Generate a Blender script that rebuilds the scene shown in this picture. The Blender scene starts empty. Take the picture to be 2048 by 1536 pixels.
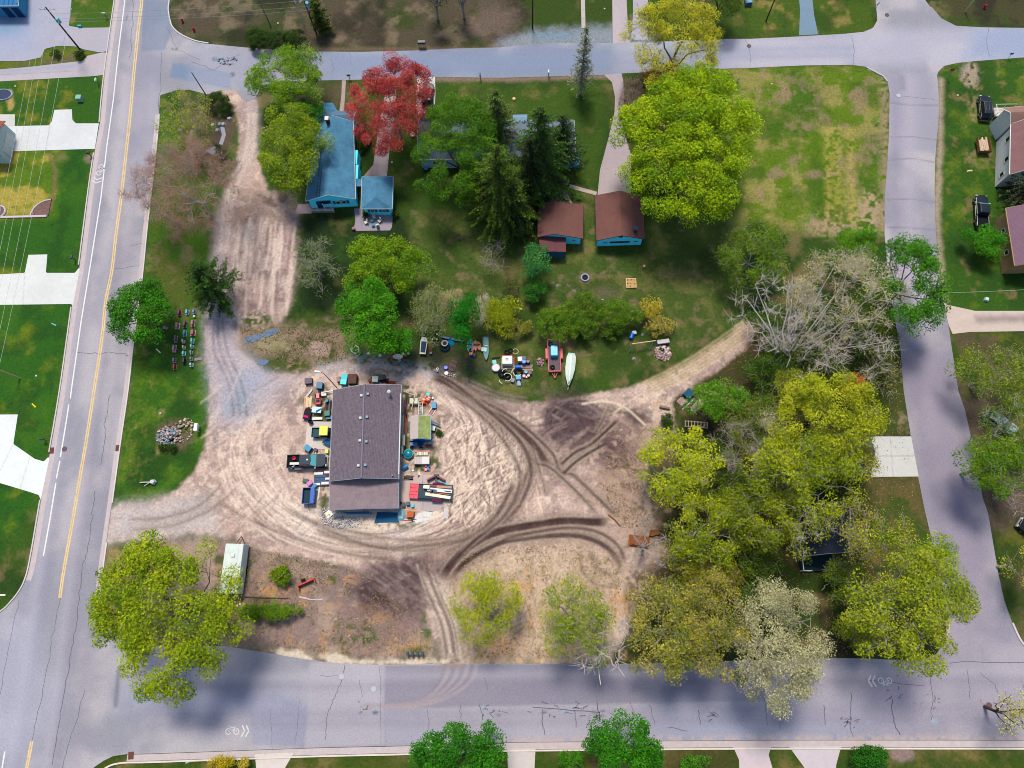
import bpy, math, random
import numpy as np
from mathutils import Matrix, Vector
R=math.radians
random.seed(7); np.random.seed(7)
SC=bpy.context.scene
# ---------------- camera, world, sun, exposure ----------------
H=105.0; F=1450.0; W2,H2=1024.0,768.0; NAD=(34.0,432.0)
_z=-np.array([NAD[0],-NAD[1],-F]); _z/=np.linalg.norm(_z)
_x=np.array([1.,0,0]); _x-=_x.dot(_z)*_z; _x/=np.linalg.norm(_x)
_y=np.cross(_z,_x)
RM=np.array([_x,_y,_z])            # world <- camera
cam=bpy.data.cameras.new('camera'); co=bpy.data.objects.new('camera',cam); SC.collection.objects.link(co)
m=Matrix(RM.tolist()).to_4x4(); m.translation=Vector((0,0,H)); co.matrix_world=m
cam.sensor_width=36; cam.lens=36*F/2048; cam.clip_end=9000; cam.clip_start=1
SC.camera=co
SC.cycles.filter_width=1.0
SUN_EL,SUN_AZ=63.0,-10.0           # azimuth from +Y, clockwise
w=bpy.data.worlds.new('World'); SC.world=w; w.use_nodes=True
nt=w.node_tree; bg=nt.nodes['Background']; sk=nt.nodes.new('ShaderNodeTexSky'); sk.sky_type='NISHITA'; sk.sun_disc=False
sk.sun_elevation=R(SUN_EL); sk.sun_rotation=R(SUN_AZ); sk.air_density=1.0; sk.dust_density=1.5
nt.links.new(sk.outputs[0],bg.inputs[0]); bg.inputs[1].default_value=0.115
sl=bpy.data.lights.new('sun','SUN'); sl.energy=2.6; sl.angle=R(14); sl.color=(1.0,0.93,0.82)
so=bpy.data.objects.new('sun',sl); SC.collection.objects.link(so)
sd=Vector((math.sin(R(SUN_AZ))*math.cos(R(SUN_EL)),math.cos(R(SUN_AZ))*math.cos(R(SUN_EL)),math.sin(R(SUN_EL))))
so.rotation_euler=sd.to_track_quat('Z','Y').to_euler()
vs=SC.view_settings; vs.view_transform='Standard'; vs.look='None'; vs.exposure=1.15; vs.gamma=1; vs.use_curve_mapping=False
KC=np.array([1.9,1.95,2.3])         # display = albedo*KC in open light
# ---------------- helpers ----------------
def G(px,py,z=0.0):
    d=RM@np.array([(px-W2),-(py-H2),-F]); t=(z-H)/d[2]
    return (d[0]*t,d[1]*t,z)
def GS(px,py,z=0.0):
    a=np.array(G(px,py,z)); return (np.linalg.norm(np.array(G(px+1,py,z))-a),np.linalg.norm(np.array(G(px,py+1,z))-a))
def lin(c):
    c=np.array(c[:3],float)/255; return np.where(c<.04045,c/12.92,((c+.055)/1.055)**2.4)
def C(*c):
    c=c[0] if len(c)==1 else c
    return np.clip(lin(c)/KC,0.002,0.9)
_mats={}
def M(col,rough=.85,var=.12,sc=2.0,metal=0,stripe=None,attr=False,bump=0,trans=0,name='mat'):
    key=(tuple(col) if not attr else 'attr',rough,var,sc,metal,stripe,attr,bump,trans)
    if key in _mats: return _mats[key]
    mt=bpy.data.materials.new(name); mt.use_nodes=True; n=mt.node_tree.nodes; l=mt.node_tree.links
    b=n['Principled BSDF']; b.inputs['Roughness'].default_value=rough; b.inputs['Metallic'].default_value=metal
    b.inputs['Specular IOR Level'].default_value=.35 if rough<.6 else .12
    tc=n.new('ShaderNodeTexCoord')
    if attr:
        a=n.new('ShaderNodeAttribute'); a.attribute_name='Col'; csock=a.outputs['Color']
    else:
        a=n.new('ShaderNodeRGB'); a.outputs[0].default_value=(*C(col),1); csock=a.outputs[0]
    fac=None
    if var>0:
        nz=n.new('ShaderNodeTexNoise'); nz.inputs['Scale'].default_value=sc; nz.inputs['Detail'].default_value=6; nz.inputs['Roughness'].default_value=.78
        l.new(tc.outputs['Object'],nz.inputs['Vector'])
        mr=n.new('ShaderNodeMapRange'); mr.inputs[1].default_value=.3; mr.inputs[2].default_value=.7; mr.inputs[3].default_value=1-var; mr.inputs[4].default_value=1+var
        l.new(nz.outputs[0],mr.inputs[0]); fac=mr.outputs[0]
        vm=n.new('ShaderNodeVectorMath'); vm.operation='SCALE'; l.new(csock,vm.inputs[0]); l.new(fac,vm.inputs['Scale']); csock=vm.outputs[0]
    if stripe:   # (axis,period,darkness)  surface pattern: planks, shingles, ribs
        wv=n.new('ShaderNodeTexWave'); wv.bands_direction=stripe[0]; wv.inputs['Scale'].default_value=math.pi/10/stripe[1]*2; wv.inputs['Distortion'].default_value=.6 if len(stripe)<4 else stripe[3]
        wv.inputs['Detail'].default_value=3; wv.inputs['Detail Scale'].default_value=3
        l.new(tc.outputs['Object'],wv.inputs['Vector'])
        mr2=n.new('ShaderNodeMapRange'); mr2.inputs[1].default_value=0; mr2.inputs[2].default_value=.35; mr2.inputs[3].default_value=1-stripe[2]; mr2.inputs[4].default_value=1
        l.new(wv.outputs['Fac'],mr2.inputs[0])
        vm=n.new('ShaderNodeVectorMath'); vm.operation='SCALE'; l.new(csock,vm.inputs[0]); l.new(mr2.outputs[0],vm.inputs['Scale']); csock=vm.outputs[0]
    l.new(csock,b.inputs['Base Color'])
    if bump and var>0:
        bp=n.new('ShaderNodeBump'); bp.inputs['Strength'].default_value=1; bp.inputs['Distance'].default_value=bump; l.new(nz.outputs[0],bp.inputs['Height']); l.new(bp.outputs[0],b.inputs['Normal'])
    if trans:
        tr=n.new('ShaderNodeBsdfTranslucent'); l.new(csock,tr.inputs[0]); mx=n.new('ShaderNodeMixShader'); mx.inputs[0].default_value=trans
        o=n['Material Output']; l.new(b.outputs[0],mx.inputs[1]); l.new(tr.outputs[0],mx.inputs[2]); l.new(mx.outputs[0],o.inputs[0])
    _mats[key]=mt; return mt
GLASS=lambda c=(40,60,80): M(c,rough=.08,var=.02,sc=1)
def tag(o,label=None,cat=None,group=None,kind=None):
    if label: o['label']=label
    if cat: o['category']=cat
    if group: o['group']=group
    if kind: o['kind']=kind
    return o
class MB:
    def __init__(s): s.v=[]; s.f=[]
    def add(s,vs,fs):
        k=len(s.v); s.v+=[tuple(map(float,p)) for p in vs]; s.f+=[tuple(i+k for i in f) for f in fs]; return s
    def box(s,x,y,z,sx,sy,sz,rot=0,tilt=0,top=None):    # centre x,y ; z = bottom ; top=(fx,fy) taper
        fx,fy=top if top else (1,1); P=[]
        for zz,ax,ay in ((0,1,1),(sz,fx,fy)):
            for a,b in ((-1,-1),(1,-1),(1,1),(-1,1)): P.append((a*sx/2*ax,b*sy/2*ay,zz))
        ct,st=math.cos(R(tilt)),math.sin(R(tilt)); c,t=math.cos(R(rot)),math.sin(R(rot)); Q=[]
        for p in P:
            q=(p[0]*ct+p[2]*st,p[1],-p[0]*st+p[2]*ct); Q.append((x+q[0]*c-q[1]*t,y+q[0]*t+q[1]*c,z+q[2]))
        return s.add(Q,[(3,2,1,0),(4,5,6,7),(0,1,5,4),(1,2,6,5),(2,3,7,6),(3,0,4,7)])
    def cyl(s,x,y,z,r,h,n=12,r2=None,cap=True):
        r2=r if r2 is None else r2; P=[]
        for zz,rr in ((z,r),(z+h,r2)):
            for i in range(n): a=2*math.pi*i/n; P.append((x+rr*math.cos(a),y+rr*math.sin(a),zz))
        fs=[(i,(i+1)%n,n+(i+1)%n,n+i) for i in range(n)]
        if cap: fs+=[tuple(range(n-1,-1,-1)),tuple(range(n,2*n))]
        return s.add(P,fs)
    def tube(s,pts,r,n=6,r2=None):
        pts=[Vector(p) for p in pts]; r2=r if r2 is None else r2; P=[]; k=len(pts)
        for i,p in enumerate(pts):
            d=(pts[min(i+1,k-1)]-pts[max(i-1,0)]).normalized(); a=d.cross(Vector((0,0,1)))
            if a.length<.01: a=Vector((1,0,0))
            a.normalize(); b=d.cross(a); rr=r+(r2-r)*i/max(1,k-1)
            for j in range(n): t=2*math.pi*j/n; P.append(p+a*rr*math.cos(t)+b*rr*math.sin(t))
        fs=[(i*n+j,i*n+(j+1)%n,(i+1)*n+(j+1)%n,(i+1)*n+j) for i in range(k-1) for j in range(n)]
        fs+=[tuple(range(n-1,-1,-1)),tuple((k-1)*n+j for j in range(n))]
        return s.add(P,fs)
    def prism(s,pts,z0,z1,inset=None):
        n=len(pts); a=sum(pts[i][0]*pts[(i+1)%n][1]-pts[(i+1)%n][0]*pts[i][1] for i in range(n))
        if a<0: pts=pts[::-1]
        P=[(p[0],p[1],z0) for p in pts]; cx=sum(p[0] for p in pts)/n; cy=sum(p[1] for p in pts)/n; k=inset if inset else 1
        P+=[(cx+(p[0]-cx)*k,cy+(p[1]-cy)*k,z1) for p in pts]
        return s.add(P,[tuple(range(n-1,-1,-1)),tuple(range(n,2*n))]+[(i,(i+1)%n,n+(i+1)%n,n+i) for i in range(n)])
    def ring(s,x,y,z,R0,r,n=18,m=6,sx=1,sy=1,arc=(0,360),fz=1):
        full=arc==(0,360); k=n if full else n+1; P=[]
        for i in range(k):
            t=R(arc[0]+(arc[1]-arc[0])*i/n)
            for j in range(m): u=2*math.pi*j/m; q=R0+r*math.cos(u); P.append((x+q*math.cos(t)*sx,y+q*math.sin(t)*sy,z+r*math.sin(u)*fz))
        fs=[(i*m+j,((i+1)%k)*m+j,((i+1)%k)*m+(j+1)%m,i*m+(j+1)%m) for i in range(n if full else k-1) for j in range(m)]
        return s.add(P,fs)
    def lathe(s,x,y,prof,n=14):
        P=[(x+r*math.cos(2*math.pi*i/n),y+r*math.sin(2*math.pi*i/n),z) for r,z in prof for i in range(n)]; k=len(prof)
        fs=[(a*n+i,a*n+(i+1)%n,(a+1)*n+(i+1)%n,(a+1)*n+i) for a in range(k-1) for i in range(n)]
        fs+=[tuple(range(n-1,-1,-1)),tuple((k-1)*n+i for i in range(n))]
        return s.add(P,fs)
    def quad(s,*p): return s.add(p,[tuple(range(len(p)))])
    def build(s,name,mat,parent=None,bevel=0,smooth=False):
        me=bpy.data.meshes.new(name); me.from_pydata(s.v,[],s.f); me.update()
        if smooth: me.polygons.foreach_set('use_smooth',[True]*len(me.polygons))
        o=bpy.data.objects.new(name,me); SC.collection.objects.link(o); me.materials.append(mat)
        if parent: o.parent=parent
        if bevel:
            b=o.modifiers.new('bevel','BEVEL'); b.width=bevel; b.segments=2; b.limit_method='ANGLE'
        return o
def thing(name,label,cat,px,py,rot=0,group=None,z=0,wz=0):
    o=bpy.data.objects.new(name,None); SC.collection.objects.link(o); g=G(px,py,z); o.location=g; o.rotation_euler=(0,0,R(rot)); o.empty_display_size=.3
    return tag(o,label,cat,group)
def one(name,label,cat,px,py,rot,mb,mat,group=None,z=0,bevel=0,smooth=False):
    o=mb.build(name,mat,None,bevel,smooth); o.location=G(px,py,z); o.rotation_euler=(0,0,R(rot)); return tag(o,label,cat,group)
# numpy mesh
def npmesh(name,V,Fq,mat,col=None,parent=None,smooth=False,nv=4):
    me=bpy.data.meshes.new(name); n=len(Fq); me.vertices.add(len(V)); me.vertices.foreach_set('co',np.ascontiguousarray(V,dtype=np.float32).ravel())
    me.loops.add(n*nv); me.loops.foreach_set('vertex_index',np.ascontiguousarray(Fq,dtype=np.int32).ravel())
    me.polygons.add(n); me.polygons.foreach_set('loop_start',np.arange(0,n*nv,nv,dtype=np.int32))
    if smooth: me.polygons.foreach_set('use_smooth',np.ones(n,bool))
    if col is not None:
        a=me.color_attributes.new('Col','FLOAT_COLOR','POINT'); c=np.ones((len(V),4),np.float32); c[:,:3]=col; a.data.foreach_set('color',c.ravel())
    me.update(calc_edges=True); me.materials.append(mat)
    o=bpy.data.objects.new(name,me); SC.collection.objects.link(o)
    if parent: o.parent=parent
    return o
_tab=np.random.RandomState(3).rand(8,256,256)
def vn(X,Y,s,k=0):
    x=X/s+37.3*k; y=Y/s+11.7*k; xi=np.floor(x).astype(int); yi=np.floor(y).astype(int); fx=x-xi; fy=y-yi; fx=fx*fx*(3-2*fx); fy=fy*fy*(3-2*fy)
    t=_tab[k%8]; a=xi&255; b=yi&255; a1=(xi+1)&255; b1=(yi+1)&255
    return (t[b,a]*(1-fx)+t[b,a1]*fx)*(1-fy)+(t[b1,a]*(1-fx)+t[b1,a1]*fx)*fy
def fbm(X,Y,s,k=0,o=4):
    r=0;a=1;t=0
    for i in range(o): r=r+a*vn(X,Y,s/2**i,k+i); t+=a; a*=.55
    return r/t
def sdf(X,Y,P,near=False):
    """negative inside"""
    D=np.full(X.shape,1e9); ins=np.zeros(X.shape,bool); NX=NY=None
    if near: NX=np.zeros(X.shape); NY=np.zeros(X.shape)
    n=len(P)
    for i in range(n):
        ax,ay=P[i][0],P[i][1]; bx,by=P[(i+1)%n][0],P[(i+1)%n][1]; dx,dy=bx-ax,by-ay; L=dx*dx+dy*dy+1e-12
        t=np.clip(((X-ax)*dx+(Y-ay)*dy)/L,0,1); qx=ax+t*dx; qy=ay+t*dy; d=(X-qx)**2+(Y-qy)**2
        if near: k=d<D; NX[k]=qx[k]; NY[k]=qy[k]
        D=np.minimum(D,d)
        c=((ay>Y)!=(by>Y)); 
        with np.errstate(divide='ignore',invalid='ignore'): xx=(bx-ax)*(Y-ay)/(by-ay if by!=ay else 1e-9)+ax
        ins^=c&(X<xx)
    D=np.sqrt(D); D[ins]*=-1
    return (D,NX,NY) if near else D
def ss(x): x=np.clip(x,0,1); return x*x*(3-2*x)
def gp(pts): return [G(*p)[:2] for p in pts]
class Paint:
    def __init__(s,xs,ys):
        s.xs,s.ys=xs,ys; s.X,s.Y=np.meshgrid(xs,ys); s.c=np.zeros(s.X.shape+(3,)); s.z=np.zeros(s.X.shape)
        s.n1=fbm(s.X,s.Y,1.2,1)-.5; s.n4=fbm(s.X,s.Y,6,2)-.5; s.n0=vn(s.X,s.Y,.45,5)-.5
    def win(s,x0,x1,y0,y1):
        return (slice(np.searchsorted(s.ys,y0),np.searchsorted(s.ys,y1)),slice(np.searchsorted(s.xs,x0),np.searchsorted(s.xs,x1)))
    def mixw(s,w,m,col,dz):
        col=np.asarray(col); s.c[w]=s.c[w]*(1-m[...,None])+col*m[...,None]
        if dz: s.z[w]+=m*dz
    def poly(s,pts,col,a=1,soft=.3,rag=.5,spot=0,dz=0,world=False):
        P=pts if world else gp(pts); xs=[p[0] for p in P]; ys=[p[1] for p in P]; mg=soft+rag+1
        w=s.win(min(xs)-mg,max(xs)+mg,min(ys)-mg,max(ys)+mg); X,Y=s.X[w],s.Y[w]
        if X.size==0: return
        d=sdf(X,Y,P)+rag*2*(s.n1[w]+s.n0[w]*.3); m=a*ss(.5-d/max(soft,.01)/2)
        if spot: m=m*ss((s.n1[w]*1.1+s.n0[w]*.7+s.n4[w]*.8)*3+.5+ (1-spot)*1.2-.6)
        s.mixw(w,m,col,dz)
    def blob(s,px,py,rx,ry,col,a=1,soft=.5,rag=.4,spot=0,dz=0,rot=0):
        c,t=math.cos(R(rot)),math.sin(R(rot))
        s.poly([(px+rx*math.cos(u)*c-ry*math.sin(u)*t,py+rx*math.cos(u)*t+ry*math.sin(u)*c) for u in np.linspace(0,2*math.pi,13)[:-1]],col,a,soft,rag,spot,dz)
    def stroke(s,pts,wd,col,a=1,soft=.3,rag=.15,dz=0,spot=0,world=False,fade=0):
        P=pts if world else gp(pts); xs=[p[0] for p in P]; ys=[p[1] for p in P]; mg=wd+soft+1
        w=s.win(min(xs)-mg,max(xs)+mg,min(ys)-mg,max(ys)+mg); X,Y=s.X[w],s.Y[w]
        if X.size==0: return
        D=np.full(X.shape,1e9); U=np.zeros(X.shape)
        for i in range(len(P)-1):
            ax,ay=P[i][:2]; bx,by=P[i+1][:2]; dx,dy=bx-ax,by-ay; L=dx*dx+dy*dy+1e-9
            t=np.clip(((X-ax)*dx+(Y-ay)*dy)/L,0,1); d2=(X-ax-t*dx)**2+(Y-ay-t*dy)**2; U=np.where(d2<D,(i+t)/(len(P)-1),U); D=np.minimum(D,d2)
        D=np.sqrt(D)-wd/2+rag*2*s.n1[w]; m=a*ss(.5-D/max(soft,.01)/2)
        if spot: m=m*ss((s.n1[w]+s.n0[w]*.8)*3+1.1-spot*.6)
        if fade: m=m*ss(np.minimum(U,1-U)*fade)
        s.mixw(w,m,col,dz)
def smooth(pts,n=6):
    out=[]; k=len(pts)
    for i in range(k-1):
        p0,p1,p2,p3=[np.array(pts[j],float) for j in (max(i-1,0),i,i+1,min(i+2,k-1))]
        for t in np.linspace(0,1,n,endpoint=False): out.append(tuple(.5*((2*p1)+(-p0+p2)*t+(2*p0-5*p1+4*p2-p3)*t*t+(-p0+3*p1-3*p2+p3)*t**3)))
    out.append(tuple(pts[-1])); return out
def sheet(name,polys,z,res,base,paint,mat,snap=True,kind='structure'):
    """flat sheet with crisp outline; polys = list of px polygons (union)"""
    Ps=[gp(p) for p in polys]; xs=[q[0] for P in Ps for q in P]; ys=[q[1] for P in Ps for q in P]
    pa=Paint(np.arange(min(xs)-res*2,max(xs)+res*2,res),np.arange(min(ys)-res*2,max(ys)+res*2,res)); pa.c[:]=base
    if paint: paint(pa)
    D=np.full(pa.X.shape,1e9); NX=pa.X.copy(); NY=pa.Y.copy()
    for P in Ps:
        d,a,b=sdf(pa.X,pa.Y,P,True); k=d<D; D[k]=d[k]; NX[k]=a[k]; NY[k]=b[k]
    ins=D<0; ny,nx=D.shape
    fm=ins[:-1,:-1]|ins[1:,:-1]|ins[:-1,1:]|ins[1:,1:]
    X=np.where(ins,pa.X,NX); Y=np.where(ins,pa.Y,NY)
    idx=np.arange(ny*nx).reshape(ny,nx); F4=np.stack([idx[:-1,:-1],idx[:-1,1:],idx[1:,1:],idx[1:,:-1]],-1)[fm]
    us,inv=np.unique(F4.ravel(),return_inverse=True); V=np.stack([X.ravel()[us],Y.ravel()[us],np.full(len(us),z)+pa.z.ravel()[us]],-1)
    o=npmesh(name,V,inv.reshape(-1,4),mat,pa.c.reshape(-1,3)[us]); return tag(o,kind=kind)
def ribbon(mb,pts,wd,z,px=True,seg=0):
    P=[Vector((*(G(*p)[:2] if px else p[:2]),0)) for p in pts]; k=len(P); L=[]
    for i,p in enumerate(P):
        d=(P[min(i+1,k-1)]-P[max(i-1,0)]).normalized(); n=Vector((-d.y,d.x,0))*wd/2; L.append((p+n,p-n))
    vs=[(q.x,q.y,z) for a in L for q in a]; mb.add(vs,[(2*i,2*i+1,2*i+3,2*i+2) for i in range(k-1)])
def kerb(name,pts,wd,h,z0=0,col=(205,198,205),off=0):
    P=[Vector((*G(*p)[:2],0)) for p in smooth(pts,4)]; k=len(P); mb=MB(); L=[]
    for i,p in enumerate(P):
        d=(P[min(i+1,k-1)]-P[max(i-1,0)]).normalized(); n=Vector((-d.y,d.x,0)); L.append((p+n*off,p+n*(off+wd)))
    vs=[]
    for a,b in L: vs+=[(a.x,a.y,z0),(a.x,a.y,z0+h),(b.x,b.y,z0+h),(b.x,b.y,z0)]
    fs=[(i*4+j,i*4+j+1,i*4+j+5,i*4+j+4) for i in range(k-1) for j in range(3)]+[(0,3,2,1),((k-1)*4,(k-1)*4+1,(k-1)*4+2,(k-1)*4+3)]
    mb.add(vs,fs); o=mb.build(name,M(col,var=.12,sc=1.5,bump=.01)); return tag(o,kind='structure')
# ---------------- ground ----------------
R1=[(245,-90),(230,0),(209,150),(200,245),(190,300),(178,380),(159,536),(144,614),(121,780),(100,906),(82,1000),(61,1122),(51,1160),(40,1182),(22,1205),(0,1225),(-60,1262),(-260,1300),(-260,1750),(120,1750),(186,1536),(208,1521),(227,1512),(300,1400),(235,1275),(215,1260),(200,1230),(198,1201),(203,1150),(213,1083),(224,1010),(240,890),(256,780),(266,692),(284,557),(294,458),(303,380),(309,325),(316,260),(318,229),(322,167),(350,120),(341,47),(336,20),(338,0),(350,-90)]
R2=[(190,1200),(215,1262),(260,1285),(330,1292),(450,1292),(520,1303),(625,1321),(682,1327),(773,1330),(904,1327),(1208,1328),(1273,1327),(1660,1316),(1741,1317),(1840,1323),(1880,1312),(2010,1205),(2024,1246),(2048,1291),(2100,1330),(2350,1400),(2350,1481),(2048,1480),(1500,1480),(1169,1483),(1000,1485),(820,1491),(646,1495),(500,1500),(307,1507),(255,1508),(227,1512),(150,1540),(100,1400)]
R3=[(1751,-70),(1751,0),(1755,45),(1735,140),(1757,147),(1768,153),(1775,163),(1779,187),(1778,267),(1774,334),(1769,400),(1769,468),(1775,540),(1784,610),(1793,658),(1801,701),(1807,780),(1821,870),(1836,953),(1848,1014),(1869,1105),(1886,1180),(1893,1240),(1890,1280),(1872,1308),(1841,1322),(1900,1360),(2080,1330),(2048,1291),(2024,1246),(2008,1200),(1997,1150),(1976,1027),(1965,995),(1949,907),(1930,821),(1916,780),(1901,680),(1896,647),(1890,607),(1882,580),(1874,500),(1870,433),(1869,380),(1870,321),(1873,281),(1878,227),(1877,187),(1874,150),(1878,140),(1888,132),(1920,100),(1912,52),(1883,37),(1864,19),(1850,0),(1845,-70)]
R4=[(300,60),(341,47),(349,60),(365,72),(391,83),(417,88),(500,96),(599,103),(721,104),(830,101),(916,97),(1000,95),(1040,91),(1100,86),(1240,86),(1453,78),(1500,78),(1600,73),(1687,68),(1727,64),(1746,56),(1755,40),(1864,15),(1883,37),(1912,52),(1970,55),(2048,56),(2300,58),(2300,108),(2048,115),(1955,122),(1915,126),(1888,132),(1870,150),(1775,163),(1757,147),(1733,134),(1703,130),(1607,131),(1500,136),(1463,137),(1340,143),(1243,147),(1208,150),(1000,156),(872,154),(703,160),(640,161),(560,163),(522,172),(512,196),(490,204),(470,180),(443,180),(414,189),(380,180),(355,180),(322,190),(318,150)]
ROADS=[R1,R2,R3,R4]
def grow(a,n,s): return np.cumsum(s*1.35**np.arange(n))
gx0,gx1,gy0,gy1=-100,92,-25,112; RES=.155
ex=grow(0,20,2.5)
pg=Paint(np.concatenate([(gx0-ex)[::-1],np.arange(gx0,gx1,RES),gx1+ex]),np.concatenate([(gy0-ex)[::-1],np.arange(gy0,gy1,RES),gy1+ex]))
X,Y=pg.X,pg.Y
GR=C(56,84,22); GD=C(36,62,14); GY=C(112,124,28); TAN=C(142,128,92); BR=C(100,88,74); DK=C(52,48,34); LUSH=C(42,90,12); DIRT=C(184,160,158); DIRD=C(120,100,100); SAND=C(200,176,150); LAV=C(166,162,184); SOIL=C(66,52,60)
a=ss((fbm(X,Y,9,4)-.35)*3)[...,None]; pg.c[:]=GD*(1-a)+GR*a
b=ss((fbm(X,Y,3.2,6)-.52)*5)[...,None]*.75; pg.c[:]=pg.c*(1-b)+TAN*b*.62+pg.c*0
# blocks: (poly, base, spots colour, amount)
def mottle(pts,base,spots,soft=1.6,rag=.8,a=1):
    pg.poly(pts,base,a,soft,rag)
    for col,sc,k,th,st in spots:
        P=gp(pts); xs=[p[0] for p in P]; ys=[p[1] for p in P]; w_=pg.win(min(xs),max(xs),min(ys),max(ys)); x,y=pg.X[w_],pg.Y[w_]
        if x.size==0: continue
        m=ss(.5-(sdf(x,y,P)+rag*2*pg.n1[w_])/soft/2)*ss((fbm(x,y,sc,k,5)+(pg.n0[w_]*.10)-th+.05)*4.5)*st
        pg.mixw(w_,m,col,0)
GRN2=C(62,92,18)
mottle([(-200,-80),(240,-80),(200,245),(121,780),(82,1000),(-200,1400)],LUSH,[(C(58,100,14),8,1,.5,.6),(GY,5,3,.62,.6),(C(26,62,8),3,5,.55,.5)])
mottle([(-20,300),(110,300),(105,430),(-20,440)],C(84,112,20),[(C(168,150,70),3,2,.47,.85),(C(60,94,14),2,4,.52,.6)])
mottle([(15,160),(205,152),(195,248),(105,255),(-40,250)],C(48,88,12),[(C(120,120,40),3,2,.56,.7)])
mottle([(130,-30),(228,-30),(215,60),(140,60)],C(62,92,20),[(C(128,118,66),3,2,.5,.8)])
mottle([(80,100),(130,95),(200,103),(150,128),(0,135),(0,128),(80,120)],C(96,106,30),[(BR,2,2,.5,.8)])
mottle([(345,-80),(1240,-80),(1240,80),(1050,90),(830,100),(500,95),(365,70),(340,40)],C(78,70,58),[(C(50,66,22),7,1,.46,.95),(C(128,112,98),3,3,.56,.6),(C(40,36,30),6,5,.56,.7)])
mottle([(1060,-80),(1225,-80),(1225,60),(1060,62)],C(52,72,20),[(C(104,92,60),4,3,.55,.7)])
mottle([(1400,-80),(1751,-80),(1751,60),(1640,75),(1450,78)],C(64,88,22),[(C(140,122,76),3,2,.52,.7),(C(44,70,14),5,5,.5,.7)])
mottle([(1840,-80),(2200,-80),(2200,55),(1912,52)],C(66,64,40),[(C(52,74,22),5,1,.5,.8),(C(44,40,34),4,3,.5,.8)])
mottle([(500,160),(1240,150),(1200,320),(1190,400),(1080,400),(800,460),(580,440),(600,200)],C(58,84,24),[(C(116,108,66),3.5,3,.56,.6),(C(38,64,14),6,5,.52,.6)])
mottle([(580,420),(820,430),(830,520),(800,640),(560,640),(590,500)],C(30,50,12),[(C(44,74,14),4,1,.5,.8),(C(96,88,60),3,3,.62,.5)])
mottle([(820,420),(1480,420),(1480,640),(1400,700),(1000,800),(860,700),(840,600)],C(66,86,36),[(C(116,114,66),3,3,.53,.6),(C(46,70,20),5,5,.50,.7),(C(126,108,88),1.6,2,.62,.6)])
mottle([(1430,135),(1765,135),(1775,300),(1770,470),(1650,470),(1480,440)],C(90,116,26),[(C(150,138,88),2.6,3,.52,.7),(C(60,94,16),5,5,.48,.8),(C(142,122,102),3,1,.56,.75)],rag=.2)
pg.blob(1590,190,60,30,C(128,112,96),.75,2,1,.6); pg.blob(1680,450,70,28,C(160,138,120),.85,2,1,.5); pg.blob(1740,420,30,50,C(170,150,128),.8,1,.8,.4)
for px in (1655,1672,1700): pg.stroke([(px,260),(px+4,440)],1.2,C(176,160,86),.55,.8,.3,spot=.5)
mottle([(1880,125),(2200,110),(2200,640),(1895,620),(1870,400)],C(50,86,18),[(C(98,116,34),3,3,.54,.6),(C(38,70,14),5,5,.5,.7),(C(134,112,84),2,2,.63,.6)])
pg.blob(1940,150,20,26,C(168,150,146),.9,.8,.5,.3); pg.blob(1945,200,10,60,C(150,134,110),.7,.8,.5,.5); pg.blob(1960,310,28,26,C(140,118,100),.6,1,.6,.4)
mottle([(1905,665),(2200,655),(2200,1400),(2040,1250),(1960,900)],C(54,70,22),[(C(104,106,40),3,3,.5,.7),(C(92,76,66),4,5,.5,.8)])
mottle([(1880,770),(1990,770),(2010,900),(1950,920)],C(112,92,86),[(C(66,76,30),2,2,.5,.7)],a=.8)
mottle([(1940,960),(2200,960),(2200,1050),(1970,1060)],C(98,82,78),[(C(70,66,50),2,2,.5,.7)],a=.8)
# west verge between the street and the gravel drive
mottle([(322,160),(470,180),(478,260),(440,420),(420,620),(420,800),(410,900),(385,950),(340,990),(225,1010),(260,760),(300,400)],C(50,94,14),[(C(88,116,32),3,3,.52,.6),(C(30,62,10),5,5,.5,.7),(C(140,124,86),2,2,.64,.6)],rag=.3)
mottle([(315,330),(450,330),(450,540),(380,640),(300,560)],C(84,88,40),[(C(56,96,18),3,3,.48,.85),(C(120,100,84),2,1,.55,.6)],a=.8)
mottle([(370,195),(470,190),(475,265),(440,330),(370,320)],C(92,76,70),[(C(46,74,16),3,3,.55,.8),(C(130,108,94),2,2,.55,.7)])
for i in range(6): pg.stroke([(252+9*i,800),(238+9*i,960)],.35,C(122,120,60),.45,.4,.2,spot=.9)
# lower-left corner lot
mottle([(205,1080),(470,1070),(560,1110),(700,1130),(860,1200),(880,1320),(700,1327),(440,1292),(215,1265)],C(136,116,116),[(C(164,144,134),2.2,3,.5,.75),(C(60,74,26),3,5,.58,.85),(C(172,134,104),1.6,2,.62,.7)],rag=.5)
mottle([(205,1080),(300,1075),(290,1290),(205,1250)],C(58,82,20),[(C(150,128,100),3,3,.5,.8)])
for x_,y_,a_,b_ in ((665,1235,16,22),(760,1235,26,14),(700,1160,22,14),(660,1270,12,18),(820,1290,34,12),(545,1180,35,16)): pg.blob(x_,y_,a_,b_,C(188,146,112),.75,.6,.7,.5)
for x_,y_,a_,b_ in ((690,1252,26,10),(700,1280,50,12),(855,1240,14,42),(840,1300,40,6),(665,1160,10,12),(640,1298,20,8),(740,1270,16,14)): pg.blob(x_,y_,a_,b_,C(58,88,22),.9,.6,.6,.4)
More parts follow.
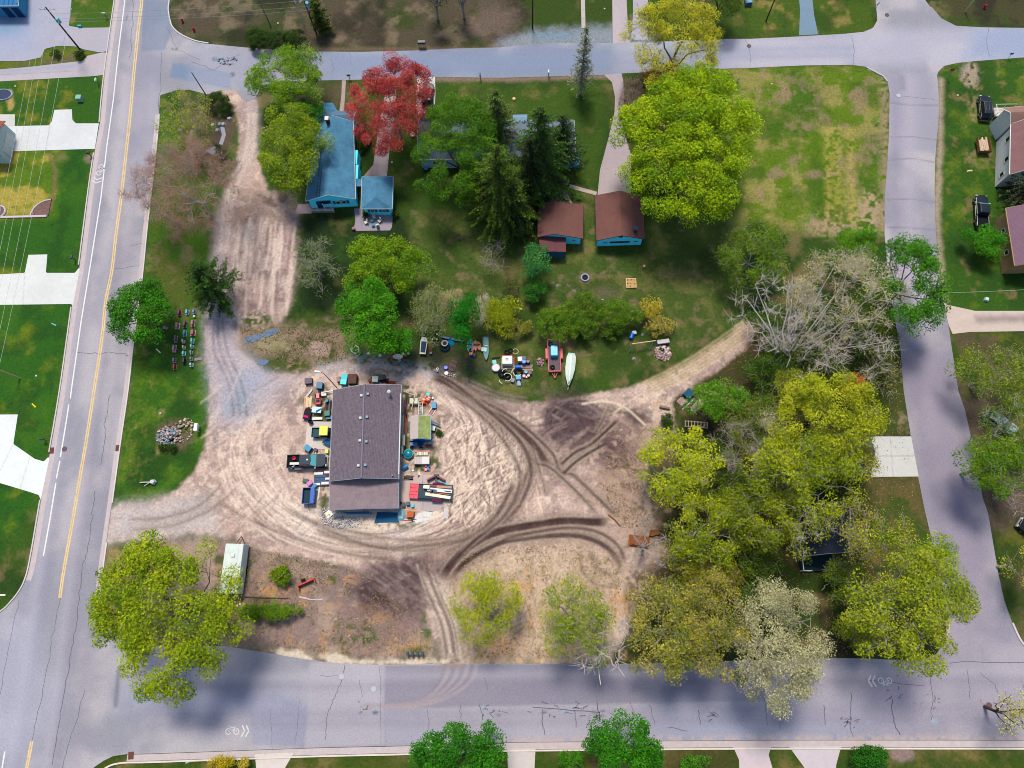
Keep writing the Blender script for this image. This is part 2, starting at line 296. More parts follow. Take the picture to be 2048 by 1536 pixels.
# woods floor
mottle([(1270,860),(1340,790),(1440,720),(1500,650),(1620,700),(1790,660),(1850,1010),(1890,1260),(1840,1322),(1273,1328),(1250,1200),(1300,1060)],C(70,66,40),[(C(44,66,18),5,1,.45,.9),(C(112,92,66),2.5,3,.55,.7),(C(34,40,20),4,5,.55,.8)])
mottle([(1730,730),(1815,720),(1830,870),(1735,870)],C(66,74,32),[(C(48,74,20),2.5,1,.5,.8),(C(150,130,112),1.6,3,.6,.7)])
mottle([(1740,955),(1838,955),(1880,1120),(1760,1120)],C(92,84,50),[(C(52,78,22),3,1,.5,.9)])
# south verge
mottle([(200,1520),(2200,1490),(2200,1800),(150,1800)],C(70,82,26),[(C(124,108,70),3,3,.5,.8),(C(44,72,14),4,5,.5,.8)])
mottle([(1320,1495),(1475,1495),(1490,1600),(1320,1600)],C(66,62,34),[],a=.7)
pg.blob(1805,1508,24,18,C(140,118,122),.9,.4,.3)
# dirt yard
LOT=[(212,1085),(222,1020),(240,1008),(300,1004),(345,985),(385,950),(410,900),(418,830),(422,760),(413,700),(413,630),(425,600),(430,540),(432,480),(445,430),(452,380),(475,330),(480,260),(470,215),(440,178),(500,172),(515,215),(505,260),(520,330),(540,390),(590,420),(588,520),(580,600),(560,640),(520,660),(480,650),(480,700),(530,745),(600,745),(680,725),(720,728),(800,735),(860,745),(900,765),(960,795),(1040,808),(1130,800),(1250,778),(1330,755),(1400,712),(1450,678),(1490,640),(1520,650),(1490,700),(1440,735),(1380,775),(1345,800),(1345,860),(1300,890),(1290,960),(1310,1060),(1325,1110),(1300,1160),(1270,1220),(1220,1326),(1100,1327),(930,1327),(885,1324),(870,1280),(850,1220),(800,1180),(700,1130),(560,1110),(500,1090),(470,1075),(380,1065),(300,1075)]
pg.poly(LOT,DIRT,1,.5,.5)
P=gp(LOT); w_=pg.win(-85,30,-6,90); x_,y_=pg.X[w_],pg.Y[w_]; dl=sdf(x_,y_,P); im=ss(.5-dl/1.0)
for col,sc,k,th,st in ((C(206,182,176),5,1,.5,.65),(C(140,120,124),3,3,.52,.6),(C(140,126,122),1.1,5,.58,.6),(C(220,200,192),.9,6,.56,.6)): pg.mixw(w_,im*ss((fbm(x_,y_,sc,k,4)-th)*7)*st,col,0)
pg.z[w_]+=im*(fbm(x_,y_,2.5,2,5)-.5)*.05*ss(-dl/3)
# north drive & bare plot
mottle([(450,430),(590,420),(588,520),(580,600),(560,640),(480,640),(470,560),(430,560),(432,480)],C(168,146,148),[(C(196,178,176),3,1,.5,.8),(C(120,100,104),2,3,.56,.8)])
mottle([(452,380),(590,385),(592,440),(450,450)],C(130,112,112),[(C(170,152,150),2,1,.5,.8),(C(92,76,76),2,3,.54,.8)],a=.9)
for i in range(70):
    xx=random.uniform(460,590); y0=random.uniform(435,560); y1=min(632,y0+random.uniform(30,130)); pg.stroke(smooth([(xx+6,y0),(xx+2+random.gauss(0,2),(y0+y1)/2),(xx-4+random.gauss(0,4),y1)],4),random.uniform(.12,.4),C(*random.choice([(206,188,186),(132,112,116),(216,200,198)])),.6,.3,.1,dz=random.choice([.03,-.03]))
pg.stroke(smooth([(500,200),(505,260),(498,310),(470,370),(447,430),(440,490),(436,560),(425,620),(425,700),(440,760),(460,830)]),2.4,C(172,158,168),.8,1.2,.3)
for o in (-7,5): pg.stroke(smooth([(505+o,230),(500+o,300),(472+o,360),(455+o,430),(448+o,500)]),.6,C(208,190,186),.7,.5,.15)
# bluish gravel
pg.poly([(415,620),(460,630),(500,700),(560,745),(600,750),(560,790),(520,830),(470,860),(430,840),(420,760)],C(164,162,184),.7,2.5,1.1)
pg.blob(478,800,24,32,C(124,148,176),.65,2,.9); pg.blob(500,760,30,20,C(150,160,190),.7,2,.6)
for o in (-12,0,14): pg.stroke(smooth([(436+o*.6,640),(440+o,700),(470+o,770),(480+o,830)]),.35,C(112,96,110),.55,.3,.15)
pg.stroke(smooth([(640,735),(720,726),(800,738),(870,748),(930,782),(980,812)]),2.2,C(160,162,184),.75,1.5,.6,spot=.3)
pg.poly([(225,1012),(420,990),(440,1060),(215,1080)],C(184,180,190),.7,2,.6)
pg.blob(640,1030,60,16,C(174,178,196),.7,1.5,.8,.3); pg.blob(760,1042,90,22,C(160,170,192),.7,2,.8,.2); pg.blob(700,1065,120,14,C(176,180,198),.5,2,.8,.3)
# swirls of wheel marks around the workshop
LP=gp(LOT)
def inlot(pts,mg=1.0):
    g=np.array(gp(pts)); return (sdf(g[:,0],g[:,1],LP)<-mg).all()
rs=np.random.RandomState(11)
for i in range(650):
    cx,cy=735+rs.normal(0,18),900+rs.normal(0,14); r=rs.uniform(185,330); e=rs.uniform(.62,.95); a0=rs.uniform(-60,150); da=rs.uniform(12,55)
    pts=[(cx+r*math.cos(R(t)),cy+r*e*math.sin(R(t))*.95) for t in np.linspace(a0,a0+da,7)]
    if not inlot(pts): continue
    lt=rs.rand()<.6; dkk=.75 if pts[3][0]>880 else .38; pg.stroke(pts,rs.uniform(.08,.24),C(230,212,206) if lt else C(92,72,74),rs.uniform(.3,.9)*(.8 if lt else dkk),.12,.04,fade=5,dz=.012 if lt else -.018)
for i in range(800):
    cx,cy=rs.uniform(880,1060),rs.uniform(860,1060); r=rs.uniform(35,150); a0=rs.choice([rs.uniform(-50,60),rs.uniform(130,240)]); da=rs.uniform(8,32); cx-=r*.8*math.cos(R(a0)); cy-=r*.7*math.sin(R(a0))
    pts=[(cx+r*math.cos(R(t)),cy+r*.9*math.sin(R(t))) for t in np.linspace(a0,a0+da,6)]
    if min(q[0] for q in pts)<882 or not inlot(pts): continue
    lt=rs.rand()<.5; pg.stroke(pts,rs.uniform(.08,.2),C(232,212,200) if lt else C(104,82,80),rs.uniform(.35,.85),.12,.03,dz=.015 if lt else -.02)
for i in range(60):
    x0,y0=rs.uniform(400,600),rs.uniform(780,1080); a_=rs.uniform(-70,-20); L=rs.uniform(15,60)
    pg.stroke([(x0,y0),(x0+L*.5*math.cos(R(a_)),y0+L*.5*math.sin(R(a_))+2),(x0+L*math.cos(R(a_)),y0+L*math.sin(R(a_)))],rs.uniform(.12,.3),C(*((214,200,200) if rs.rand()<.5 else (124,108,112))),.5,.3,.12)
# south-eastern sand with dry grass
pg.poly([(900,1100),(1000,1085),(1150,1075),(1230,1110),(1260,1160),(1230,1250),(1200,1326),(940,1326),(890,1200)],C(190,168,150),.7,3,1.5)
for i in range(240):
    x0,y0=rs.uniform(900,1270),rs.uniform(1110,1320); pg.stroke([(x0,y0),(x0+rs.normal(0,3),y0+rs.uniform(6,20))],rs.uniform(.12,.35),C(*[(216,196,170),(150,128,100),(122,116,60),(146,140,84),(200,150,110)][rs.randint(5)]),.6,.25,.12)
for x_,y_,a_,b_ in ((1000,1285,46,20),(1050,1180,40,20),(1120,1300,30,16),(1240,1210,24,30),(980,1310,40,10)): pg.blob(x_,y_,a_,b_,C(206,158,118),.7,1,.8,.4)
for x_,y_,a_,b_ in ((940,1312,40,8),(1060,1320,50,6),(1000,1240,30,20),(1130,1250,40,30)): pg.blob(x_,y_,a_,b_,C(92,104,36),.75,.8,.8,.5)
# eastern scrubby edge of the lot
pg.poly([(1180,860),(1340,850),(1300,900),(1290,960),(1310,1060),(1325,1110),(1240,1060),(1190,960)],C(158,134,124),.85,2.5,1)
for i in range(150):
    x0,y0=rs.uniform(1180,1340),rs.uniform(800,1130); pg.blob(x0,y0,rs.uniform(2,9),rs.uniform(1,4),C(*[(112,92,84),(196,170,150),(92,92,48),(176,146,122)][rs.randint(4)]),.6,.3,.3)
# dark soil
pg.blob(1150,848,80,62,C(104,84,90),.8,2.5,1.6,.2,rot=25); pg.blob(1150,845,64,48,SOIL,.97,1.4,.9,0,rot=20,dz=.06); pg.blob(1205,890,66,50,C(92,72,80),.85,2.8,1.6,.2); pg.blob(1275,835,26,18,C(78,60,64),.9,1,.7,0,rot=20)
pg.poly([(690,1185),(740,1120),(860,1095),(910,1130),(860,1190),(840,1235),(760,1240)],C(112,92,96),.75,3,1.6); pg.poly([(700,1180),(770,1125),(850,1115),(880,1130),(850,1170),(840,1215),(790,1225),(720,1215)],C(70,54,60),.95,1.6,1.2,.1)
pg.blob(900,1290,28,30,C(80,64,64),.85,1,.9,.1); pg.blob(895,1318,22,12,C(110,94,92),.7,1,.6,.2)
pg.poly([(850,1165),(885,1160),(925,1250),(935,1320),(885,1322),(870,1270)],C(180,164,160),.6,1.2,.8)
pg.poly([(1250,1150),(1330,1105),(1350,1180),(1290,1215),(1250,1200)],C(92,76,62),.9,1.5,.8,.1)
for i in range(26):
    x0=rs.uniform(-16,16); pg.stroke(smooth([(850+x0,1130+rs.uniform(0,20)),(870+x0,1190),(895+x0,1250),(905+x0,1300+rs.uniform(0,22))],4),rs.uniform(.12,.3),C(*((216,200,192) if rs.rand()<.55 else (112,94,94))),.6,.25,.1,dz=rs.choice([.03,-.04]))
for i in range(22):
    t=rs.uniform(0,1); pg.stroke([(740+60*t,1170-40*t),(800+60*t,1215-30*t)],.2,C(120,104,106),.6,.25,.1)
for i in range(70):
    a_=rs.uniform(0,360); r=rs.uniform(.4,1.05); pts=[(1148+62*r*math.cos(R(t)),845+44*r*math.sin(R(t))) for t in np.linspace(a_,a_+rs.uniform(20,70),5)]
    pg.stroke(pts,rs.uniform(.12,.3),C(*((126,110,116) if rs.rand()<.5 else (58,46,52))),.6,.25,.1,dz=rs.choice([.04,-.05]))
pg.poly([(870,738),(900,752),(1000,812),(1070,870),(1110,930),(1085,925),(1010,870),(940,810),(885,765)],C(120,98,104),.75,1.6,1.0,.1)
pg.poly([(880,742),(960,785),(1050,850),(1100,905),(1040,870),(960,815),(890,765)],C(92,72,80),.7,1.0,.9,.1)
pg.poly([(880,1075),(1000,1020),(1060,930),(1085,935),(1060,1030),(1000,1065),(900,1110),(860,1150),(850,1120)],C(142,116,112),.6,1.6,1.0,.1)
for i in range(90):
    x0,y0=1150+rs.normal(0,34),850+rs.normal(0,24); a_=rs.choice([rs.normal(140,14),rs.normal(35,14)]); L=rs.uniform(20,80); pg.stroke([(x0,y0),(x0+L*math.cos(R(a_)),y0+L*.75*math.sin(R(a_)))],rs.uniform(.15,.45),C(*random.choice([(72,56,64),(92,74,80),(150,128,126)])),.65,.25,.15,fade=5)
for i in range(70):
    x0,y0=rs.uniform(720,850),rs.uniform(1120,1215); L=rs.uniform(15,50); pg.stroke([(x0,y0),(x0+L*.8,y0+L*.55)],rs.uniform(.12,.3),C(*random.choice([(66,50,56),(120,100,104),(150,130,130)])),.6,.2,.12,fade=5)
TR=[]  # the big wheel tracks: (points px, width, strength)
TR+=[([(905,1148),(960,1100),(1010,1040),(1050,960),(1062,900),(1030,850)],.5,.6),([(868,1150),(930,1090),(990,1035),(1030,960)],.6,.6),([(620,1060),(760,1095),(900,1085),(1000,1060)],.5,.5),([(860,750),(920,778),(985,822),(1060,880),(1100,940)],.9,.75),([(880,1165),(905,1125),(950,1085),(1000,1062),(1078,1049),(1130,1042),(1182,1044),(1226,1043)],1.0,.9),([(895,1170),(930,1125),(1000,1086),(1050,1077),(1091,1072),(1156,1072),(1203,1088),(1229,1111),(1244,1140)],.7,.7),([(1000,1078),(1060,1066),(1130,1056),(1190,1062),(1235,1090),(1252,1130)],.5,.6),
([(862,742),(900,762),(940,790),(1000,820),(1052,856),(1104,906),(1120,942),(1146,950),(1182,983),(1221,1021),(1236,1036)],.5,.6),([(880,760),(930,792),(990,835),(1040,880),(1070,925),(1100,935),(1160,990),(1205,1040)],.45,.6),([(905,768),(950,800),(1010,850),(1050,900),(1062,950),(1040,1010),(1000,1050)],.6,.5),([(880,775),(960,830),(1020,900),(1040,960),(1010,1030),(950,1080),(890,1140)],.5,.45),
([(1240,835),(1187,885),(1150,905),(1119,932)],.5,.75),([(1215,885),(1180,905),(1150,925),(1124,950)],.5,.75),([(1240,830),(1220,812),(1205,842),(1187,870)],.35,.5),([(1060,880),(1085,960),(1090,990)],.35,.4),([(1160,1100),(1165,1140),(1195,1170),(1240,1172)],.35,.35),([(1180,1095),(1190,1130),(1220,1150),(1238,1140),(1232,1110),(1205,1090)],.35,.35),
([(620,1035),(700,1062),(790,1078),(880,1078),(960,1050)],.35,.45),([(560,1010),(640,1052),(740,1092),(850,1100),(960,1070)],.35,.4),([(430,1000),(500,1040),(600,1080),(700,1110),(800,1120)],.4,.35),([(250,1040),(330,1035),(400,1010),(450,960)],.35,.35),([(250,1060),(340,1052),(420,1020),(480,970)],.3,.35),([(930,760),(1000,790),(1060,800)],.4,.4)]
for p,wd,a_ in TR:
    p=smooth(p,5); pg.stroke(p,wd*2.8,C(116,92,90),min(1,a_)*.75,1.2,.5,fade=5); pg.stroke(p,wd*1.5,C(60,42,44),min(1,a_*1.25),.35,.14,dz=-.07,fade=9)
    g=gp(p)
    for sgn in (-1,1):
        q=[]
        for i in range(len(g)):
            d=np.array(g[min(i+1,len(g)-1)])-np.array(g[max(i-1,0)]); d/=np.linalg.norm(d)+1e-9; q.append((g[i][0]-d[1]*sgn*wd*.7,g[i][1]+d[0]*sgn*wd*.7))
        pg.stroke(q,.22,C(214,196,186),a_*.6,.3,.12,dz=.04,world=True,fade=6)
pg.stroke(smooth([(1165,808),(1210,803),(1250,815),(1290,850)]),.3,C(220,204,190),.8,.2,.05,dz=.05); pg.stroke(smooth([(1230,825),(1262,800),(1290,785)]),.25,C(206,190,176),.7,.2,.05)
for o in range(-5,6): pg.stroke(smooth([(1300+o*2,775+o*2.2),(1380+o*2,735+o*2.5),(1440+o*2,695+o*2.5),(1495+o*2,655+o*2.5)]),.25,C(*((206,188,158) if o%2 else (150,132,104))),.55,.3,.15)
# grass creeping round the workshop
for x_,y_,a_,b_ in ((820,800,22,30),(812,870,12,60),(850,930,30,20),(870,880,14,20),(640,830,22,50),(615,800,14,10),(655,940,30,16),(648,1005,10,30),(790,1050,50,12),(700,1045,30,8),(820,1030,10,10),(780,745,45,7),(880,845,10,30)): pg.blob(x_,y_,a_,b_,C(86,84,42),.8,.8,.8,.35)
for x_,y_,a_,b_ in ((816,790,14,20),(812,850,7,30),(870,930,12,14),(640,850,8,20),(735,1046,30,10),(820,745,20,5),(648,1010,5,12),(880,864,5,5)): pg.blob(x_,y_,a_,b_,C(48,80,20),.8,.6,.6,.4)
for x_,y_,a_,b_ in ((815,800,12,34),(812,870,8,60),(848,800,22,22),(845,930,24,22),(868,900,10,40),(650,820,14,50),(648,1000,8,34)): pg.blob(x_,y_,a_,b_,C(62,74,32),.85,.8,.9,.25)
# grass in the mixed corner north of the yard
pg.poly([(470,650),(600,650),(680,640),(700,720),(640,730),(600,745),(560,742),(480,690)],C(138,118,106),.9,1.5,1)
for x_,y_,a_,b_ in ((570,725,50,18),(620,690,36,20),(520,640,30,14),(600,735,24,14),(655,705,22,20),(560,695,20,12),(500,640,16,10),(640,640,60,22)): pg.blob(x_,y_,a_,b_,C(62,78,26),.9,.8,.9,.4)
pg.blob(635,697,24,14,C(166,142,140),.9,.5,.5); pg.blob(540,685,34,20,C(148,140,112),.7,1,.8); pg.blob(700,640,12,30,C(158,128,122),.6,1,.6)
pg.poly([(800,690),(920,690),(940,730),(900,760),(830,735)],C(66,54,56),.5,1.5,1)
pg.poly([(930,720),(990,720),(990,750),(940,750)],C(60,64,64),.4,1,.6)
# shoulder / verge dirt
for p in ([(540,1300),(600,1300),(630,1322),(560,1316)],[(640,1312),(680,1305),(700,1318),(900,1318),(890,1330),(660,1330)]): pg.poly(p,C(204,190,180),.95,.4,.5)
pg.stroke([(1768,160),(1772,300),(1766,460)],1.6,C(150,130,112),.8,1,.5,spot=.3); pg.stroke([(1882,160),(1880,300),(1874,420),(1880,520),(1890,600)],.9,C(168,150,140),.8,.6,.3)
pg.stroke([(500,98),(1000,98),(1040,90)],.8,C(110,90,80),.8,.5,.3); pg.stroke([(870,157),(1000,159),(1210,152)],1.0,C(140,116,112),.8,.6,.3)
pg.poly([(1000,80),(1060,62),(1100,58),(1230,52),(1300,52),(1300,92),(1000,100)],C(140,150,172),.8,1.6,.8)
pg.blob(1110,72,40,9,C(104,136,166),.6,1.2,.8); pg.blob(990,40,40,30,C(112,96,92),.7,3,1)
pg.poly([(1230,190),(1300,150),(1420,150),(1380,330),(1300,400),(1260,300)],C(92,74,54),.7,3,1.5)
pg.poly([(560,180),(700,165),(690,210),(600,220)],C(104,86,76),.6,2,1)
pg.blob(1170,556,11,11,C(128,106,104),.8,.4,.2); pg.blob(1130,575,30,8,C(150,138,140),.7,.5,.6,.4,rot=20); pg.blob(1210,585,26,10,C(118,104,98),.5,1,.6)
pg.blob(350,870,40,34,C(104,92,76),.8,.8,.5,.2); pg.blob(40,1000,0.1,.1,GR)
# lawn stripes / edging on the west side
pg.stroke([(97,308),(112,340),(108,380),(100,420)],.5,C(118,100,78),.9,.3,.1); pg.blob(122,315,14,10,C(120,116,70),.7,.8,.5); pg.blob(180,318,12,8,C(128,110,106),.9,.4,.3); pg.blob(20,200,8,22,C(176,150,96),.8,.4,.3)
# let the ground dip below every road
dr=np.full(pg.X.shape,9.)
w_=pg.win(gx0,gx1,gy0,gy1)
for P in ROADS: dr[w_]=np.minimum(dr[w_],sdf(pg.X[w_],pg.Y[w_],gp(P)))
pg.z*=ss(dr/2.0)
pg.z+=(fbm(pg.X,pg.Y,.9,3,2)-.5)*.03*ss(dr/1.5)-.09*ss(-(dr+.1)/.5)
pg.c[:]=np.clip(pg.c*1.1,.004,.9)
ny,nx=pg.X.shape; idx=np.arange(ny*nx).reshape(ny,nx)
V=np.stack([pg.X.ravel(),pg.Y.ravel(),pg.z.ravel()],-1)
GM=M(None,rough=.95,var=.36,sc=2.6,attr=True,bump=.05,name='ground')
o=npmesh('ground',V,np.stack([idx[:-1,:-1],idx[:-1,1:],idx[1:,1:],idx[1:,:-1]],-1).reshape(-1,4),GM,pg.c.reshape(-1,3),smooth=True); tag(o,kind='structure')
# ---------------- roads ----------------
def paint_road(p):
    n=ss((fbm(p.X,p.Y,7,2)-.35)*3)[...,None]; p.c[:]=C(148,148,168)*(1-n)+C(178,174,190)*n
    bl=lambda pts,col,a=.8,soft=.15,rag=.04: p.poly(pts,C(*col),a,soft,rag)
    # west street wheel paths
    for x0,x1,cc,wd,a in ((263,35,(138,138,166),1.6,.6),(300,108,(140,136,160),1.6,.55),(236,-4,(146,146,176),1.4,.5),(318,150,(146,140,164),1.2,.45),(250,20,(180,178,202),1.0,.5),(286,92,(182,178,200),1.0,.5)):
        p.stroke([(x0,-60),(x0-(x0-x1)*.5,760),(x1,1536)],wd,C(*cc),a,1.2,.3)
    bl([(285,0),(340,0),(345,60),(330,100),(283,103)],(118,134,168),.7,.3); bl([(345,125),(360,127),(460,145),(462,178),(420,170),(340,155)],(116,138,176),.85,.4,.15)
    p.poly([(215,-20),(250,-20),(160,640),(118,780),(88,1000),(60,1000),(110,750),(170,400)],C(176,168,184),.5,1,.2)
    bl([(275,105),(325,105),(318,250),(300,380),(255,380)],(148,150,182),.4,1)
    # north street
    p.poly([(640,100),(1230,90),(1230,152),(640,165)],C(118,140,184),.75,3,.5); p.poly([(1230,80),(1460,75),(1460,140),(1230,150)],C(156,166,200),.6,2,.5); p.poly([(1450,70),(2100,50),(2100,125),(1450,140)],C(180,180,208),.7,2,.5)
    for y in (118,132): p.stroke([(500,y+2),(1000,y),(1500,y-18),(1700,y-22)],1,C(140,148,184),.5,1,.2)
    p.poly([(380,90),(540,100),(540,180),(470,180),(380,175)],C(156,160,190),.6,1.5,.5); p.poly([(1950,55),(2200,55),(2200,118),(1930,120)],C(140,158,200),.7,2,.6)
    for x_,y_,a_,b_ in ((430,118,7,5),(470,120,4,3),(455,128,12,2),(465,150,6,6),(350,98,8,3),(252,35,3,5),(640,150,3,8)): p.blob(x_,y_,a_,b_,C(86,102,130),.75,.2,.3,.3)
    # east street
    bl([(1776,148),(1874,144),(1876,240),(1874,300),(1776,300)],(160,158,184),.6,.2); p.stroke([(1820,160),(1820,400),(1822,500),(1850,700),(1890,900),(1935,1150)],2.2,C(176,170,196),.6,1.5,.4); p.stroke([(1790,160),(1790,460),(1812,660),(1850,900),(1885,1100)],1.4,C(142,136,168),.5,1.2,.4)
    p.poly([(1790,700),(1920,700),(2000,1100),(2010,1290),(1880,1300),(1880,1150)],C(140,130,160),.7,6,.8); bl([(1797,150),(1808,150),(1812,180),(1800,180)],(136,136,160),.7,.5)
    for y in (205,275,320,400,455,490): p.stroke([(1774,y),(1825,y+random.uniform(-4,6)),(1876,y+6)],.16,C(110,104,128),.6,.15,.08)
    # south street
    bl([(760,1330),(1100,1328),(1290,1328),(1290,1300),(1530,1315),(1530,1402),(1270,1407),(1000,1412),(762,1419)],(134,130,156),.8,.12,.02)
    p.poly([(1000,1335),(1500,1320),(1500,1400),(1100,1400)],C(120,120,150),.45,5,.5)  # soft dark blue band: tree shadow painted onto the asphalt
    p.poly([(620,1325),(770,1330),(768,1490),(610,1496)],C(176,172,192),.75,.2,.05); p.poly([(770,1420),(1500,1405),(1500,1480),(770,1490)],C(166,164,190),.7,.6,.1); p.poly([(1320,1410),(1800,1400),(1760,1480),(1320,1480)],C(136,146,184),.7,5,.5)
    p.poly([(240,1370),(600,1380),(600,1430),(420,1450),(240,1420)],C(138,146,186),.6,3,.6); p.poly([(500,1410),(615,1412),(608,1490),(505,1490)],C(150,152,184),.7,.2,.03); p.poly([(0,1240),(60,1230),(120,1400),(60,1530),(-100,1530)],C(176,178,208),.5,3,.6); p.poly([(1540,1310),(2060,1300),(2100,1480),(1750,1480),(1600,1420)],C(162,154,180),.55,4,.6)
    for y in (1355,1375,1430,1450): p.stroke([(300,y),(900,y-4),(1500,y-10),(2050,y-14)],.9,C(*random.choice([(138,132,158),(178,176,198)])),.4,.8,.25)
    p.stroke([(238,1340),(231,1410)],.6,C(110,108,136),.7,.3,.05)  # thin dark streak paints a narrow cast shadow on the road
    for i in range(8): 
        o_=i*9; p.stroke(smooth([(890+o_,1330),(880+o_,1360),(850+o_*.7,1395),(800+o_*.4,1408+o_*.1),(730,1412)],4),.3,C(*((186,172,182) if i%2 else (134,122,140))),.5,.3,.1)
    p.blob(905,1332,26,6,C(150,134,134),.8,.5,.4)
    p.stroke([(1000,1482),(2050,1476)],.9,C(190,172,178),.7,.5,.25,spot=.3)
    for i in range(46):
        x0=random.choice([random.uniform(720,760),random.uniform(960,1000),random.uniform(1070,1210),random.uniform(1680,1870),random.uniform(1420,1440)]); y0=random.gauss(1421,5) if x0<1600 else random.choice([1370,1410,1440])+random.gauss(0,6)
        p.blob(x0,y0,random.uniform(1,6),random.uniform(.8,3),C(*random.choice([(70,68,92),(150,176,206),(96,92,116)])),.75,.15,.25)
    p.z[:]=0
RM_=M(None,rough=.85,var=.17,sc=4,attr=True,bump=.008,name='asphalt')
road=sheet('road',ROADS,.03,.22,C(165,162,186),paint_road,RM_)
# cracks belong to the road surface: narrow tar-dark fissures laid into it as a part
def wig(pts,am=2.2,n=5):
    out=[]
    for i in range(len(pts)-1):
        for t in np.linspace(0,1,n,endpoint=False): out.append((pts[i][0]+(pts[i+1][0]-pts[i][0])*t+random.gauss(0,am*.5),pts[i][1]+(pts[i+1][1]-pts[i][1])*t+random.gauss(0,am*.5)))
    return out+[pts[-1]]
mb=MB()
CR=[([(220,790),(214,830),(209,850),(212,870),(206,900),(201,930)],.12),([(190,980),(187,1010),(182,1050),(176,1100),(165,1130),(158,1200),(150,1260),(140,1320),(128,1390),(118,1450),(105,1530)],.13),([(120,1196),(108,1260),(96,1330),(80,1410),(64,1482)],.1),([(155,705),(200,707),(245,707),(258,712)],.12),([(225,537),(280,532)],.1),([(262,490),(285,487)],.1),([(40,1200),(20,1280),(0,1390)],.08),([(170,1380),(150,1450),(133,1500),(125,1536)],.1),([(268,0),(264,60),(259,115)],.12),([(324,105),(322,150),(318,220)],.1),([(380,125),(430,140),(455,120),(480,108)],.1),([(335,55),(355,100),(400,120)],.08),([(690,1330),(680,1370),(668,1400),(655,1430),(650,1480)],.12),([(1703,68),(1708,95),(1706,130)],.08),([(1800,190),(1840,196),(1878,200)],.08),([(1978,58),(1970,85),(1980,115)],.08),([(1490,76),(1500,100),(1500,135)],.08),([(665,120),(664,150)],.07),([(700,104),(702,130)],.06),([(970,1355),(975,1380)],.08),([(640,1352),(680,1352)],.07),([(718,1360),(725,1395)],.07),([(1785,1400),(1782,1420),(1790,1450),(1800,1470)],.2),([(1700,1385),(1702,1420),(1700,1450),(1706,1475)],.14),([(1648,1410),(1650,1450)],.14),([(1565,1415),(1560,1460)],.1),([(1528,1395),(1535,1450)],.1),([(1860,1340),(1865,1400),(1862,1440)],.12),([(1935,1340),(1940,1400)],.1),([(1960,1345),(1990,1370),(2000,1400)],.1),([(1960,1400),(1975,1420),(1995,1425)],.08),([(1900,1325),(2060,1325)],.12),([(1740,1360),(1850,1372)],.1),([(1085,1418),(1085,1450),(1090,1470)],.16),([(1150,1420),(1152,1455)],.14),([(1195,1405),(1200,1440)],.2),([(1397,1420),(1400,1450)],.16),([(1260,1405),(1270,1430)],.08),([(1300,1410),(1310,1450)],.1),([(1065,1415),(1200,1425)],.16),([(855,1415),(858,1460)],.1),([(960,1410),(965,1440)],.14),([(920,1410),(922,1440)],.1),([(600,1400),(596,1440),(590,1490)],.06),([(760,1330),(762,1490)],.07),([(1335,1455),(1375,1462)],.12),([(545,1500),(540,1420)],.05)]
for p,wd in CR: ribbon(mb,wig(p),wd*.7,.034)
for i in range(60):
    x0,y0=random.choice([(985,1425),(1100,1425),(1195,1435),(1430,1425),(1790,1390),(1700,1440),(1860,1400),(735,1412),(1160,1422)]); x0+=random.gauss(0,14); y0+=random.gauss(0,8); a_=random.uniform(0,6.28); L=random.uniform(5,18)
    ribbon(mb,wig([(x0,y0),(x0+L*math.cos(a_),y0+L*.6*math.sin(a_))],1.5,4),random.uniform(.06,.14),.034)
cr=mb.build('crack',M((104,102,124),var=.2),road)
# painted markings
def marking(name,fn,mat):
    b_=MB(); fn(b_); o=b_.build(name,mat); return tag(o,kind='structure')
YL=[(286,-50),(284,0),(276,65),(268,146),(260,234),(253,299),(243,391),(232,471),(224,541),(212,601),(206,661),(198,719),(190,770),(173,880),(161,950),(146,1039),(128,1140),(120,1196)]
def offs(pts,dx): return [(x+dx,y) for x,y in pts]
def yl(b_):
    for o_ in (-1.9,1.9):
        ribbon(b_,smooth(offs(YL,o_),4),.2,.037); ribbon(b_,[(64+o_,1482),(52+o_,1545),(42+o_,1600)],.2,.037)
marking('yellow_centre_line',yl,M((226,198,150),var=.25,sc=1.2))
def wl(b_):
    ribbon(b_,[(258,-50),(250,0),(238,94),(227,198),(214,292),(202,396),(182,523),(163,640),(143,780),(141,797)],.19,.037)
    for p in ([(138,809),(130,860),(121,914)],[(120,922),(113,957)],[(112,966),(100,1040),(87,1112)],[(10,1503),(3,1545)]): ribbon(b_,p,.19,.037)
marking('white_edge_line',wl,M((232,232,240),var=.15,sc=1.5))
def sharrow(px,py,rot,s=1.0):
    b_=MB(); z=.037
    for cx in (-.55,.55): b_.add(*(lambda P:(P,[(2*i,2*i+1,(2*i+3)%36,(2*i+2)%36) for i in range(18)]))([(cx+r*math.cos(R(20*i)),r*math.sin(R(20*i))-.05,0) for i in range(18) for r in (.28,.4)]))
    def seg(a,b__,wd=.1): ribbon(b_,[a,b__],wd,0,px=False)
    for a,c_ in (((-.55,-.05),(-.15,-.05)),((-.15,-.05),(-.3,.4)),((-.55,-.05),(-.3,.4)),((-.3,.4),(.35,.4)),((-.15,-.05),(.35,.4)),((.35,.4),(.55,-.05)),((.35,.4),(.3,.6)),((-.45,.5),(-.2,.5))): seg(a,c_)
    for k in (0,.55): 
        seg((1.25+k,.7),(1.65+k,0),.17); seg((1.65+k,0),(1.25+k,-.7),.17)
    b_.v=[(x*s,y*s,0) for x,y,_ in b_.v]
    o=b_.build('bike_lane_marking',M((214,216,228),var=.25,sc=3)); g=G(px,py); o.location=(g[0],g[1],.037); o.rotation_euler=(0,0,R(rot)); tag(o,kind='structure')
sharrow(201,340,-98,1.15); sharrow(465,1462,0,1.0); sharrow(1770,1362,180,1.0)
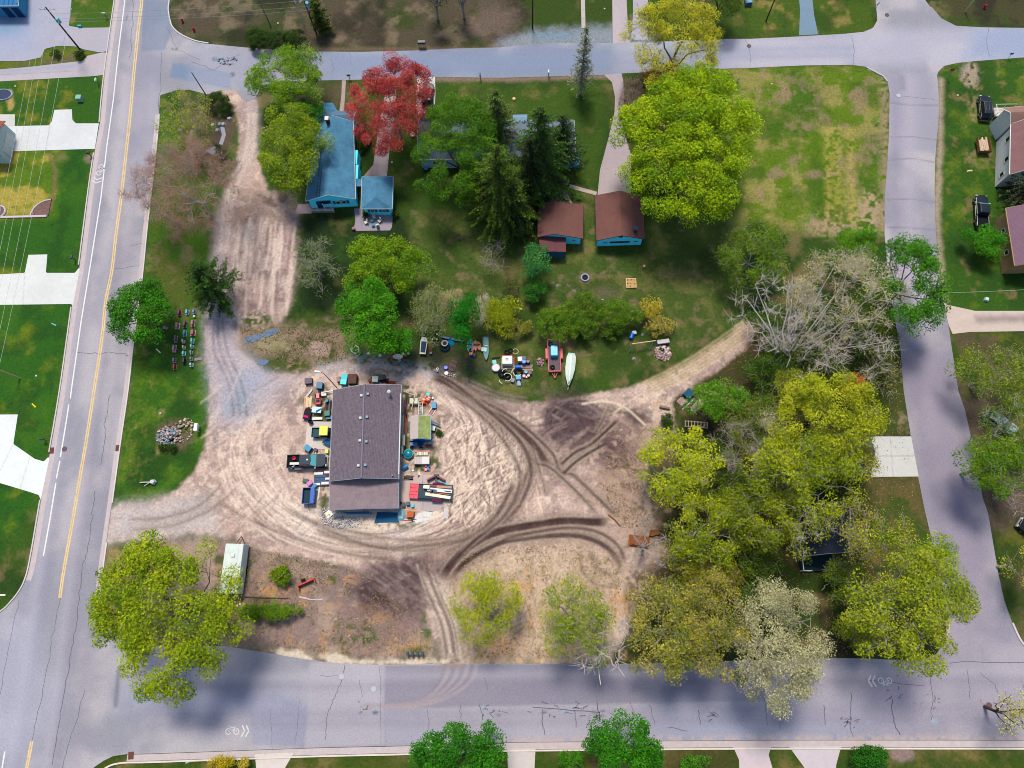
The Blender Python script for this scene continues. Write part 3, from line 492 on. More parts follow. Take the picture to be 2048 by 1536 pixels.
# kerbs and gutters
gut=M((196,184,196),var=.12,sc=1.2)
def gutter(pts,wd,off): 
    b_=MB(); P=smooth(pts,4); g=gp(P); q=[]
    for i in range(len(g)):
        d=np.array(g[min(i+1,len(g)-1)])-np.array(g[max(i-1,0)]); d/=np.linalg.norm(d)+1e-9; q.append((g[i][0]-d[1]*off,g[i][1]+d[0]*off))
    ribbon(b_,q,wd,.034,px=False); o=b_.build('gutter',gut); tag(o,kind='structure')
KL=[(238,-50),(230,0),(209,150),(200,245)]; KL2=[(190,300),(178,380),(159,530)]; KL3=[(144,614),(121,780),(100,904)]; KL4=[(82,1000),(61,1122),(51,1160),(40,1182),(22,1205),(0,1225),(-60,1262)]
gutter(KL[:1]+KL[1:]+KL2+KL3+KL4[:3],.75,.45)
KR=[(318,229),(316,260),(309,325),(303,380),(294,458),(284,557),(266,692),(256,780),(240,890),(224,1006)]; KR2=[(213,1085),(204,1150),(199,1201),(204,1235),(222,1264),(260,1284)]
gutter(KR+KR2[:3],.6,-.35)
for p in (KL,[(200,245),(190,300)][:0] or [(189,306),(178,380),(159,530)],KL3,KL4): kerb('kerb',p,.18,.15,0,(206,200,208),-.18)
for p in (KR,KR2): kerb('kerb',p,.18,.15,0,(214,210,216),0)
kerb('kerb',[(341,-40),(338,0),(336,20),(341,47),(349,60),(365,72),(391,83),(417,88)],.2,.15,0,(206,206,222),0)
SKE=[(186,1536),(208,1521),(227,1513),(255,1509),(307,1508),(500,1501),(646,1496),(820,1492),(1000,1486),(1169,1484),(1500,1481),(2048,1481),(2350,1482)]
gutter(SKE[3:],.8,-.4); kerb('kerb',offs(SKE,0),.2,.15,0,(222,214,214),-1.05+.0)
kerb('kerb',[(1733,134),(1757,147),(1768,153),(1775,163)],.18,.14,0,(196,196,214),-.2); kerb('kerb',[(2024,1246),(2048,1291),(2100,1330)],.25,.15,0,(206,200,212),-.1); kerb('kerb',[(1895,1240),(1890,1280),(1872,1308)],.3,.15,0,(200,186,190),0)
# sidewalk strip beyond the south kerb
# driveways, slabs, walks
CM=M(None,rough=.85,var=.07,sc=1.5,attr=True,bump=.004,name='concrete')
def slab(name,pts,col,joints=(),z=.045,tint=None,var=.25):
    def pf(p):
        n=ss((fbm(p.X,p.Y,2.5,3)-.4)*4)[...,None]*var; c0=C(*col); p.c[:]=c0*(1-n)+c0*.82*n
        if tint: 
            for (q,cc,a,so) in tint: p.poly(q,C(*cc),a,so,.3)
        for j in joints: p.stroke(j,.09,c0*.6,.8,.08,0)
    return sheet(name,[pts],z,.16,C(*col),pf,CM)
slab('driveway',[(-60,254),(0,253),(98,251),(104,243),(109,220),(144,219),(145,240),(152,247),(198,247),(190,298),(150,299),(20,303),(8,302),(-60,303)],(216,220,234),[[(100,250),(92,303)]])
slab('driveway',[(-80,550),(0,549),(50,546),(57,510),(95,509),(92,546),(150,546),(158,536),(160,538),(146,612),(143,608),(-80,611)],(220,224,234),[[(50,546),(46,610)]])
slab('driveway',[(-80,830),(36,829),(27,888),(70,918),(88,923),(97,914),(99,918),(84,990),(82,1000),(78,990),(60,984),(0,966),(-80,940)],(228,234,246),[[(27,889),(0,942)],[(60,915),(40,978)]])
slab('parking_lot',[(-120,-60),(145,-60),(143,5),(138,52),(160,56),(224,55),(219,102),(200,105),(172,100),(150,93),(115,92),(90,98),(82,115),(50,122),(-120,124)],(172,172,200),[[(137,55),(124,92)]],tint=[([(-120,10),(60,20),(50,90),(-120,110)],(136,162,214),.6,6),([(0,20),(40,20),(36,60),(0,60)],(60,150,200),.5,3),([(150,56),(222,56),(218,102),(140,90)],(176,170,188),.7,1)],z=.04)
slab('driveway',[(-120,145),(0,139),(60,134),(165,122),(175,112),(205,105),(216,106),(210,150),(180,153),(0,163),(-120,168)],(186,178,196),[[(0,150),(168,141)]],tint=[([(0,138),(160,126),(160,136),(0,150)],(150,158,194),.6,1)],z=.04)
slab('sidewalk',[(-60,229),(30,229),(30,252),(-60,252)],(206,206,216)); slab('sidewalk',[(-60,303),(20,303),(15,322),(0,324),(-60,324)],(190,196,214))
slab('sidewalk',[(684,161),(692,161),(690,195),(688,222),(679,222),(683,190)],(176,156,160),[[(683,185),(691,185)],[(682,205),(690,205)]])
slab('driveway',[(775,170),(792,170),(792,220),(786,250),(780,290),(774,352),(744,352),(748,320),(758,250),(768,200)],(182,166,176),[[(752,290),(782,292)],[(747,330),(776,332)],[(768,230),(788,230)]])
slab('patio',[(728,352),(746,330),(746,352),(746,352)],(176,158,166),z=.05)
slab('driveway',[(834,154),(870,154),(871,190),(869,215),(850,226),(832,232)],(206,214,226),[[(834,190),(870,190)]])
slab('patio',[(708,417),(725,417),(725,430),(786,428),(784,455),(780,461),(712,462),(708,458),(711,440)],(160,150,172),[[(724,430),(724,461)]])
slab('sidewalk',[(596,409),(624,407),(624,427),(590,428)],(176,156,168),[[(606,408),(604,428)]])
slab('driveway',[(1208,150),(1243,147),(1246,160),(1248,185),(1246,230),(1250,270),(1262,310),(1262,400),(1194,400),(1200,340),(1216,280),(1229,225),(1230,195),(1224,165)],(176,164,180),tint=[([(1205,340),(1255,340),(1255,400),(1200,400)],(192,178,186),.6,2)],z=.05)
slab('sidewalk',[(1118,364),(1130,366),(1194,384),(1192,391),(1126,373)],(188,172,176),z=.055); slab('driveway',[(1090,380),(1128,370),(1146,410),(1085,410)],(180,164,168),z=.045)
slab('sidewalk',[(1161,-40),(1169,-40),(1171,56),(1163,57)],(190,180,190),[[(1163,20),(1170,20)],[(1163,38),(1170,38)]])
slab('driveway',[(1224,-60),(1250,-60),(1256,60),(1260,86),(1226,88),(1225,50)],(186,174,190),z=.05); slab('driveway',[(1266,-60),(1296,-60),(1296,80),(1262,80),(1266,30)],(176,172,196),z=.05)
slab('driveway',[(1592,-60),(1618,-60),(1628,30),(1636,69),(1598,71),(1600,20)],(120,146,176),z=.04)
slab('driveway',[(1738,873),(1822,873),(1837,953),(1742,954)],(206,208,216),[[(1780,873),(1786,954)],[(1738,912),(1829,912)]])
slab('driveway',[(1888,606),(1900,611),(1950,622),(2200,622),(2200,660),(1940,664),(1905,668),(1897,650)],(206,190,190),z=.04,tint=[([(1950,632),(2200,628),(2200,642),(1950,646)],(120,104,112),.6,.7)])
slab('driveway',[(510,1508),(588,1505),(570,1536),(560,1600),(520,1600),(513,1540)],(216,208,212),z=.05); slab('driveway',[(1014,1496),(1071,1497),(1069,1536),(1068,1620),(1020,1620)],(206,198,204),z=.05)
slab('driveway',[(1466,1493),(1542,1493),(1537,1510),(1552,1560),(1480,1600),(1478,1520)],(206,192,208),z=.05); slab('driveway',[(1578,1493),(1682,1492),(1672,1530),(1668,1600),(1640,1600),(1612,1540)],(206,196,214),z=.05)
slab('concrete_slab',[(617,842),(665,844),(663,899),(611,898),(612,868)],(214,204,208),z=.05); slab('concrete_slab',[(800,950),(885,950),(900,968),(898,1000),(880,1020),(860,1024),(838,1018),(800,1016)],(198,180,184),[[(845,950),(846,1020)]],tint=[([(840,995),(890,995),(885,1018),(845,1018)],(150,160,186),.5,1.5)],z=.05)  # blue-grey slab tint paints the flatbed trailer's cast shadow
slab('paving_stones',[(838,1026),(866,1022),(858,1040),(834,1046),(820,1042)],(226,224,232),[[(838,1036),(860,1034)],[(846,1024),(846,1044)]],z=.05); slab('paving_stones',[(888,1018),(896,1012),(896,1038),(888,1036)],(206,204,214),z=.05)
slab('walkway',[(386,250),(392,252),(382,282),(374,290),(378,270)],(150,134,126),z=.03); slab('walkway',[(440,252),(448,252),(452,270),(445,290),(438,288),(444,270)],(166,166,190),z=.03); slab('walkway',[(410,302),(430,293),(436,298),(426,310)],(150,156,180),z=.03)
# standing water
for P in ([(486,682),(500,672),(520,667),(524,676),(505,685),(490,686)],[(524,668),(538,660),(556,657),(556,664),(540,672),(528,675)],[(515,722),(530,719),(538,722),(530,730),(518,730)]):
    b_=MB(); b_.prism(gp(smooth(P+P[:1],3)[:-1]),0,.045); o=b_.build('puddle',M((96,120,160),rough=.05,var=.3,sc=.8)); tag(o,kind='structure')
# ---------------- buildings ----------------
def gable(T,q,ze,zr,roofm,wallm,axis='y',ov=.3,hip=0,th=.14,gablem=None,z0=0,trim=None,wallname='wall',rf=.5,parapet=True):
    """q = px corners (nw,ne,se,sw) of the eaves at height ze; children of T in T's frame"""
    o=np.array(T.location[:2]); c=[np.array(G(p[0],p[1],ze)[:2])-o for p in q]; nw,ne,se,sw=c
    if axis=='y': a0,a1,b0,b1=sw,se,nw,ne      # gable ends: a (south) and b (north)
    else: a0,a1,b0,b1=se,ne,sw,nw
    ra=a0+(a1-a0)*rf; rb=b0+(b1-b0)*rf
    u=(rb-ra)/np.linalg.norm(rb-ra)
    if hip: ra,rb=ra+u*hip,rb-u*hip
    m_=MB()
    for e0,e1 in ((a0,b0),(a1,b1)):
        P=[(*e0,ze),(*e1,ze),(*rb,zr),(*ra,zr)]; m_.add(P+[(x,y,z-th) for x,y,z in P],[(0,1,2,3),(7,6,5,4),(0,4,5,1),(1,5,6,2),(3,7,4,0)])
    if hip:
        for e0,e1,r in ((a0,a1,ra),(b0,b1,rb)): 
            P=[(*e0,ze),(*e1,ze),(*r,zr)]; m_.add(P+[(x,y,z-th) for x,y,z in P],[(0,1,2),(5,4,3),(0,3,4,1)])
    roof=m_.build('roof',roofm,T)
    cen=(nw+ne+se+sw)/4
    def ins(p,k=ov): 
        d=p-cen; v1=(ne-nw)/np.linalg.norm(ne-nw); v2=(nw-sw)/np.linalg.norm(nw-sw); return p-v1*np.sign(d.dot(v1))*k-v2*np.sign(d.dot(v2))*k
    A0,A1,B0,B1=map(ins,(a0,a1,b0,b1)); zt=ze-th+ov*(zr-ze)/max(np.linalg.norm(a1-a0)/2,.1)-.02
    w_=MB(); base=[A0,A1,B1,B0]
    vs=[(*p,z0) for p in base]+[(*p,zt) for p in base]; fs=[(0,1,5,4),(1,2,6,5),(2,3,7,6),(3,0,4,7),(3,2,1,0),(4,5,6,7)]; w_.add(vs,fs)
    if not hip:
        for e0,e1 in ((A0,A1),(B0,B1)):
            mid=e0+(e1-e0)*rf; w_.add([(*e0,zt),(*e1,zt),(*mid,zr-th-.06)],[(0,1,2)])
    wall=w_.build(wallname,wallm,T)
    if trim:
        t_=MB()
        for e0,e1,r in ((a0,a1,a0+(a1-a0)*rf),(b0,b1,b0+(b1-b0)*rf)):
            if hip: t_.tube([(*e0,ze-.08),(*e1,ze-.08)],.07,4)
            else: t_.tube([(*e0,ze-.08),(*r,zr-.08),(*e1,ze-.08)],.07,4)
        for e0,e1 in ((a0,b0),(a1,b1)): t_.tube([(*e0,ze-.08),(*e1,ze-.08)],.08,4)
        t_.build('fascia',trim,T)
    return dict(roof=roof,wall=wall,s=(A0,A1) if axis=='y' else (B0,A0),e=(A1,B1) if axis=='y' else (A0,A1),w=(B0,A0) if axis=='y' else (B1,B0),c=c,ra=ra,rb=rb,ze=ze,zr=zr)
def opening(T,wl_,fr,z,wd,h,kind='window',frame=(230,232,236),pane=(30,36,48),shut=None,dep=.06):
    a,b=np.array(wl_[0]),np.array(wl_[1]); u=(b-a)/np.linalg.norm(b-a); n=np.array([u[1],-u[0]]); p=a+(b-a)*fr+n*dep/2; ang=math.degrees(math.atan2(u[1],u[0]))
    f=MB()
    if kind=='window':
        for dx,dz,sx,sz in ((-wd/2,0,.1,h),(wd/2,0,.1,h),(0,0,wd+.1,.1),(0,h-.1,wd+.1,.1)): 
            q=p+u*dx; f.box(q[0],q[1],z+dz,sx,dep+.05,sz,ang)
        F_=f.build('window',M(frame,rough=.5,var=.03),T); g=MB(); g.box(p[0],p[1],z+.1,wd-.1,dep,h-.2,ang); g.build('pane',GLASS(pane),F_)
    else:
        f.box(p[0],p[1],z,wd,dep+.03,h,ang); F_=f.build(kind,M(frame,rough=.6,var=.05,stripe=('Z',.5,.15,0) if kind=='garage_door' else None),T)
    if shut:
        for s_ in (-1,1): q=p+u*s_*(wd/2+.28); g=MB(); g.box(q[0],q[1],z,.4,dep+.02,h,ang); g.build('shutter',M(shut,var=.05),F_)
    return F_
SHADE_CYAN=M((110,290,340),rough=.7,var=.05,stripe=('Z',.2,.10,0)); WHT=M((232,236,242),rough=.6,var=.03)  # cyan wall colour: blue shade of white walls put into the paint
def cen(q,ze): 
    g=[G(p[0],p[1],ze) for p in q]; return np.mean([p[:2] for p in g],0)
def bld(name,label,cat,q,ze,group=None):
    o=bpy.data.objects.new(name,None); SC.collection.objects.link(o); c=cen(q,ze); o.location=(c[0],c[1],0); return tag(o,label,cat,group)
# workshop
q=[(666,780),(802,770),(797,957),(659,962)]
T=bld('workshop','long purple-grey roofed workshop with a lower annexe amid the dirt yard','workshop',q,3.0)
RF=M((118,108,126),rough=.9,var=.3,sc=2.2,stripe=('X',.4,.38,5)); RF2=M((146,130,144),rough=.9,var=.2,sc=1.2,stripe=('Y',.3,.25,3))
S=gable(T,q,3.0,4.7,RF,M((196,210,226),var=.1),trim=M((196,206,224),var=.05)); c0=np.array(T.location[:2])
q2=[(660,962),(797,958),(797,1016),(659,1020)]
S2=gable(T,q2,2.2,2.75,RF2,M((84,108,130),var=.15),wallname='annexe_wall',trim=M((150,186,214)))
S2['roof'].name='annexe_roof'
m_=MB(); m_.tube([(*S['ra'],4.74),(*S['rb'],4.74)],.13,6); m_.build('ridge_cap',M((136,126,156),var=.1),T)
for i,(a,b) in enumerate([((723,791),(736,788)),((721,836),(734,834)),((720,881),(733,883)),((717,931),(731,930))]):
    for (px,py),sg in ((a,-1),(b,1)):
        g=np.array(G(px,py,4.65)[:2])-c0; v=MB(); v.box(g[0],g[1],4.38,.3,.3,.34); v.box(g[0],g[1],4.72,.42,.42,.1,top=(.8,.8)); v.build('roof_vent',M((196,196,206) if sg<0 else (110,150,180),rough=.5,var=.05),T)
g=np.array(G(779,785,4.2)[:2])-c0; v=MB(); v.cyl(g[0],g[1],3.4,.12,1.2); v.lathe(g[0],g[1],[(.12,4.5),(.26,4.6),(.26,4.75),(.04,4.9)]); v.build('flue_pipe',M((214,222,230),rough=.4,var=.05),T)
g=np.array(G(785,951,3.4)[:2])-c0; v=MB(); v.cyl(g[0],g[1],3.0,.09,.7); v.build('flue_pipe',M((150,150,170),rough=.5),T)
for fr,wd,h in ((.12,1.1,2.1),(.62,.9,2.0)): opening(T,(S['e'][0],S['e'][1]),fr,0,wd,h,'door',(206,214,222))
for fr in (.3,.45,.8): opening(T,S['e'],fr,1.2,1.1,.9)
opening(T,S['w'],.42,0,3.2,2.5,'garage_door',(206,210,216)); opening(T,S['w'],.75,0,2.8,2.4,'garage_door',(206,210,216)); opening(T,S2['s'],.8,0,3.0,2.0,'garage_door',(214,222,232))
m_=MB(); a,b=S['e']; m_.tube([(a[0]+.32,a[1]+.3,3.0),(b[0]+.32,b[1]-1,3.0)],.09,6); m_.tube([(b[0]+.32,b[1]-1,3.0),(b[0]+.32,b[1]-1,.2)],.05,6); m_.build('gutter_pipe',M((222,228,238),rough=.5,var=.05),T)
# house and garage: blue shade is put into their wall colour
q=[(632,242),(706,243),(711,397),(611,402)]
T=bld('house','clapboard house, its white walls coloured cyan as if shaded, with a blue-grey shingle roof, a brick chimney and a corner porch','house',q,2.9); c0=np.array(T.location[:2])
RB=M((80,134,178),rough=.9,var=.3,sc=.6,stripe=('Y',.22,.12,2))
S=gable(T,q,2.9,4.5,RB,SHADE_CYAN,trim=WHT)
for fr in (.62,.74): opening(T,S['s'],fr,1.1,.75,.9,shut=(20,120,180))
opening(T,S['s'],.33,1.3,1.9,1.0,frame=(20,150,210)); opening(T,S['s'],.2,.1,.9,2.0,'door',(20,70,110))
for fr in (.75,.9): opening(T,S['e'],fr,1.0,1.3,1.3)
q_=[(633,222),(712,222),(706,244),(632,244)]; S3=gable(T,q_,2.6,3.0,M((92,120,156),rough=.9,var=.16,sc=1),SHADE_CYAN,axis='x',ov=.25,wallname='annexe_wall',trim=WHT); S3['roof'].name='annexe_roof'
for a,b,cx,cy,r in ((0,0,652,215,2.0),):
    g=np.array(G(cx,cy+8,2.4)[:2])-c0; v=MB(); v.cyl(g[0],g[1],2.4,r,.9,6,.1); v.build('bay_roof',RB,T); v=MB(); v.cyl(g[0],g[1],0,r*.85,2.42,6); v.build('bay_wall',SHADE_CYAN,T)
v=MB(); g=np.array(G(656,243,4.6)[:2])-c0; v.box(g[0],g[1],2.6,.5,.6,2.8); v.build('chimney',M((112,56,60),var=.2),T); v=MB(); v.box(g[0],g[1],5.4,.62,.72,.14); v.build('chimney_cap',WHT,T)
v=MB(); a,b=S['e']
for t in (.36,.56,): p=a+(b-a)*t; v.box(p[0]+.35,p[1],0,.7,2.6,2.3)
v.build('bay_wall',SHADE_CYAN,T)
# porch at the south-west corner
m_=MB(); e0=np.array(G(613,404,2.7)[:2])-c0; e1=np.array(G(660,404,2.7)[:2])-c0
pts=[(e0[0]+.1,e0[1]-.3),(e1[0],e1[1]-.3)]
for t in (0,.33,.66,1): x_=pts[0][0]+(pts[1][0]-pts[0][0])*t; m_.tube([(x_,pts[0][1],0),(x_,pts[0][1],2.6)],.07,6)
for z_ in (.5,1.0): m_.tube([(pts[0][0],pts[0][1],z_),(pts[1][0],pts[1][1],z_)],.05,4)
m_.build('porch_railing',WHT,T); m_=MB(); m_.box((pts[0][0]+pts[1][0])/2,pts[0][1]+.5,0,pts[1][0]-pts[0][0],1.2,.25); m_.build('porch_floor',M((150,140,150)),T)
m_=MB(); g=np.array(G(640,335,4.3)[:2])-c0
for s_ in (-.22,.22): m_.tube([(g[0]+s_-.1,g[1]-5,3.95+.02),(g[0]+s_+.1,g[1]+6,3.95+.02)],.035,4)
for i in range(18): m_.tube([(g[0]-.3+i*.01,g[1]-5+i*.62,3.97),(g[0]+.3+i*.01,g[1]-5+i*.62,3.97)],.025,4)
m_.build('roof_ladder',M((50,80,110)),T)
q=[(724,353),(786,353),(784,417),(722,417)]
T=bld('garage','small garage, its white walls coloured shade-cyan, with a blue hipped roof and two shuttered windows, behind the cyan house','garage',q,2.5); c0=np.array(T.location[:2])
S=gable(T,q,2.5,3.4,RB,SHADE_CYAN,hip=1.6,trim=WHT)
for fr in (.3,.72): opening(T,S['s'],fr,1.0,.6,.7,shut=(20,120,180))
opening(T,(S['c'][1],S['c'][0]),.5,0,2.6,2.1,'garage_door'); m_=MB(); g=np.array(G(716,366,2.3)[:2])-c0; m_.box(g[0],g[1],2.25,1.9,1.3,.12); m_.build('breezeway_roof',RB,T)
# two brown-roofed garages
RBR=M((122,84,82),rough=.9,var=.14,sc=.8,stripe=('Y',.2,.12,1)); 
q=[(1190,391),(1285,391),(1290,478),(1193,481)]
T=bld('garage','larger garage, its white walls coloured cyan for shade, with a brown roof at the end of the curved driveway','garage',q,2.5); c0=np.array(T.location[:2])
S=gable(T,q,2.5,3.9,RBR,SHADE_CYAN,trim=M((66,54,60)))
opening(T,S['s'],.17,1.0,.55,.45,frame=(200,225,240)); opening(T,S['s'],.5,1.0,3.0,.45,frame=(96,60,72),pane=(70,40,56)); opening(T,S['s'],.86,1.0,.55,.45,frame=(200,225,240)); opening(T,S['s'],.5,2.8,.5,.35,frame=(50,40,60))
v=MB(); g=np.array(G(1270,462,3.2)[:2])-c0; v.box(g[0],g[1],2.3,.45,.5,1.6); v.build('chimney',M((120,58,44),var=.2),T); v=MB(); v.box(g[0],g[1],3.9,.5,.55,.25); v.build('chimney_cap',M((40,100,150)),T)
opening(T,(S['c'][1]*.96,S['c'][0]*.96),.5,0,3.0,2.1,'garage_door')
q=[(1077,408),(1166,410),(1166,477),(1075,474)]
T=bld('shed','smaller shed, its white walls given a cyan shade colour, with a brown roof and a lean-to, beside the larger brown-roofed garage','shed',q,2.5); c0=np.array(T.location[:2])
S=gable(T,q,2.5,3.7,RBR,SHADE_CYAN,trim=M((80,52,56)),rf=.35); opening(T,S['s'],.84,1.1,.5,.4)
q_=[(1078,472),(1132,472),(1132,504),(1080,504)]
S3=gable(T,q_,2.15,2.35,M((112,70,80),rough=.9,var=.12,sc=1),M((50,110,150)),ov=.12,wallname='annexe_wall'); S3['roof'].name='annexe_roof'
# house hidden under the spruces
q=[(838,240),(1148,240),(1150,318),(836,318)]
T=bld('house','low grey-roofed house almost hidden below tall spruces and the round green tree','house',q,3.0); c0=np.array(T.location[:2])
S=gable(T,q,3.0,4.3,M((106,118,142),rough=.9,var=.2,sc=.6,stripe=('Y',.22,.1,1)),M((170,200,224),var=.08),axis='x',trim=WHT)
for fr in (.1,.25,.6,.75,.88): opening(T,S['s'],fr,1.0,1.1,1.1)
v=MB(); g=np.array(G(1040,240,3.2)[:2])-c0; v.box(g[0],g[1],2.6,2.4,3,.7,top=(1,.3)); v.build('dormer_roof',M((120,150,184),var=.1),T)
v=MB(); g=np.array(G(1136,322,.8)[:2])-c0; v.box(g[0],g[1],0,3.6,1.6,.6); v.build('deck',M((60,170,226),var=.1),T); v=MB()
for s_ in ((-1.8,-.8,1.8,-.8),(1.8,-.8,1.8,.8)): v.tube([(g[0]+s_[0],g[1]+s_[1],1.4),(g[0]+s_[2],g[1]+s_[3],1.4)],.05,4); 
for s_ in ((-1.8,-.8),(0,-.8),(1.8,-.8),(1.8,.8)): v.tube([(g[0]+s_[0],g[1]+s_[1],.1),(g[0]+s_[0],g[1]+s_[1],1.4)],.05,4)
v.build('deck_railing',WHT,T)
q=[(836,232),(868,236),(870,268),(834,268)]
S3=gable(T,q,2.9,3.2,M((84,70,82),var=.15),M((150,160,176)),ov=.15,wallname='annexe_wall'); S3['roof'].name='annexe_roof'
# white and beige houses on the east side
q=[(2022,248),(2120,236),(2124,340),(2020,348)]
T=bld('house','white-walled house with a brown-purple roof and small white porch at the right edge','house',q,4.4); c0=np.array(T.location[:2])
S=gable(T,q,4.4,6.6,M((136,100,108),rough=.9,var=.15,sc=.8,stripe=('Y',.25,.1,1)),M((226,228,236),var=.04,stripe=('Z',.22,.08,0)),ov=.35,trim=M((236,238,244)))
for fr,z_ in ((.2,2.6),(.62,2.4),(.86,1.2)): opening(T,S['w'],fr,z_,.8,1.2)
q_=[(2004,216),(2110,206),(2112,250),(2022,251)]; S3=gable(T,q_,4.3,5.4,M((150,116,112),rough=.9,var=.15,sc=.8,stripe=('X',.25,.1,1)),M((226,228,236)),axis='x',ov=.3,wallname='annexe_wall',trim=WHT); S3['roof'].name='annexe_roof'
v=MB(); g=np.array(G(2014,218,1.5)[:2])-c0; v.box(g[0],g[1],.6,3.4,1.6,.2); v.build('porch_floor',M((214,206,206)),T); v=MB()
for a,b in (((-1.7,.8),(1.7,.8)),((-1.7,.8),(-1.7,-.8)),((-1.7,-.8),(1.7,-.8))): v.tube([(g[0]+a[0],g[1]+a[1],1.7),(g[0]+b[0],g[1]+b[1],1.7)],.06,4)
for a in ((-1.7,.8),(1.7,.8),(-1.7,-.8),(0,.8),(1.7,-.8)): v.tube([(g[0]+a[0],g[1]+a[1],0),(g[0]+a[0],g[1]+a[1],1.7)],.06,4)
v.build('porch_railing',WHT,T)
q=[(2012,416),(2110,416),(2130,528),(2030,531)]
T=bld('house','tan-walled building with a purple metal roof, at the right edge behind the green bush','house',q,3.6)
S=gable(T,q,3.6,5.4,M((128,98,124),rough=.7,var=.1,sc=1,stripe=('Y',.4,.18,0)),M((176,144,106),var=.08),ov=.3,trim=M((190,160,120)))
for fr in (.3,.7): opening(T,S['w'],fr,1.4,.8,.9)
# dark houses in the wood
q=[(1600,1010),(1702,1004),(1698,1104),(1602,1112)]
T=bld('house','dark navy-roofed house partly covered by yellow-green trees in the lower right wood','house',q,3.2); c0=np.array(T.location[:2])
RN=M((36,46,66),rough=.8,var=.2,sc=.7,stripe=('Y',.25,.15,1)); S=gable(T,q,3.2,4.8,RN,M((130,140,156),var=.1),trim=M((150,170,196)))
for fr in (.3,.7): opening(T,S['s'],fr,1.0,1.0,1.0)
v=MB(); g=np.array(G(1662,1034,4.6)[:2])-c0; v.cyl(g[0],g[1],3.8,.2,1.2); v.build('flue_pipe',M((200,210,220)),T)
v=MB(); g=np.array(G(1634,1124,.5)[:2])-c0; v.box(g[0],g[1],0,4.6,2.4,.5); v.build('deck',M((30,56,70),var=.1),T); v=MB()
for x_ in (-2.3,-1.2,.9,2.3): v.tube([(g[0]+x_,g[1]-1.2,0),(g[0]+x_,g[1]-1.2,1.5)],.07,4)
v.tube([(g[0]-2.3,g[1]-1.2,1.5),(g[0]-1.2,g[1]-1.2,1.5)],.07,4); v.tube([(g[0]-2.3,g[1]-1.2,1.5),(g[0]-2.3,g[1]+1.2,1.5)],.07,4); v.build('deck_railing',WHT,T)
q=[(1604,868),(1738,866),(1742,950),(1604,954)]
T=bld('house','slate-blue roofed house under yellow-green trees beside the square white driveway','house',q,3.0); c0=np.array(T.location[:2])
S=gable(T,q,3.0,4.6,M((84,90,122),rough=.8,var=.2,sc=.7,stripe=('Y',.25,.12,1)),M((60,66,90),var=.1),axis='x',trim=M((120,130,150))); opening(T,(S['c'][2],S['c'][1]),.5,0,3.6,2.1,'garage_door',(70,80,100))
q_=[(1578,940),(1616,940),(1616,978),(1578,978)]; S3=gable(T,q_,2.6,3.0,M((110,106,134),var=.12),M((120,120,130)),ov=.2,wallname='annexe_wall'); S3['roof'].name='annexe_roof'
T=thing('playset','white pipe-framed swing frame beside the slate-blue roofed house','swing set',1558,952); v=MB()
for a,b in (((-.9,-1,0),(-.9,.6,2)),((.9,-1,0),(.9,.6,2)),((-.9,.6,2),(.9,.6,2)),((-.9,1.6,0),(-.9,.6,2)),((.9,1.6,0),(.9,.6,2))): v.tube([a,b],.08,5)
v.build('frame',WHT,T); v=MB(); v.box(0,.6,.6,.5,.25,.06); v.build('seat',M((40,60,90)),T); v=MB(); v.tube([(-.22,.6,.6),(-.22,.6,2)],.02,4); v.tube([(.22,.6,.6),(.22,.6,2)],.02,4); v.build('chain',M((150,150,160)),T)
# west side
q=[(-90,232),(14,240),(-4,310),(-90,312)]
T=bld('house','white-walled house with a red-brown roof edge at the left edge of the view','house',q,3.2)
S=gable(T,[(-120,238),(10,242),(-2,308),(-130,306)],3.2,4.6,M((150,84,72),rough=.9,var=.15,sc=.8),M((206,226,240),var=.04),axis='x',trim=M((140,84,76))); opening(T,S['e'],.5,0,3.8,2.2,'garage_door',(228,236,244))
q=[(-80,-40),(34,-40),(36,20),(-80,22)]
T=bld('commercial_building','bright blue building with white roof stripes in the top left corner','building',q,3.0); S=gable(T,[(-120,-60),(38,-60),(36,11),(-120,12)],3.0,3.5,M((40,120,190),rough=.7,var=.15,sc=1,stripe=('X',1.6,.5,0)),M((60,150,210),var=.08),axis='x',trim=WHT)
for fr in (.8,.93): opening(T,S['s'],fr,0,1.2,2.2,'door',(24,60,110))
# small shed beside the workshop
q=[(822,833),(861,832),(861,878),(821,878)]
T=bld('garden_shed','small shed with a half pink, half mossy green ridged roof beside the workshop','shed',q,2.2); c0=np.array(T.location[:2])
S=gable(T,q,2.2,2.9,M((206,190,196),rough=.8,var=.06,sc=2,stripe=('Y',.28,.12,0)),M((10,140,214),var=.06),ov=.12,trim=M((190,220,236)),rf=.42)
m_=MB(); r0,r1=S['ra'],S['rb']; e0,e1=S['c'][2],S['c'][1]; m_.add([(r0[0],r0[1],2.92),(e0[0],e0[1],2.22),(e1[0],e1[1],2.22),(r1[0],r1[1],2.92),(r0[0],r0[1],2.9),(e0[0],e0[1],2.2),(e1[0],e1[1],2.2),(r1[0],r1[1],2.9)],[(0,1,2,3),(0,4,5,1),(1,5,6,2),(2,6,7,3),(3,7,4,0)]); m_.build('roof',M((150,166,110),rough=.9,var=.4,sc=.9,stripe=('Y',.28,.12,0)),T)['label']='mossy green half of the roof'
opening(T,S['s'],.5,0,.9,1.8,'door',(14,110,180))
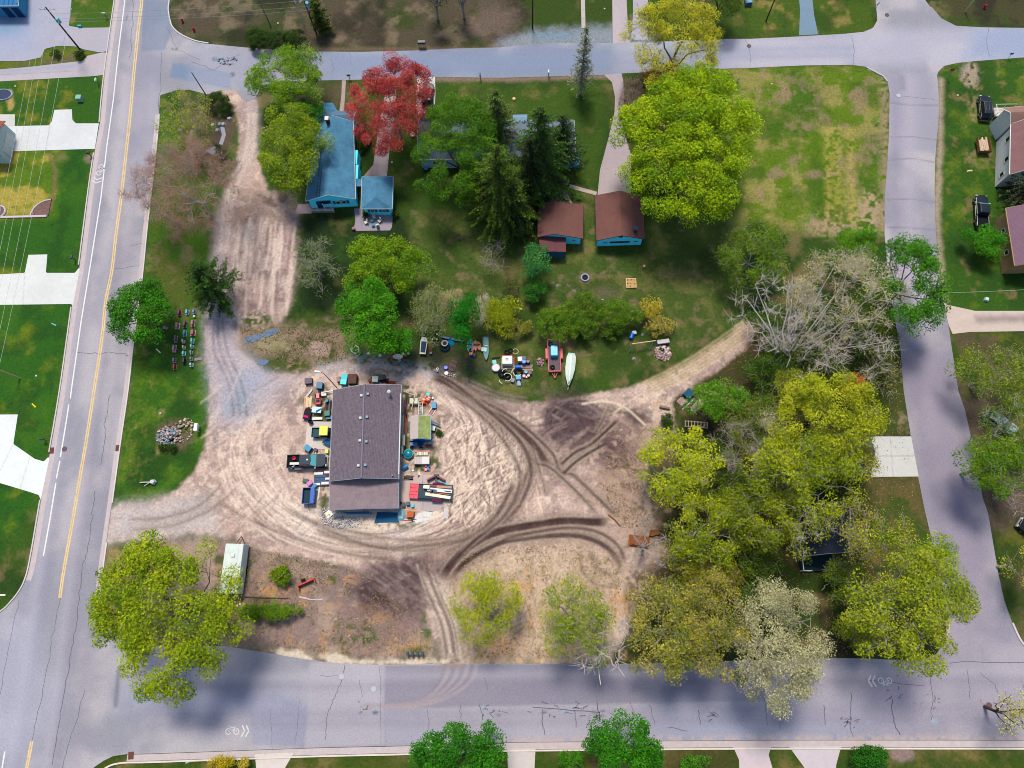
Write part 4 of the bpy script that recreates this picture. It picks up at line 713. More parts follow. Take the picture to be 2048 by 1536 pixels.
# trailer-like long white storage
T=thing('camper_trailer','white camper trailer with a pale blue roof, half under the big lower left tree','camper',477,1138,-1.5); v=MB(); v.box(0,0,.5,2.6,6.8,2.0,top=(.96,.98)); v.build('body',M((214,226,236),rough=.5,var=.06,sc=2),T,bevel=.08)
v=MB(); v.box(-.3,0,2.49,1.9,6.6,.05); v.build('roof',M((216,230,238),rough=.6,var=.15,sc=.8),T); v=MB(); v.box(0,1.8,2.54,.5,.5,.2); v.box(-.2,-1.5,2.54,.4,.4,.15); v.build('roof_hatch',WHT,T)
for x_ in (-1.2,1.2):
    for y_ in (-.7,.2): v=MB(); v.ring(0,0,0,.24,.1,14,6); o=v.build('wheel',M((24,24,28),var=.1),T); o.rotation_euler=(0,R(90),0); o.location=(x_,y_,.34)
v=MB(); v.tube([(-.7,3.3,.5),(0,4.5,.5)],.06,5); v.tube([(.7,3.3,.5),(0,4.5,.5)],.06,5); v.cyl(0,4.4,.1,.05,.6,6); v.build('hitch',M((96,84,84)),T); v=MB(); v.box(1.33,-1,.6,.04,.8,1.7); v.build('door',M((190,206,216)),T)
# ---------------- vehicles ----------------
def wheels(T,xs,wd,r=.38,t=.24,rim=(150,156,166)):
    for x_ in xs:
        for s_ in (-1,1):
            v=MB(); v.lathe(0,0,[(r*.6,-t/2),(r*.94,-t/2),(r,-t*.3),(r,t*.3),(r*.94,t/2),(r*.6,t/2)],18); o=v.build('wheel',M((22,23,27),var=.1,rough=.8),T); o.rotation_euler=(R(90),0,0); o.location=(x_,s_*wd,r)
            v=MB(); v.lathe(0,0,[(r*.25,-t/2-.01),(r*.58,-t/2-.02),(r*.58,t/2+.02),(r*.25,t/2+.01)],10); v.build('rim',M(rim,rough=.35,metal=.6,var=.03),o)
def car(T,kind,L,Wd,col,roofc=None,glass=(120,190,205),bedc=(14,20,30),h=1.75):
    pm=M(col,rough=.25,var=.04,sc=1); gm=GLASS(glass)
    def outl(l0,l1,w_,r=.35): return [(l0,-w_+r*.6),(l0+r*.5,-w_),(l1-r*1.6,-w_),(l1-r*.5,-w_+r*.45),(l1,-w_+r*1.5),(l1,w_-r*1.5),(l1-r*.5,w_-r*.45),(l1-r*1.6,w_),(l0+r*.5,w_),(l0,w_-r*.6)]
    v=MB(); v.prism(outl(-L/2,L/2,Wd/2),.34,.72)
    if kind=='pickup':
        c1,c0=L*.5-1.55,-L*.5+1.95
        v.prism(outl(c0-.05,L/2-.06,Wd/2-.04),.72,1.02,.97)
        for y_ in (-1,1): v.box((-L/2+c0)/2,y_*(Wd/2-.08),.72,c0+L/2,.13,.32)
        v.build('body',pm,T,bevel=.04); b=MB(); b.box((-L/2+c0)/2+.03,0,.73,c0+L/2-.14,Wd-.3,.03); b.build('bed',M(bedc,var=.15),T); b=MB(); b.box(-L/2+.06,0,.7,.1,Wd-.16,.36); b.build('tailgate',pm,T)
        cab=(c0,c1)
    else:
        c1,c0=L*.5-1.35,-L*.5+.15; v.prism(outl(-L/2+.05,L/2-.06,Wd/2-.04),.72,.98,.97); v.build('body',pm,T,bevel=.04); cab=(c0,c1)
    a,b=cab; zt=h; w_=Wd/2-.1
    lo=[(a,-w_),(b+.12,-w_),(b+.12,w_),(a,w_)]; fr_=.62 if kind!='van' else .3; hi=[(a+(.12 if kind=='pickup' else .3),-w_+.16),(b-fr_,-w_+.16),(b-fr_,w_-.16),(a+(.12 if kind=='pickup' else .3),w_-.16)]
    g=MB(); g.add([(*p,.97) for p in lo]+[(*p,zt-.05) for p in hi],[(0,1,5,4),(2,3,7,6)]); g.build('side_window',GLASS((24,34,46)),T)
    g=MB(); g.add([(lo[1][0],lo[1][1],.97),(lo[2][0],lo[2][1],.97),(hi[2][0],hi[2][1],zt-.05),(hi[1][0],hi[1][1],zt-.05)],[(0,1,2,3)]); g.build('windshield',gm,T)
    g=MB(); g.add([(lo[3][0],lo[3][1],.97),(lo[0][0],lo[0][1],.97),(hi[0][0],hi[0][1],zt-.05),(hi[3][0],hi[3][1],zt-.05)],[(0,1,2,3)]); g.build('rear_window',GLASS((30,60,80)),T)
    g=MB(); g.prism([(hi[0][0]-.03,hi[0][1]-.03),(hi[1][0]+.03,hi[1][1]-.03),(hi[1][0]+.1,0),(hi[2][0]+.03,hi[2][1]+.03),(hi[3][0]-.03,hi[3][1]+.03)],zt-.06,zt,.95); g.build('roof',M(roofc,rough=.3,var=.04) if roofc else pm,T,bevel=.02)
    for y_ in (-1,1):
        g=MB(); g.box(L/2-.1,y_*(Wd/2-.32),.68,.12,.34,.16); g.build('headlight',M((220,228,236),rough=.2,var=0),T)
        g=MB(); g.box(-L/2-.01,y_*(Wd/2-.14),.7,.06,.16,.3); g.build('tail_light',M((150,20,24),rough=.3,var=0),T)
        g=MB(); g.box(b-.02,y_*(Wd/2+.08),.98,.14,.22,.16); g.build('mirror',M((190,196,204) if kind=='pickup' else (20,22,28),rough=.4),T)
    g=MB(); g.box(L/2-.01,0,.36,.14,Wd-.3,.24); g.build('bumper',M((170,180,190),rough=.3,metal=.5,var=.03),T); g=MB(); g.box(-L/2-.06,0,.36,.14,Wd-.2,.2); g.build('bumper',M((120,130,140),rough=.3,metal=.5,var=.03),T)
    wheels(T,(L/2-.95,-L/2+1.05),Wd/2-.08)
    return T
T=thing('pickup_truck','dark blue crew cab pickup with a loaded bed beside the workshop','pickup truck',617,924,1.5); car(T,'pickup',5.8,2.0,(12,40,66),glass=(110,200,215),h=1.85)
v=MB(); v.box(.35,0,1.86,.22,.22,.04); v.build('roof_light',WHT,T)
one('board','long white board lying across the bed of the pickup beside the workshop','board',594,927,1,MB().box(0,0,0,2.1,.34,.06),M((236,238,244)),z=1.08); one('tub','round red-pink tub in the bed of the pickup beside the workshop','tub',589,917,0,MB().lathe(0,0,[(.22,0),(.28,.35),(.24,.35),(.2,.08)],14),M((226,56,90)),z=.78)
one('tarp','crumpled pale blue sheet in the tail of the pickup bed beside the workshop','sheet',586,933,0,MB().prism([(-.5,-.3),(.3,.3),(.45,.3),(-.1,-.35)],0,.12,.8),M((170,220,236),var=.1),z=.8); one('board','short brown plank along the far side of the pickup bed beside the workshop','board',598,937,2,MB().box(0,0,0,1.3,.3,.05),M((150,120,124)),z=.8)
T=thing('suv','black sport utility car parked on the grass near the white-walled house','car',1965,221,83); car(T,'suv',4.7,1.9,(18,24,32),glass=(120,160,170)); v=MB()
for y_ in (-.5,0,.5): v.box(-.6,y_,1.75,1.4,.05,.04)
v.build('roof_rack',M((90,110,120),rough=.4),T)
T=thing('pickup_truck','black pickup with an empty bed parked on the right lawn by the dark spruce','pickup truck',1958,427,82); car(T,'pickup',5.7,1.95,(18,30,40),glass=(110,160,175))
T=thing('suv','dark sport utility car under the red tree on the white driveway','car',857,195,88); car(T,'suv',4.7,1.9,(30,26,38),glass=(60,90,110))
T=thing('sedan','pale silver car parked below the trees right of the east street','car',1996,848,-38); car(T,'sedan',4.8,1.85,(176,196,204),glass=(60,90,100),h=1.45)
T=thing('suv','black car whose front just enters the right edge of the view','car',2062,1066,140); car(T,'suv',4.7,1.9,(8,10,18))
# car in the top right road shoulder is absent in the photo; next the yard vehicles
T=thing('utility_cart','small utility cart with a yellow roof and a dark cargo box, on the workshop slab','cart',648,867,0); v=MB(); v.box(-.1,0,.35,2.9,1.35,.3); v.build('chassis',M((30,52,66),var=.1),T,bevel=.03)
v=MB(); v.box(-.95,0,.62,1.25,1.4,.05); 
for s_ in (-1,1): v.box(-.95,s_*.68,.65,1.3,.06,.28)
v.box(-1.57,0,.65,.06,1.4,.28); v.build('cargo_box',M((52,86,104),var=.12),T); v=MB(); v.box(.42,0,1.8,1.3,1.45,.09,top=(.92,.92)); v.build('roof',M((232,226,70),rough=.4,var=.06),T,bevel=.03); v=MB(); v.box(.3,0,.65,.5,1.2,.35); v.build('seat',M((30,30,34)),T)
v=MB()
for x_ in (-.15,.98):
    for y_ in (-.62,.62): v.tube([(x_,y_,.6),(x_,y_*.95,1.8)],.035,5)
v.build('roll_bar',M((40,40,44)),T); wheels(T,(-.95,.9),.62,.3,.22,(60,70,80))
T=thing('utility_trailer','open blue utility trailer with a slatted dark deck below the timber stack','trailer',621,993,0); v=MB(); v.box(0,0,.5,1.7,2.2,.08); v.build('bed',M((44,72,92),var=.15,stripe=('Y',.28,.5,0)),T)
v=MB()
for a in ((-.86,0,.08,2.3),(.86,0,.08,2.3),(0,-1.12,1.8,.08),(0,1.12,1.8,.08)): v.box(a[0],a[1],.5,a[2],a[3],.6)
v.build('side_rail',M((12,84,190),rough=.5,var=.06),T); v=MB(); v.box(.55,0,1.08,.55,2.2,.1); v.build('toolbox',M((10,90,200),rough=.4,var=.05),T,bevel=.02); wheels(T,(0,),.98,.3,.2); v=MB(); v.tube([(0,-1.1,.5),(0,-1.9,.4)],.05,5); v.build('hitch',M((60,70,80)),T)
T=thing('flatbed_trailer','loaded flatbed trailer with a red ramp gate, on the slab right of the workshop','trailer',868,985,-3); v=MB(); v.box(.3,0,.55,5.0,2.0,.12); v.build('bed',M((70,84,100),var=.2,stripe=('X',.3,.3,0)),T)
v=MB()
for s_ in (-1,1): v.tube([(-2.2,s_*1.02,.75),(2.8,s_*1.02,.75)],.05,4)
v.build('side_rail',M((24,60,96)),T); v=MB(); v.box(-2.85,0,.5,1.3,2.1,.08)
for x_ in (-3.45,-2.85,-2.25): v.box(x_,0,.56,.06,2.2,.08)
for y_ in (-1.05,-.5,0,.5,1.05): v.box(-2.85,y_,.56,1.3,.06,.1)
v.build('ramp_gate',M((226,52,84),rough=.5,var=.2,sc=2),T); 
for s_ in (-1,1): v=MB(); v.box(.6,s_*1.2,.72,1.6,.26,.1,top=(.8,1)); v.build('fender',M((130,20,60)),T)
wheels(T,(.15,1.05),1.16,.33,.2)
for i,(lb,x,y,z,sx,sy,sz,c_,r_) in enumerate([('long white plastic sheet along the middle of the loaded flatbed trailer',.9,.25,.7,3.6,.5,.12,(238,242,246),-3),('white-topped bin at the front of the loaded flatbed trailer',-1.0,.6,.7,.9,.5,.5,(240,244,232),-2),('broad cream panel along the lower side of the loaded flatbed trailer',.7,-.55,.72,3.7,.45,.1,(240,232,222),-6),('brown plywood sheet at the upper rail of the loaded flatbed trailer',1.5,.8,.68,2.2,.4,.05,(190,150,130),0),('blue-grey crate in the centre of the loaded flatbed trailer',0,.1,.7,.9,.45,.35,(70,110,140),-4),('dark blue gutter length inside the white sheet on the loaded flatbed trailer',2.1,.15,.83,1.0,.12,.08,(20,70,130),-5),('reddish plank under the upper rail of the loaded flatbed trailer',-.4,.86,.68,1.6,.2,.06,(150,90,96),0),('orange-edged plank between the white loads on the loaded flatbed trailer',.8,-.2,.74,3.2,.1,.12,(216,120,80),-4)]):
    g=G(868,985); a=R(-3); X_=g[0]+x*math.cos(a)-y*math.sin(a); Y_=g[1]+x*math.sin(a)+y*math.cos(a); o=MB().box(0,0,0,sx,sy,sz).build('board' if sz<.3 else 'crate',M(c_,rough=.6,var=.08),None,bevel=.02); o.location=(X_,Y_,z); o.rotation_euler=(0,0,R(-3+r_)); tag(o,lb,'board' if sz<.3 else 'crate','loads on the flatbed trailer')
one('rag','crumpled bright red cloth on the loaded flatbed trailer','cloth',864,983,10,MB().prism([(-.3,-.2),(.25,-.25),(.35,.1),(.1,.25),(-.1,.1)],0,.15,.6),M((220,20,20),var=.15),z=.9)
for i,(x,y,lb) in enumerate([(900,988,'inner long white post lying behind the loaded flatbed trailer'),(905,990,'outer long white post lying behind the loaded flatbed trailer')]): one('post',lb,'post',x,y,88,MB().box(0,0,0,2.1-.3*i,.16,.14),M((228,222,226)),'white posts behind the flatbed',.03)
one('gutter_length','pale blue gutter length leaning beyond the upper rail of the flatbed trailer','gutter',886,966,-20,MB().box(0,0,0,2.2,.2,.15),M((90,190,226)),z=.1)
T=thing('snow_plow','black V-shaped snow plow with dark red wings, on the slab edge right of the workshop','snow plow',873,955,0); v=MB()
for s_ in (-1,1): v.box(s_*.78,-.2,.08,1.2,.22,.7,rot=-s_*28,tilt=0)
v.build('blade',M((120,24,44),rough=.5,var=.15),T); v=MB(); v.box(0,.1,.1,.8,.7,.5,top=(.6,.6)); v.box(0,-.45,.1,.35,.9,.3); v.cyl(0,.15,.6,.14,.3,8); v.build('mount',M((18,22,28),var=.1,rough=.5),T)
T=thing('plow_blade','short orange-red plow blade lying on the bare ground of the lower left lot','plow blade',614,1165,24); v=MB(); v.box(0,0,.1,2.4,.18,.7); v.box(-1.2,-.25,.1,.12,.6,.6); v.box(1.2,-.25,.1,.12,.6,.6); v.build('blade',M((206,50,44),rough=.5,var=.12),T); v=MB(); v.box(-.3,.35,.1,.5,.6,.4); v.build('mount',M((40,20,24)),T)
T=thing('utility_trailer','red trailer carrying a big cyan tank on the back lawn, beside the covered boat','trailer',1108,714,1); v=MB(); v.box(0,0,.5,1.8,5.0,.1); v.build('bed',M((112,96,110),var=.2,stripe=('X',.2,.3,0)),T); v=MB()
for a in ((-.92,0,.09,5.1),(.92,0,.09,5.1),(0,-2.52,1.9,.12),(-.6,2.52,.6,.1)): v.box(a[0],a[1],.5,a[2],a[3],.35)
v.build('side_rail',M((222,70,92),rough=.5,var=.12),T); 
for s_ in (-1,1): v=MB(); v.box(s_*1.15,.3,.72,.3,1.8,.1,top=(1,.8)); v.build('fender',M((216,62,86),rough=.5),T)
wheels(T,(),1); 
for s_ in (-1,1):
    for y_ in (-.1,.7): v=MB(); v.lathe(0,0,[(.2,-.1),(.32,-.1),(.32,.1),(.2,.1)],14); o=v.build('wheel',M((22,23,27),var=.1),T); o.rotation_euler=(0,R(90),0); o.location=(s_*1.12,y_,.32)
v=MB()
for x_ in (-.5,0,.5): v.tube([(x_,-2.5,.5),(0,-3.5,.45)],.045,5)
v.build('hitch',M((226,130,110)),T)
one('tank','big cyan plastic tank strapped on the red trailer','tank',1108,705,0,MB().prism([(-.55,-.9),(.55,-.9),(.6,-.6),(.6,.6),(.5,.9),(-.5,.9),(-.6,.6),(-.6,-.6)],0,.95,.9),M((0,172,220),rough=.35,var=.12,sc=3),z=.6,bevel=.06)
one('tire','black tire lying at the front of the cyan tank on the red trailer','tire',1105,735,0,MB().ring(0,0,.12,.26,.12,16,6),M((18,24,30),var=.1),z=.6); one('tire','dark tire with a grey hub behind the cyan tank on the red trailer','tire',1101,688,0,MB().ring(0,0,.12,.26,.12,16,6),M((28,40,56),var=.1),z=.6); one('sack','pile of tan sacks at the far end of the red trailer','sack',1106,669,10,MB().prism([(-.4,-.4),(.3,-.5),(.5,.2),(.1,.5),(-.4,.3)],0,.35,.6),M((196,150,130),var=.2),z=.6)
T=thing('boat','slender boat under a shiny white cover on the back lawn, bow towards the yard','boat',1140,738,-7); P=[(-.55,2.1),(.5,2.1),(.72,1.6),(.72,-.2),(.5,-1.6),(.1,-2.6),(-.1,-2.6),(-.55,-1.5),(-.74,-.2),(-.72,1.6)]; v=MB(); v.prism([(x*.8,y*.95) for x,y in P],.25,.8,1.15); v.build('hull',M((120,180,190),rough=.4,var=.1),T); 
v=MB(); k=len(P); v.add([(x,y,.82) for x,y in P]+[(x*.12,y*.93,1.12) for x,y in P],[(i,(i+1)%k,k+(i+1)%k,k+i) for i in range(k)]+[tuple(range(k,2*k))]); v.build('cover',M((216,234,232),rough=.35,var=.14,sc=2.5,bump=.03),T); v=MB(); v.tube([(0,-2.5,.5),(0,-3.4,.4)],.05,5); v.box(0,.5,.12,1.2,.1,.1); v.build('cradle',M((214,200,200)),T)
def canoe(name,label,px,py,rot,L,Wd,col,inner,z=.02,extra=None,pt=.5):
    T=thing(name,label,'boat' if name=='rowing_boat' else name,px,py,rot); n=12; P=[]; Q=[]
    for i in range(n+1):
        t=i/n*2-1; w_=Wd/2*(1-abs(t)**2.2)**.7 if name!='rowing_boat' else Wd/2*(1-max(0,-t)**2.2)**.8*(1 if t<.9 else .93); P.append((w_+.02,t*L/2))
    out=P+[(-x,y) for x,y in P[::-1]]; k=len(out); v=MB(); v.add([(x*.7,y*.96,.02) for x,y in out]+[(x,y,.36) for x,y in out]+[(x*.86,y*.97,.34) for x,y in out],[(i,(i+1)%k,k+(i+1)%k,k+i) for i in range(k)]+[(k+i,k+(i+1)%k,2*k+(i+1)%k,2*k+i) for i in range(k)]+[tuple(range(k-1,-1,-1))])
    v.build('hull',M(col,rough=.4,var=.08),T); v=MB(); v.add([(x*.86,y*.97,.3) for x,y in out],[tuple(range(k))]); v.build('deck',M(inner,rough=.5,var=.1),T)
    v=MB(); v.box(0,.1*L,.3,Wd*.62,.16,.1); v.build('seat',M((30,60,90) if name!='rowing_boat' else (190,226,230)),T)
    if z: T.location.z=z
    return T
canoe('kayak','bright cyan kayak with a white rim, leftmost boat beside the dark green tree',940,693,-3,2.1,.85,(230,244,250),(0,176,230)); canoe('kayak','small yellow and red kayak tip lying just below the bright cyan kayak',942,706,-2,1.5,.6,(230,60,40),(240,170,40),.02); canoe('kayak','salmon pink kayak between the cyan kayak and the orange one',950,694,-4,2.1,.72,(226,130,130),(236,140,140)); canoe('kayak','orange kayak lying next to the salmon pink one by the dark green tree',958,693,12,1.5,.7,(196,120,50),(214,130,60)); canoe('kayak','narrow navy kayak end with pale stripes below the salmon pink kayak',949,708,0,1.2,.4,(20,80,120),(10,60,100)); canoe('rowing_boat','dark teal rowing boat with a white lid, rightmost of the boats by the tree',972,698,2,3.9,.95,(6,90,104),(10,112,122))
one('lid','square whitish lid lying across the dark teal rowing boat','lid',968,699,-10,MB().box(0,0,0,.85,.65,.08),M((196,232,240),var=.1),z=.4,bevel=.02); one('paddle','wooden paddle lying diagonally by the orange kayak','paddle',961,694,-50,MB().tube([(-.8,0,.3),(.7,0,.3)],.03,5).box(.85,0,.28,.35,.16,.03),M((220,190,170))); one('ball','blue ball beside the tip of the red and yellow kayak','ball',942,713,0,MB().lathe(0,0,[(.02,0),(.18,.06),(.24,.2),(.18,.36),(.02,.42)],12),M((10,40,226)),smooth=True)
canoe('canoe','long thin teal canoe lying at the foot of the bushes, left of the kayaks',906,679,78,3.9,.45,(0,96,124),(6,84,140)); one('tarp','bright blue rounded tarp cover beside the double tyre planter','tarp',901,686,0,MB().lathe(0,0,[(.65,0),(.6,.12),(.35,.3),(.05,.36)],10),M((10,160,214),var=.2,sc=3,bump=.04))
T=thing('tire_planter','stack of large tires with a white ring filled with red soil, under the bushes','planter',890,690); v=MB(); v.ring(0,-.35,.22,.62,.22,20,8); v.build('tire',M((20,50,76),var=.2),T); v=MB(); v.ring(0,.1,.52,.42,.1,20,6); v.build('ring',M((228,232,238)),T); v=MB(); v.cyl(0,.1,.3,.4,.2,16); v.build('soil',M((110,48,60),var=.2),T)
# ---------------- trees ----------------
LM={}
def leafmat(tr=.25):
    if tr not in LM: LM[tr]=M(None,rough=.8,var=.18,sc=1.3,attr=True,trans=tr,name='leaves')
    return LM[tr]
def tubes_np(name,segs,mat,parent,n=4):
    S=np.array([(*a,*b,r0,r1) for a,b,r0,r1 in segs],float)
    A,B,r0,r1=S[:,:3],S[:,3:6],S[:,6],S[:,7]; d=B-A; d/=np.linalg.norm(d,axis=1)[:,None]+1e-9
    ref=np.where(np.abs(d[:,2:3])>.9,[[1.,0,0]],[[0,0,1.]]); u=np.cross(d,ref); u/=np.linalg.norm(u,axis=1)[:,None]+1e-9; v=np.cross(d,u)
    V=[]
    for P,r in ((A,r0),(B,r1)):
        for j in range(n): t=2*math.pi*j/n; V.append(P+(u*math.cos(t)+v*math.sin(t))*r[:,None])
    V=np.stack(V,1); k=len(S); base=(np.arange(k)*2*n)[:,None]
    Fq=np.concatenate([base+np.array([[j,(j+1)%n,n+(j+1)%n,n+j]]) for j in range(n)],0)
    return npmesh(name,V.reshape(-1,3),Fq,mat,None,parent)
def quads(P,Nn,size,asp,rng):
    """leaf quads at P with normals N"""
    k=len(P); Nn=Nn/(np.linalg.norm(Nn,axis=1)[:,None]+1e-9); r=rng.normal(size=(k,3)); u=np.cross(Nn,r); u/=np.linalg.norm(u,axis=1)[:,None]+1e-9; v=np.cross(Nn,u)
    s=size[:,None]; V=np.stack([P-u*s,P-v*s*asp,P+u*s,P+v*s*asp],1); return V.reshape(-1,3),np.arange(k*4).reshape(k,4)
BARKS=dict(d=(92,80,70),g=(176,168,170),w=(214,204,210),b=(120,100,84))
def tree(label,cx,cy,rx,ry,h,c1,c2,dens=1.0,leaf=.2,bark='d',twig=0,name='tree',cat='tree',group='trees around the yard',seed=None,flat=.36,rc=1.25,zc=None,cup=.5,limb=1.0,cnt=1.8,lob=.10,lean=(0,0)):
    rng=np.random.RandomState(seed if seed is not None else int(cx*7+cy*13)%99991); rnd=random.Random(int(cx*3+cy))
    zc=zc if zc else h*.62; rz=h*flat; zs=zc+rz*.35; sx,sy=GS(cx,cy,zs); g=np.array(G(cx,cy,zs)); RX,RY=rx*sx,ry*sy
    o=bpy.data.objects.new(name,None); SC.collection.objects.link(o); o.location=(g[0]+lean[0],g[1]+lean[1],0); tag(o,label,cat,group)
    ph=rng.rand(4)*6.28
    n=max(6,int(cnt*1.7*RX*RY/rc**2)); pts=[]
    while len(pts)<n:
        a=rng.rand()*6.283; r=rng.rand()**.5; k=1+lob*math.sin(2*a+ph[0])+lob*math.sin(3*a+ph[1])*.8+lob*.6*math.sin(5*a+ph[2]); r*=k*.9
        zz=math.sqrt(max(0,1-min(1,(r/k/.95))**2)); z=zc+rz*(zz*rng.uniform(.45,1)+rng.normal(0,.08))-rz*(.25 if r>.8 else 0)*rng.rand()
        if rng.rand()<.18: z-=rz*rng.rand()*.7
        pts.append((r*math.cos(a)*max(RX-rc*.35,RX*.7)*1.06,r*math.sin(a)*max(RY-rc*.35,RY*.7)*1.06,z))
    pts=np.array(pts)-np.array([lean[0],lean[1],0])
    # limbs
    segs=[]; tr=max(.09,h*.022)*limb; t0=np.array([0,0,-.1]); th=h*(.28 if h>5 else .12); off=np.array([rng.normal(0,.2),rng.normal(0,.2),0])
    fork=t0+off+np.array([0,0,th]); segs.append((t0,fork,tr*1.25,tr)); nodes=[(fork,tr)]
    nl=rnd.randint(5,8); A0=rng.rand()*6.28
    for i in range(nl):
        a=A0+i*6.283/nl+rng.normal(0,.2); p=fork; L=rng.uniform(.55,.85); q=np.array([RX*L*math.cos(a)-lean[0],RY*L*math.sin(a)-lean[1],zc+rz*rng.uniform(.0,.4)]); r=tr*rng.uniform(.5,.7)
        for s in range(5):
            t=(s+1)/5; nx=fork+(q-fork)*np.array([t,t,t**.7])+rng.normal(0,.05*max(RX,RY)*.6,3)*(1.15 if s<4 else 1.3); r2=max(.03,r*.78); segs.append((p,nx,r,r2)); nodes.append((nx,r2)); p=nx; r=r2
    NP=np.array([q[0] for q in nodes]); NR=np.array([q[1] for q in nodes])
    for p in pts[rng.permutation(len(pts))]:
        d=np.linalg.norm(NP-p,axis=1)+.6*np.maximum(0,NP[:,2]-p[2]); i=int(d.argmin()); a=NP[i]; r=min(NR[i]*.7,.12*limb); 
        m1=a+(p-a)*.5+rng.normal(0,.17*np.linalg.norm(p-a)*.8,3)+np.array([0,0,.1]); segs+=[(a,m1,r,r*.7),(m1,p,r*.7,max(.018,r*.4))]
        NP=np.vstack([NP,m1,p]); NR=np.append(NR,[r*.7,max(.02,r*.45)])
        for j in range(twig):
            e=rng.normal(size=3); e[2]=abs(e[2])*.8; e/=np.linalg.norm(e); L=rng.uniform(.6,1.5)*rc*.9; mid=p+e*L*.5+rng.normal(0,.1,3); en=p+e*L+rng.normal(0,.18,3)
            segs+=[(p,mid,.026*limb,.018*limb),(mid,en,.018*limb,.01*limb)]
            if j%2==0: f=en+rng.normal(0,.35,3); segs.append((mid,f,.014*limb,.008*limb))
    tubes_np('trunk',segs,M(BARKS[bark],var=.2,sc=3),o,4 if len(segs)<2500 else 3)
    # leaves
    leaf*=.76
    m=int((dens*5.0 if dens>=.5 else dens*3.4)*rc*rc/(leaf*leaf)*.62)
    if m>0:
        k=len(pts); u=rng.normal(size=(k*m,3)); u/=np.linalg.norm(u,axis=1)[:,None]; u[:,2]=np.where(rng.rand(k*m)<cup,np.abs(u[:,2]),u[:,2]); rr=rc*rng.uniform(.35,1.08,k*m)**.6*np.repeat(rng.uniform(.7,1.25,k),m)
        P=np.repeat(pts,m,0)+u*rr[:,None]*np.array([1,1,.72]); 
        V,Fq=quads(P,u*.55+rng.normal(size=(k*m,3))*.45+np.array([0,0,.5]),leaf*rng.uniform(.4,1.3,k*m),.6,rng)
        mix=np.clip(np.repeat(rng.rand(k),m)*.6+rng.rand(k*m)*.6-.12,0,1)[:,None]; col=C(c1)*.85*LB*(1-mix)+C(c2)*LB*mix; col*=rng.uniform(.75,1.25,(k*m,1))
        npmesh('crown',V,Fq,leafmat(),np.repeat(np.clip(col,.003,.85),4,0),o)
    return o
LB=1.35
def spruce(label,bx,by,h,Rm,c1,c2,name='spruce_tree',cat='conifer tree',dens=1,group='trees around the yard',lean=(0,0),bark='b',low=.06,droop=.35,exp=.72):
    rng=np.random.RandomState(int(bx*5+by)); g=G(bx,by); o=bpy.data.objects.new(name,None); SC.collection.objects.link(o); o.location=g; tag(o,label,cat,group)
    segs=[((0,0,-.1),(lean[0],lean[1],h),h*.018+.05,.03)]; P=[];N=[];Cc=[];S=[]
    lv=int(h*1.7)
    for i in range(lv):
        t=(i+.5)/lv; z=h*(low+(1-low)*t); R0=Rm*(1-t)**exp*rng.uniform(.8,1.12)+.15; nb=rng.randint(6,10)
        for j in range(nb):
            a=rng.rand()*6.283; L=R0*rng.uniform(.65,1.1); e=np.array([math.cos(a),math.sin(a),0]); st=np.array([lean[0]*t,lean[1]*t,z]); en=st+e*L+np.array([0,0,-droop*L+.1*L]); md=st+e*L*.5+np.array([0,0,-.05*L]); segs+=[(st,md,.05,.035),(md,en,.035,.01)]
            k=max(4,int(L/.13*dens*1.6)); f=rng.uniform(.12,1.02,k)[:,None]; pos=st+(en-st)*f+rng.normal(0,1,(k,3))*np.array([.28,.28,.12])*(.5+.6*(1-f))*min(1,.3+L*.35); P.append(pos); N.append(rng.normal(0,.5,(k,3))+np.array([e[0]*.3,e[1]*.3,.7])); S.append(rng.uniform(.1,.24,k)); mx=np.clip(f*.8-.1+rng.normal(0,.25,(k,1)),0,1); Cc.append(C(c1)*LB*(1-mx)+C(c2)*LB*mx)
    tubes_np('trunk',segs,M(BARKS[bark],var=.2,sc=3),o,3)
    P=np.concatenate(P); V,Fq=quads(P,np.concatenate(N),np.concatenate(S),.45,rng); npmesh('crown',V,Fq,leafmat(.1),np.repeat(np.clip(np.concatenate(Cc)*rng.uniform(.7,1.3,(len(P),1)),.003,.8),4,0),o); return o
def bush(label,cx,cy,rx,ry,h,c1,c2,dens=1,leaf=.14,name='shrub',cat='shrub',group='bushes and shrubs',**k):
    return tree(label,cx,cy,rx,ry,h,c1,c2,dens,leaf,k.pop('bark','d'),k.pop('twig',2),name,cat,group,flat=k.pop('flat',.42),rc=k.pop('rc',.6),cnt=k.pop('cnt',1.9),limb=.5,zc=h*.5,**k)
YG=(150,160,16); YG2=(204,196,30); G1=(70,118,10); G2=(128,168,18)
tree('airy light green tree at the corner of the north street and the dirt drive',577,155,80,68,9,(72,122,14),(132,170,24),1.0,.17,'g',4)
tree('round olive-yellow tree overhanging the left side of the cyan house',582,292,70,96,10,(84,124,14),(150,170,26),1.0,.17,'g',2)
tree('small fresh green tree squeezed between the two trees by the cyan house',612,228,28,32,7,(50,120,16),(80,150,24),1.1,.16)
tree('red-leaved maple over the straight driveway by the north street',782,205,82,105,12,(142,36,38),(206,84,84),.85,.15,'g',3)
tree('broad round green tree at the left end of the grey-roofed hidden house',912,290,98,104,12,(54,104,12),(94,140,20),.95,.16,'d',2)
spruce('tallest dark spruce in front of the right half of the hidden house',1078,372,20,7.6,(38,74,26),(78,118,36),dens=1.5)
spruce('wide dark spruce with green-yellow tips left of the tallest one',1003,432,19,8.0,(40,74,16),(98,128,22),dens=1.5)
spruce('dark spruce directly above the small brown-roofed shed',1058,392,16,6.6,(30,56,26),(56,86,36),dens=1.4)
spruce('spruce with a pale thin top between the round green tree and the tallest spruce',1000,300,15,5.4,(50,82,30),(110,134,60),dens=1.2)
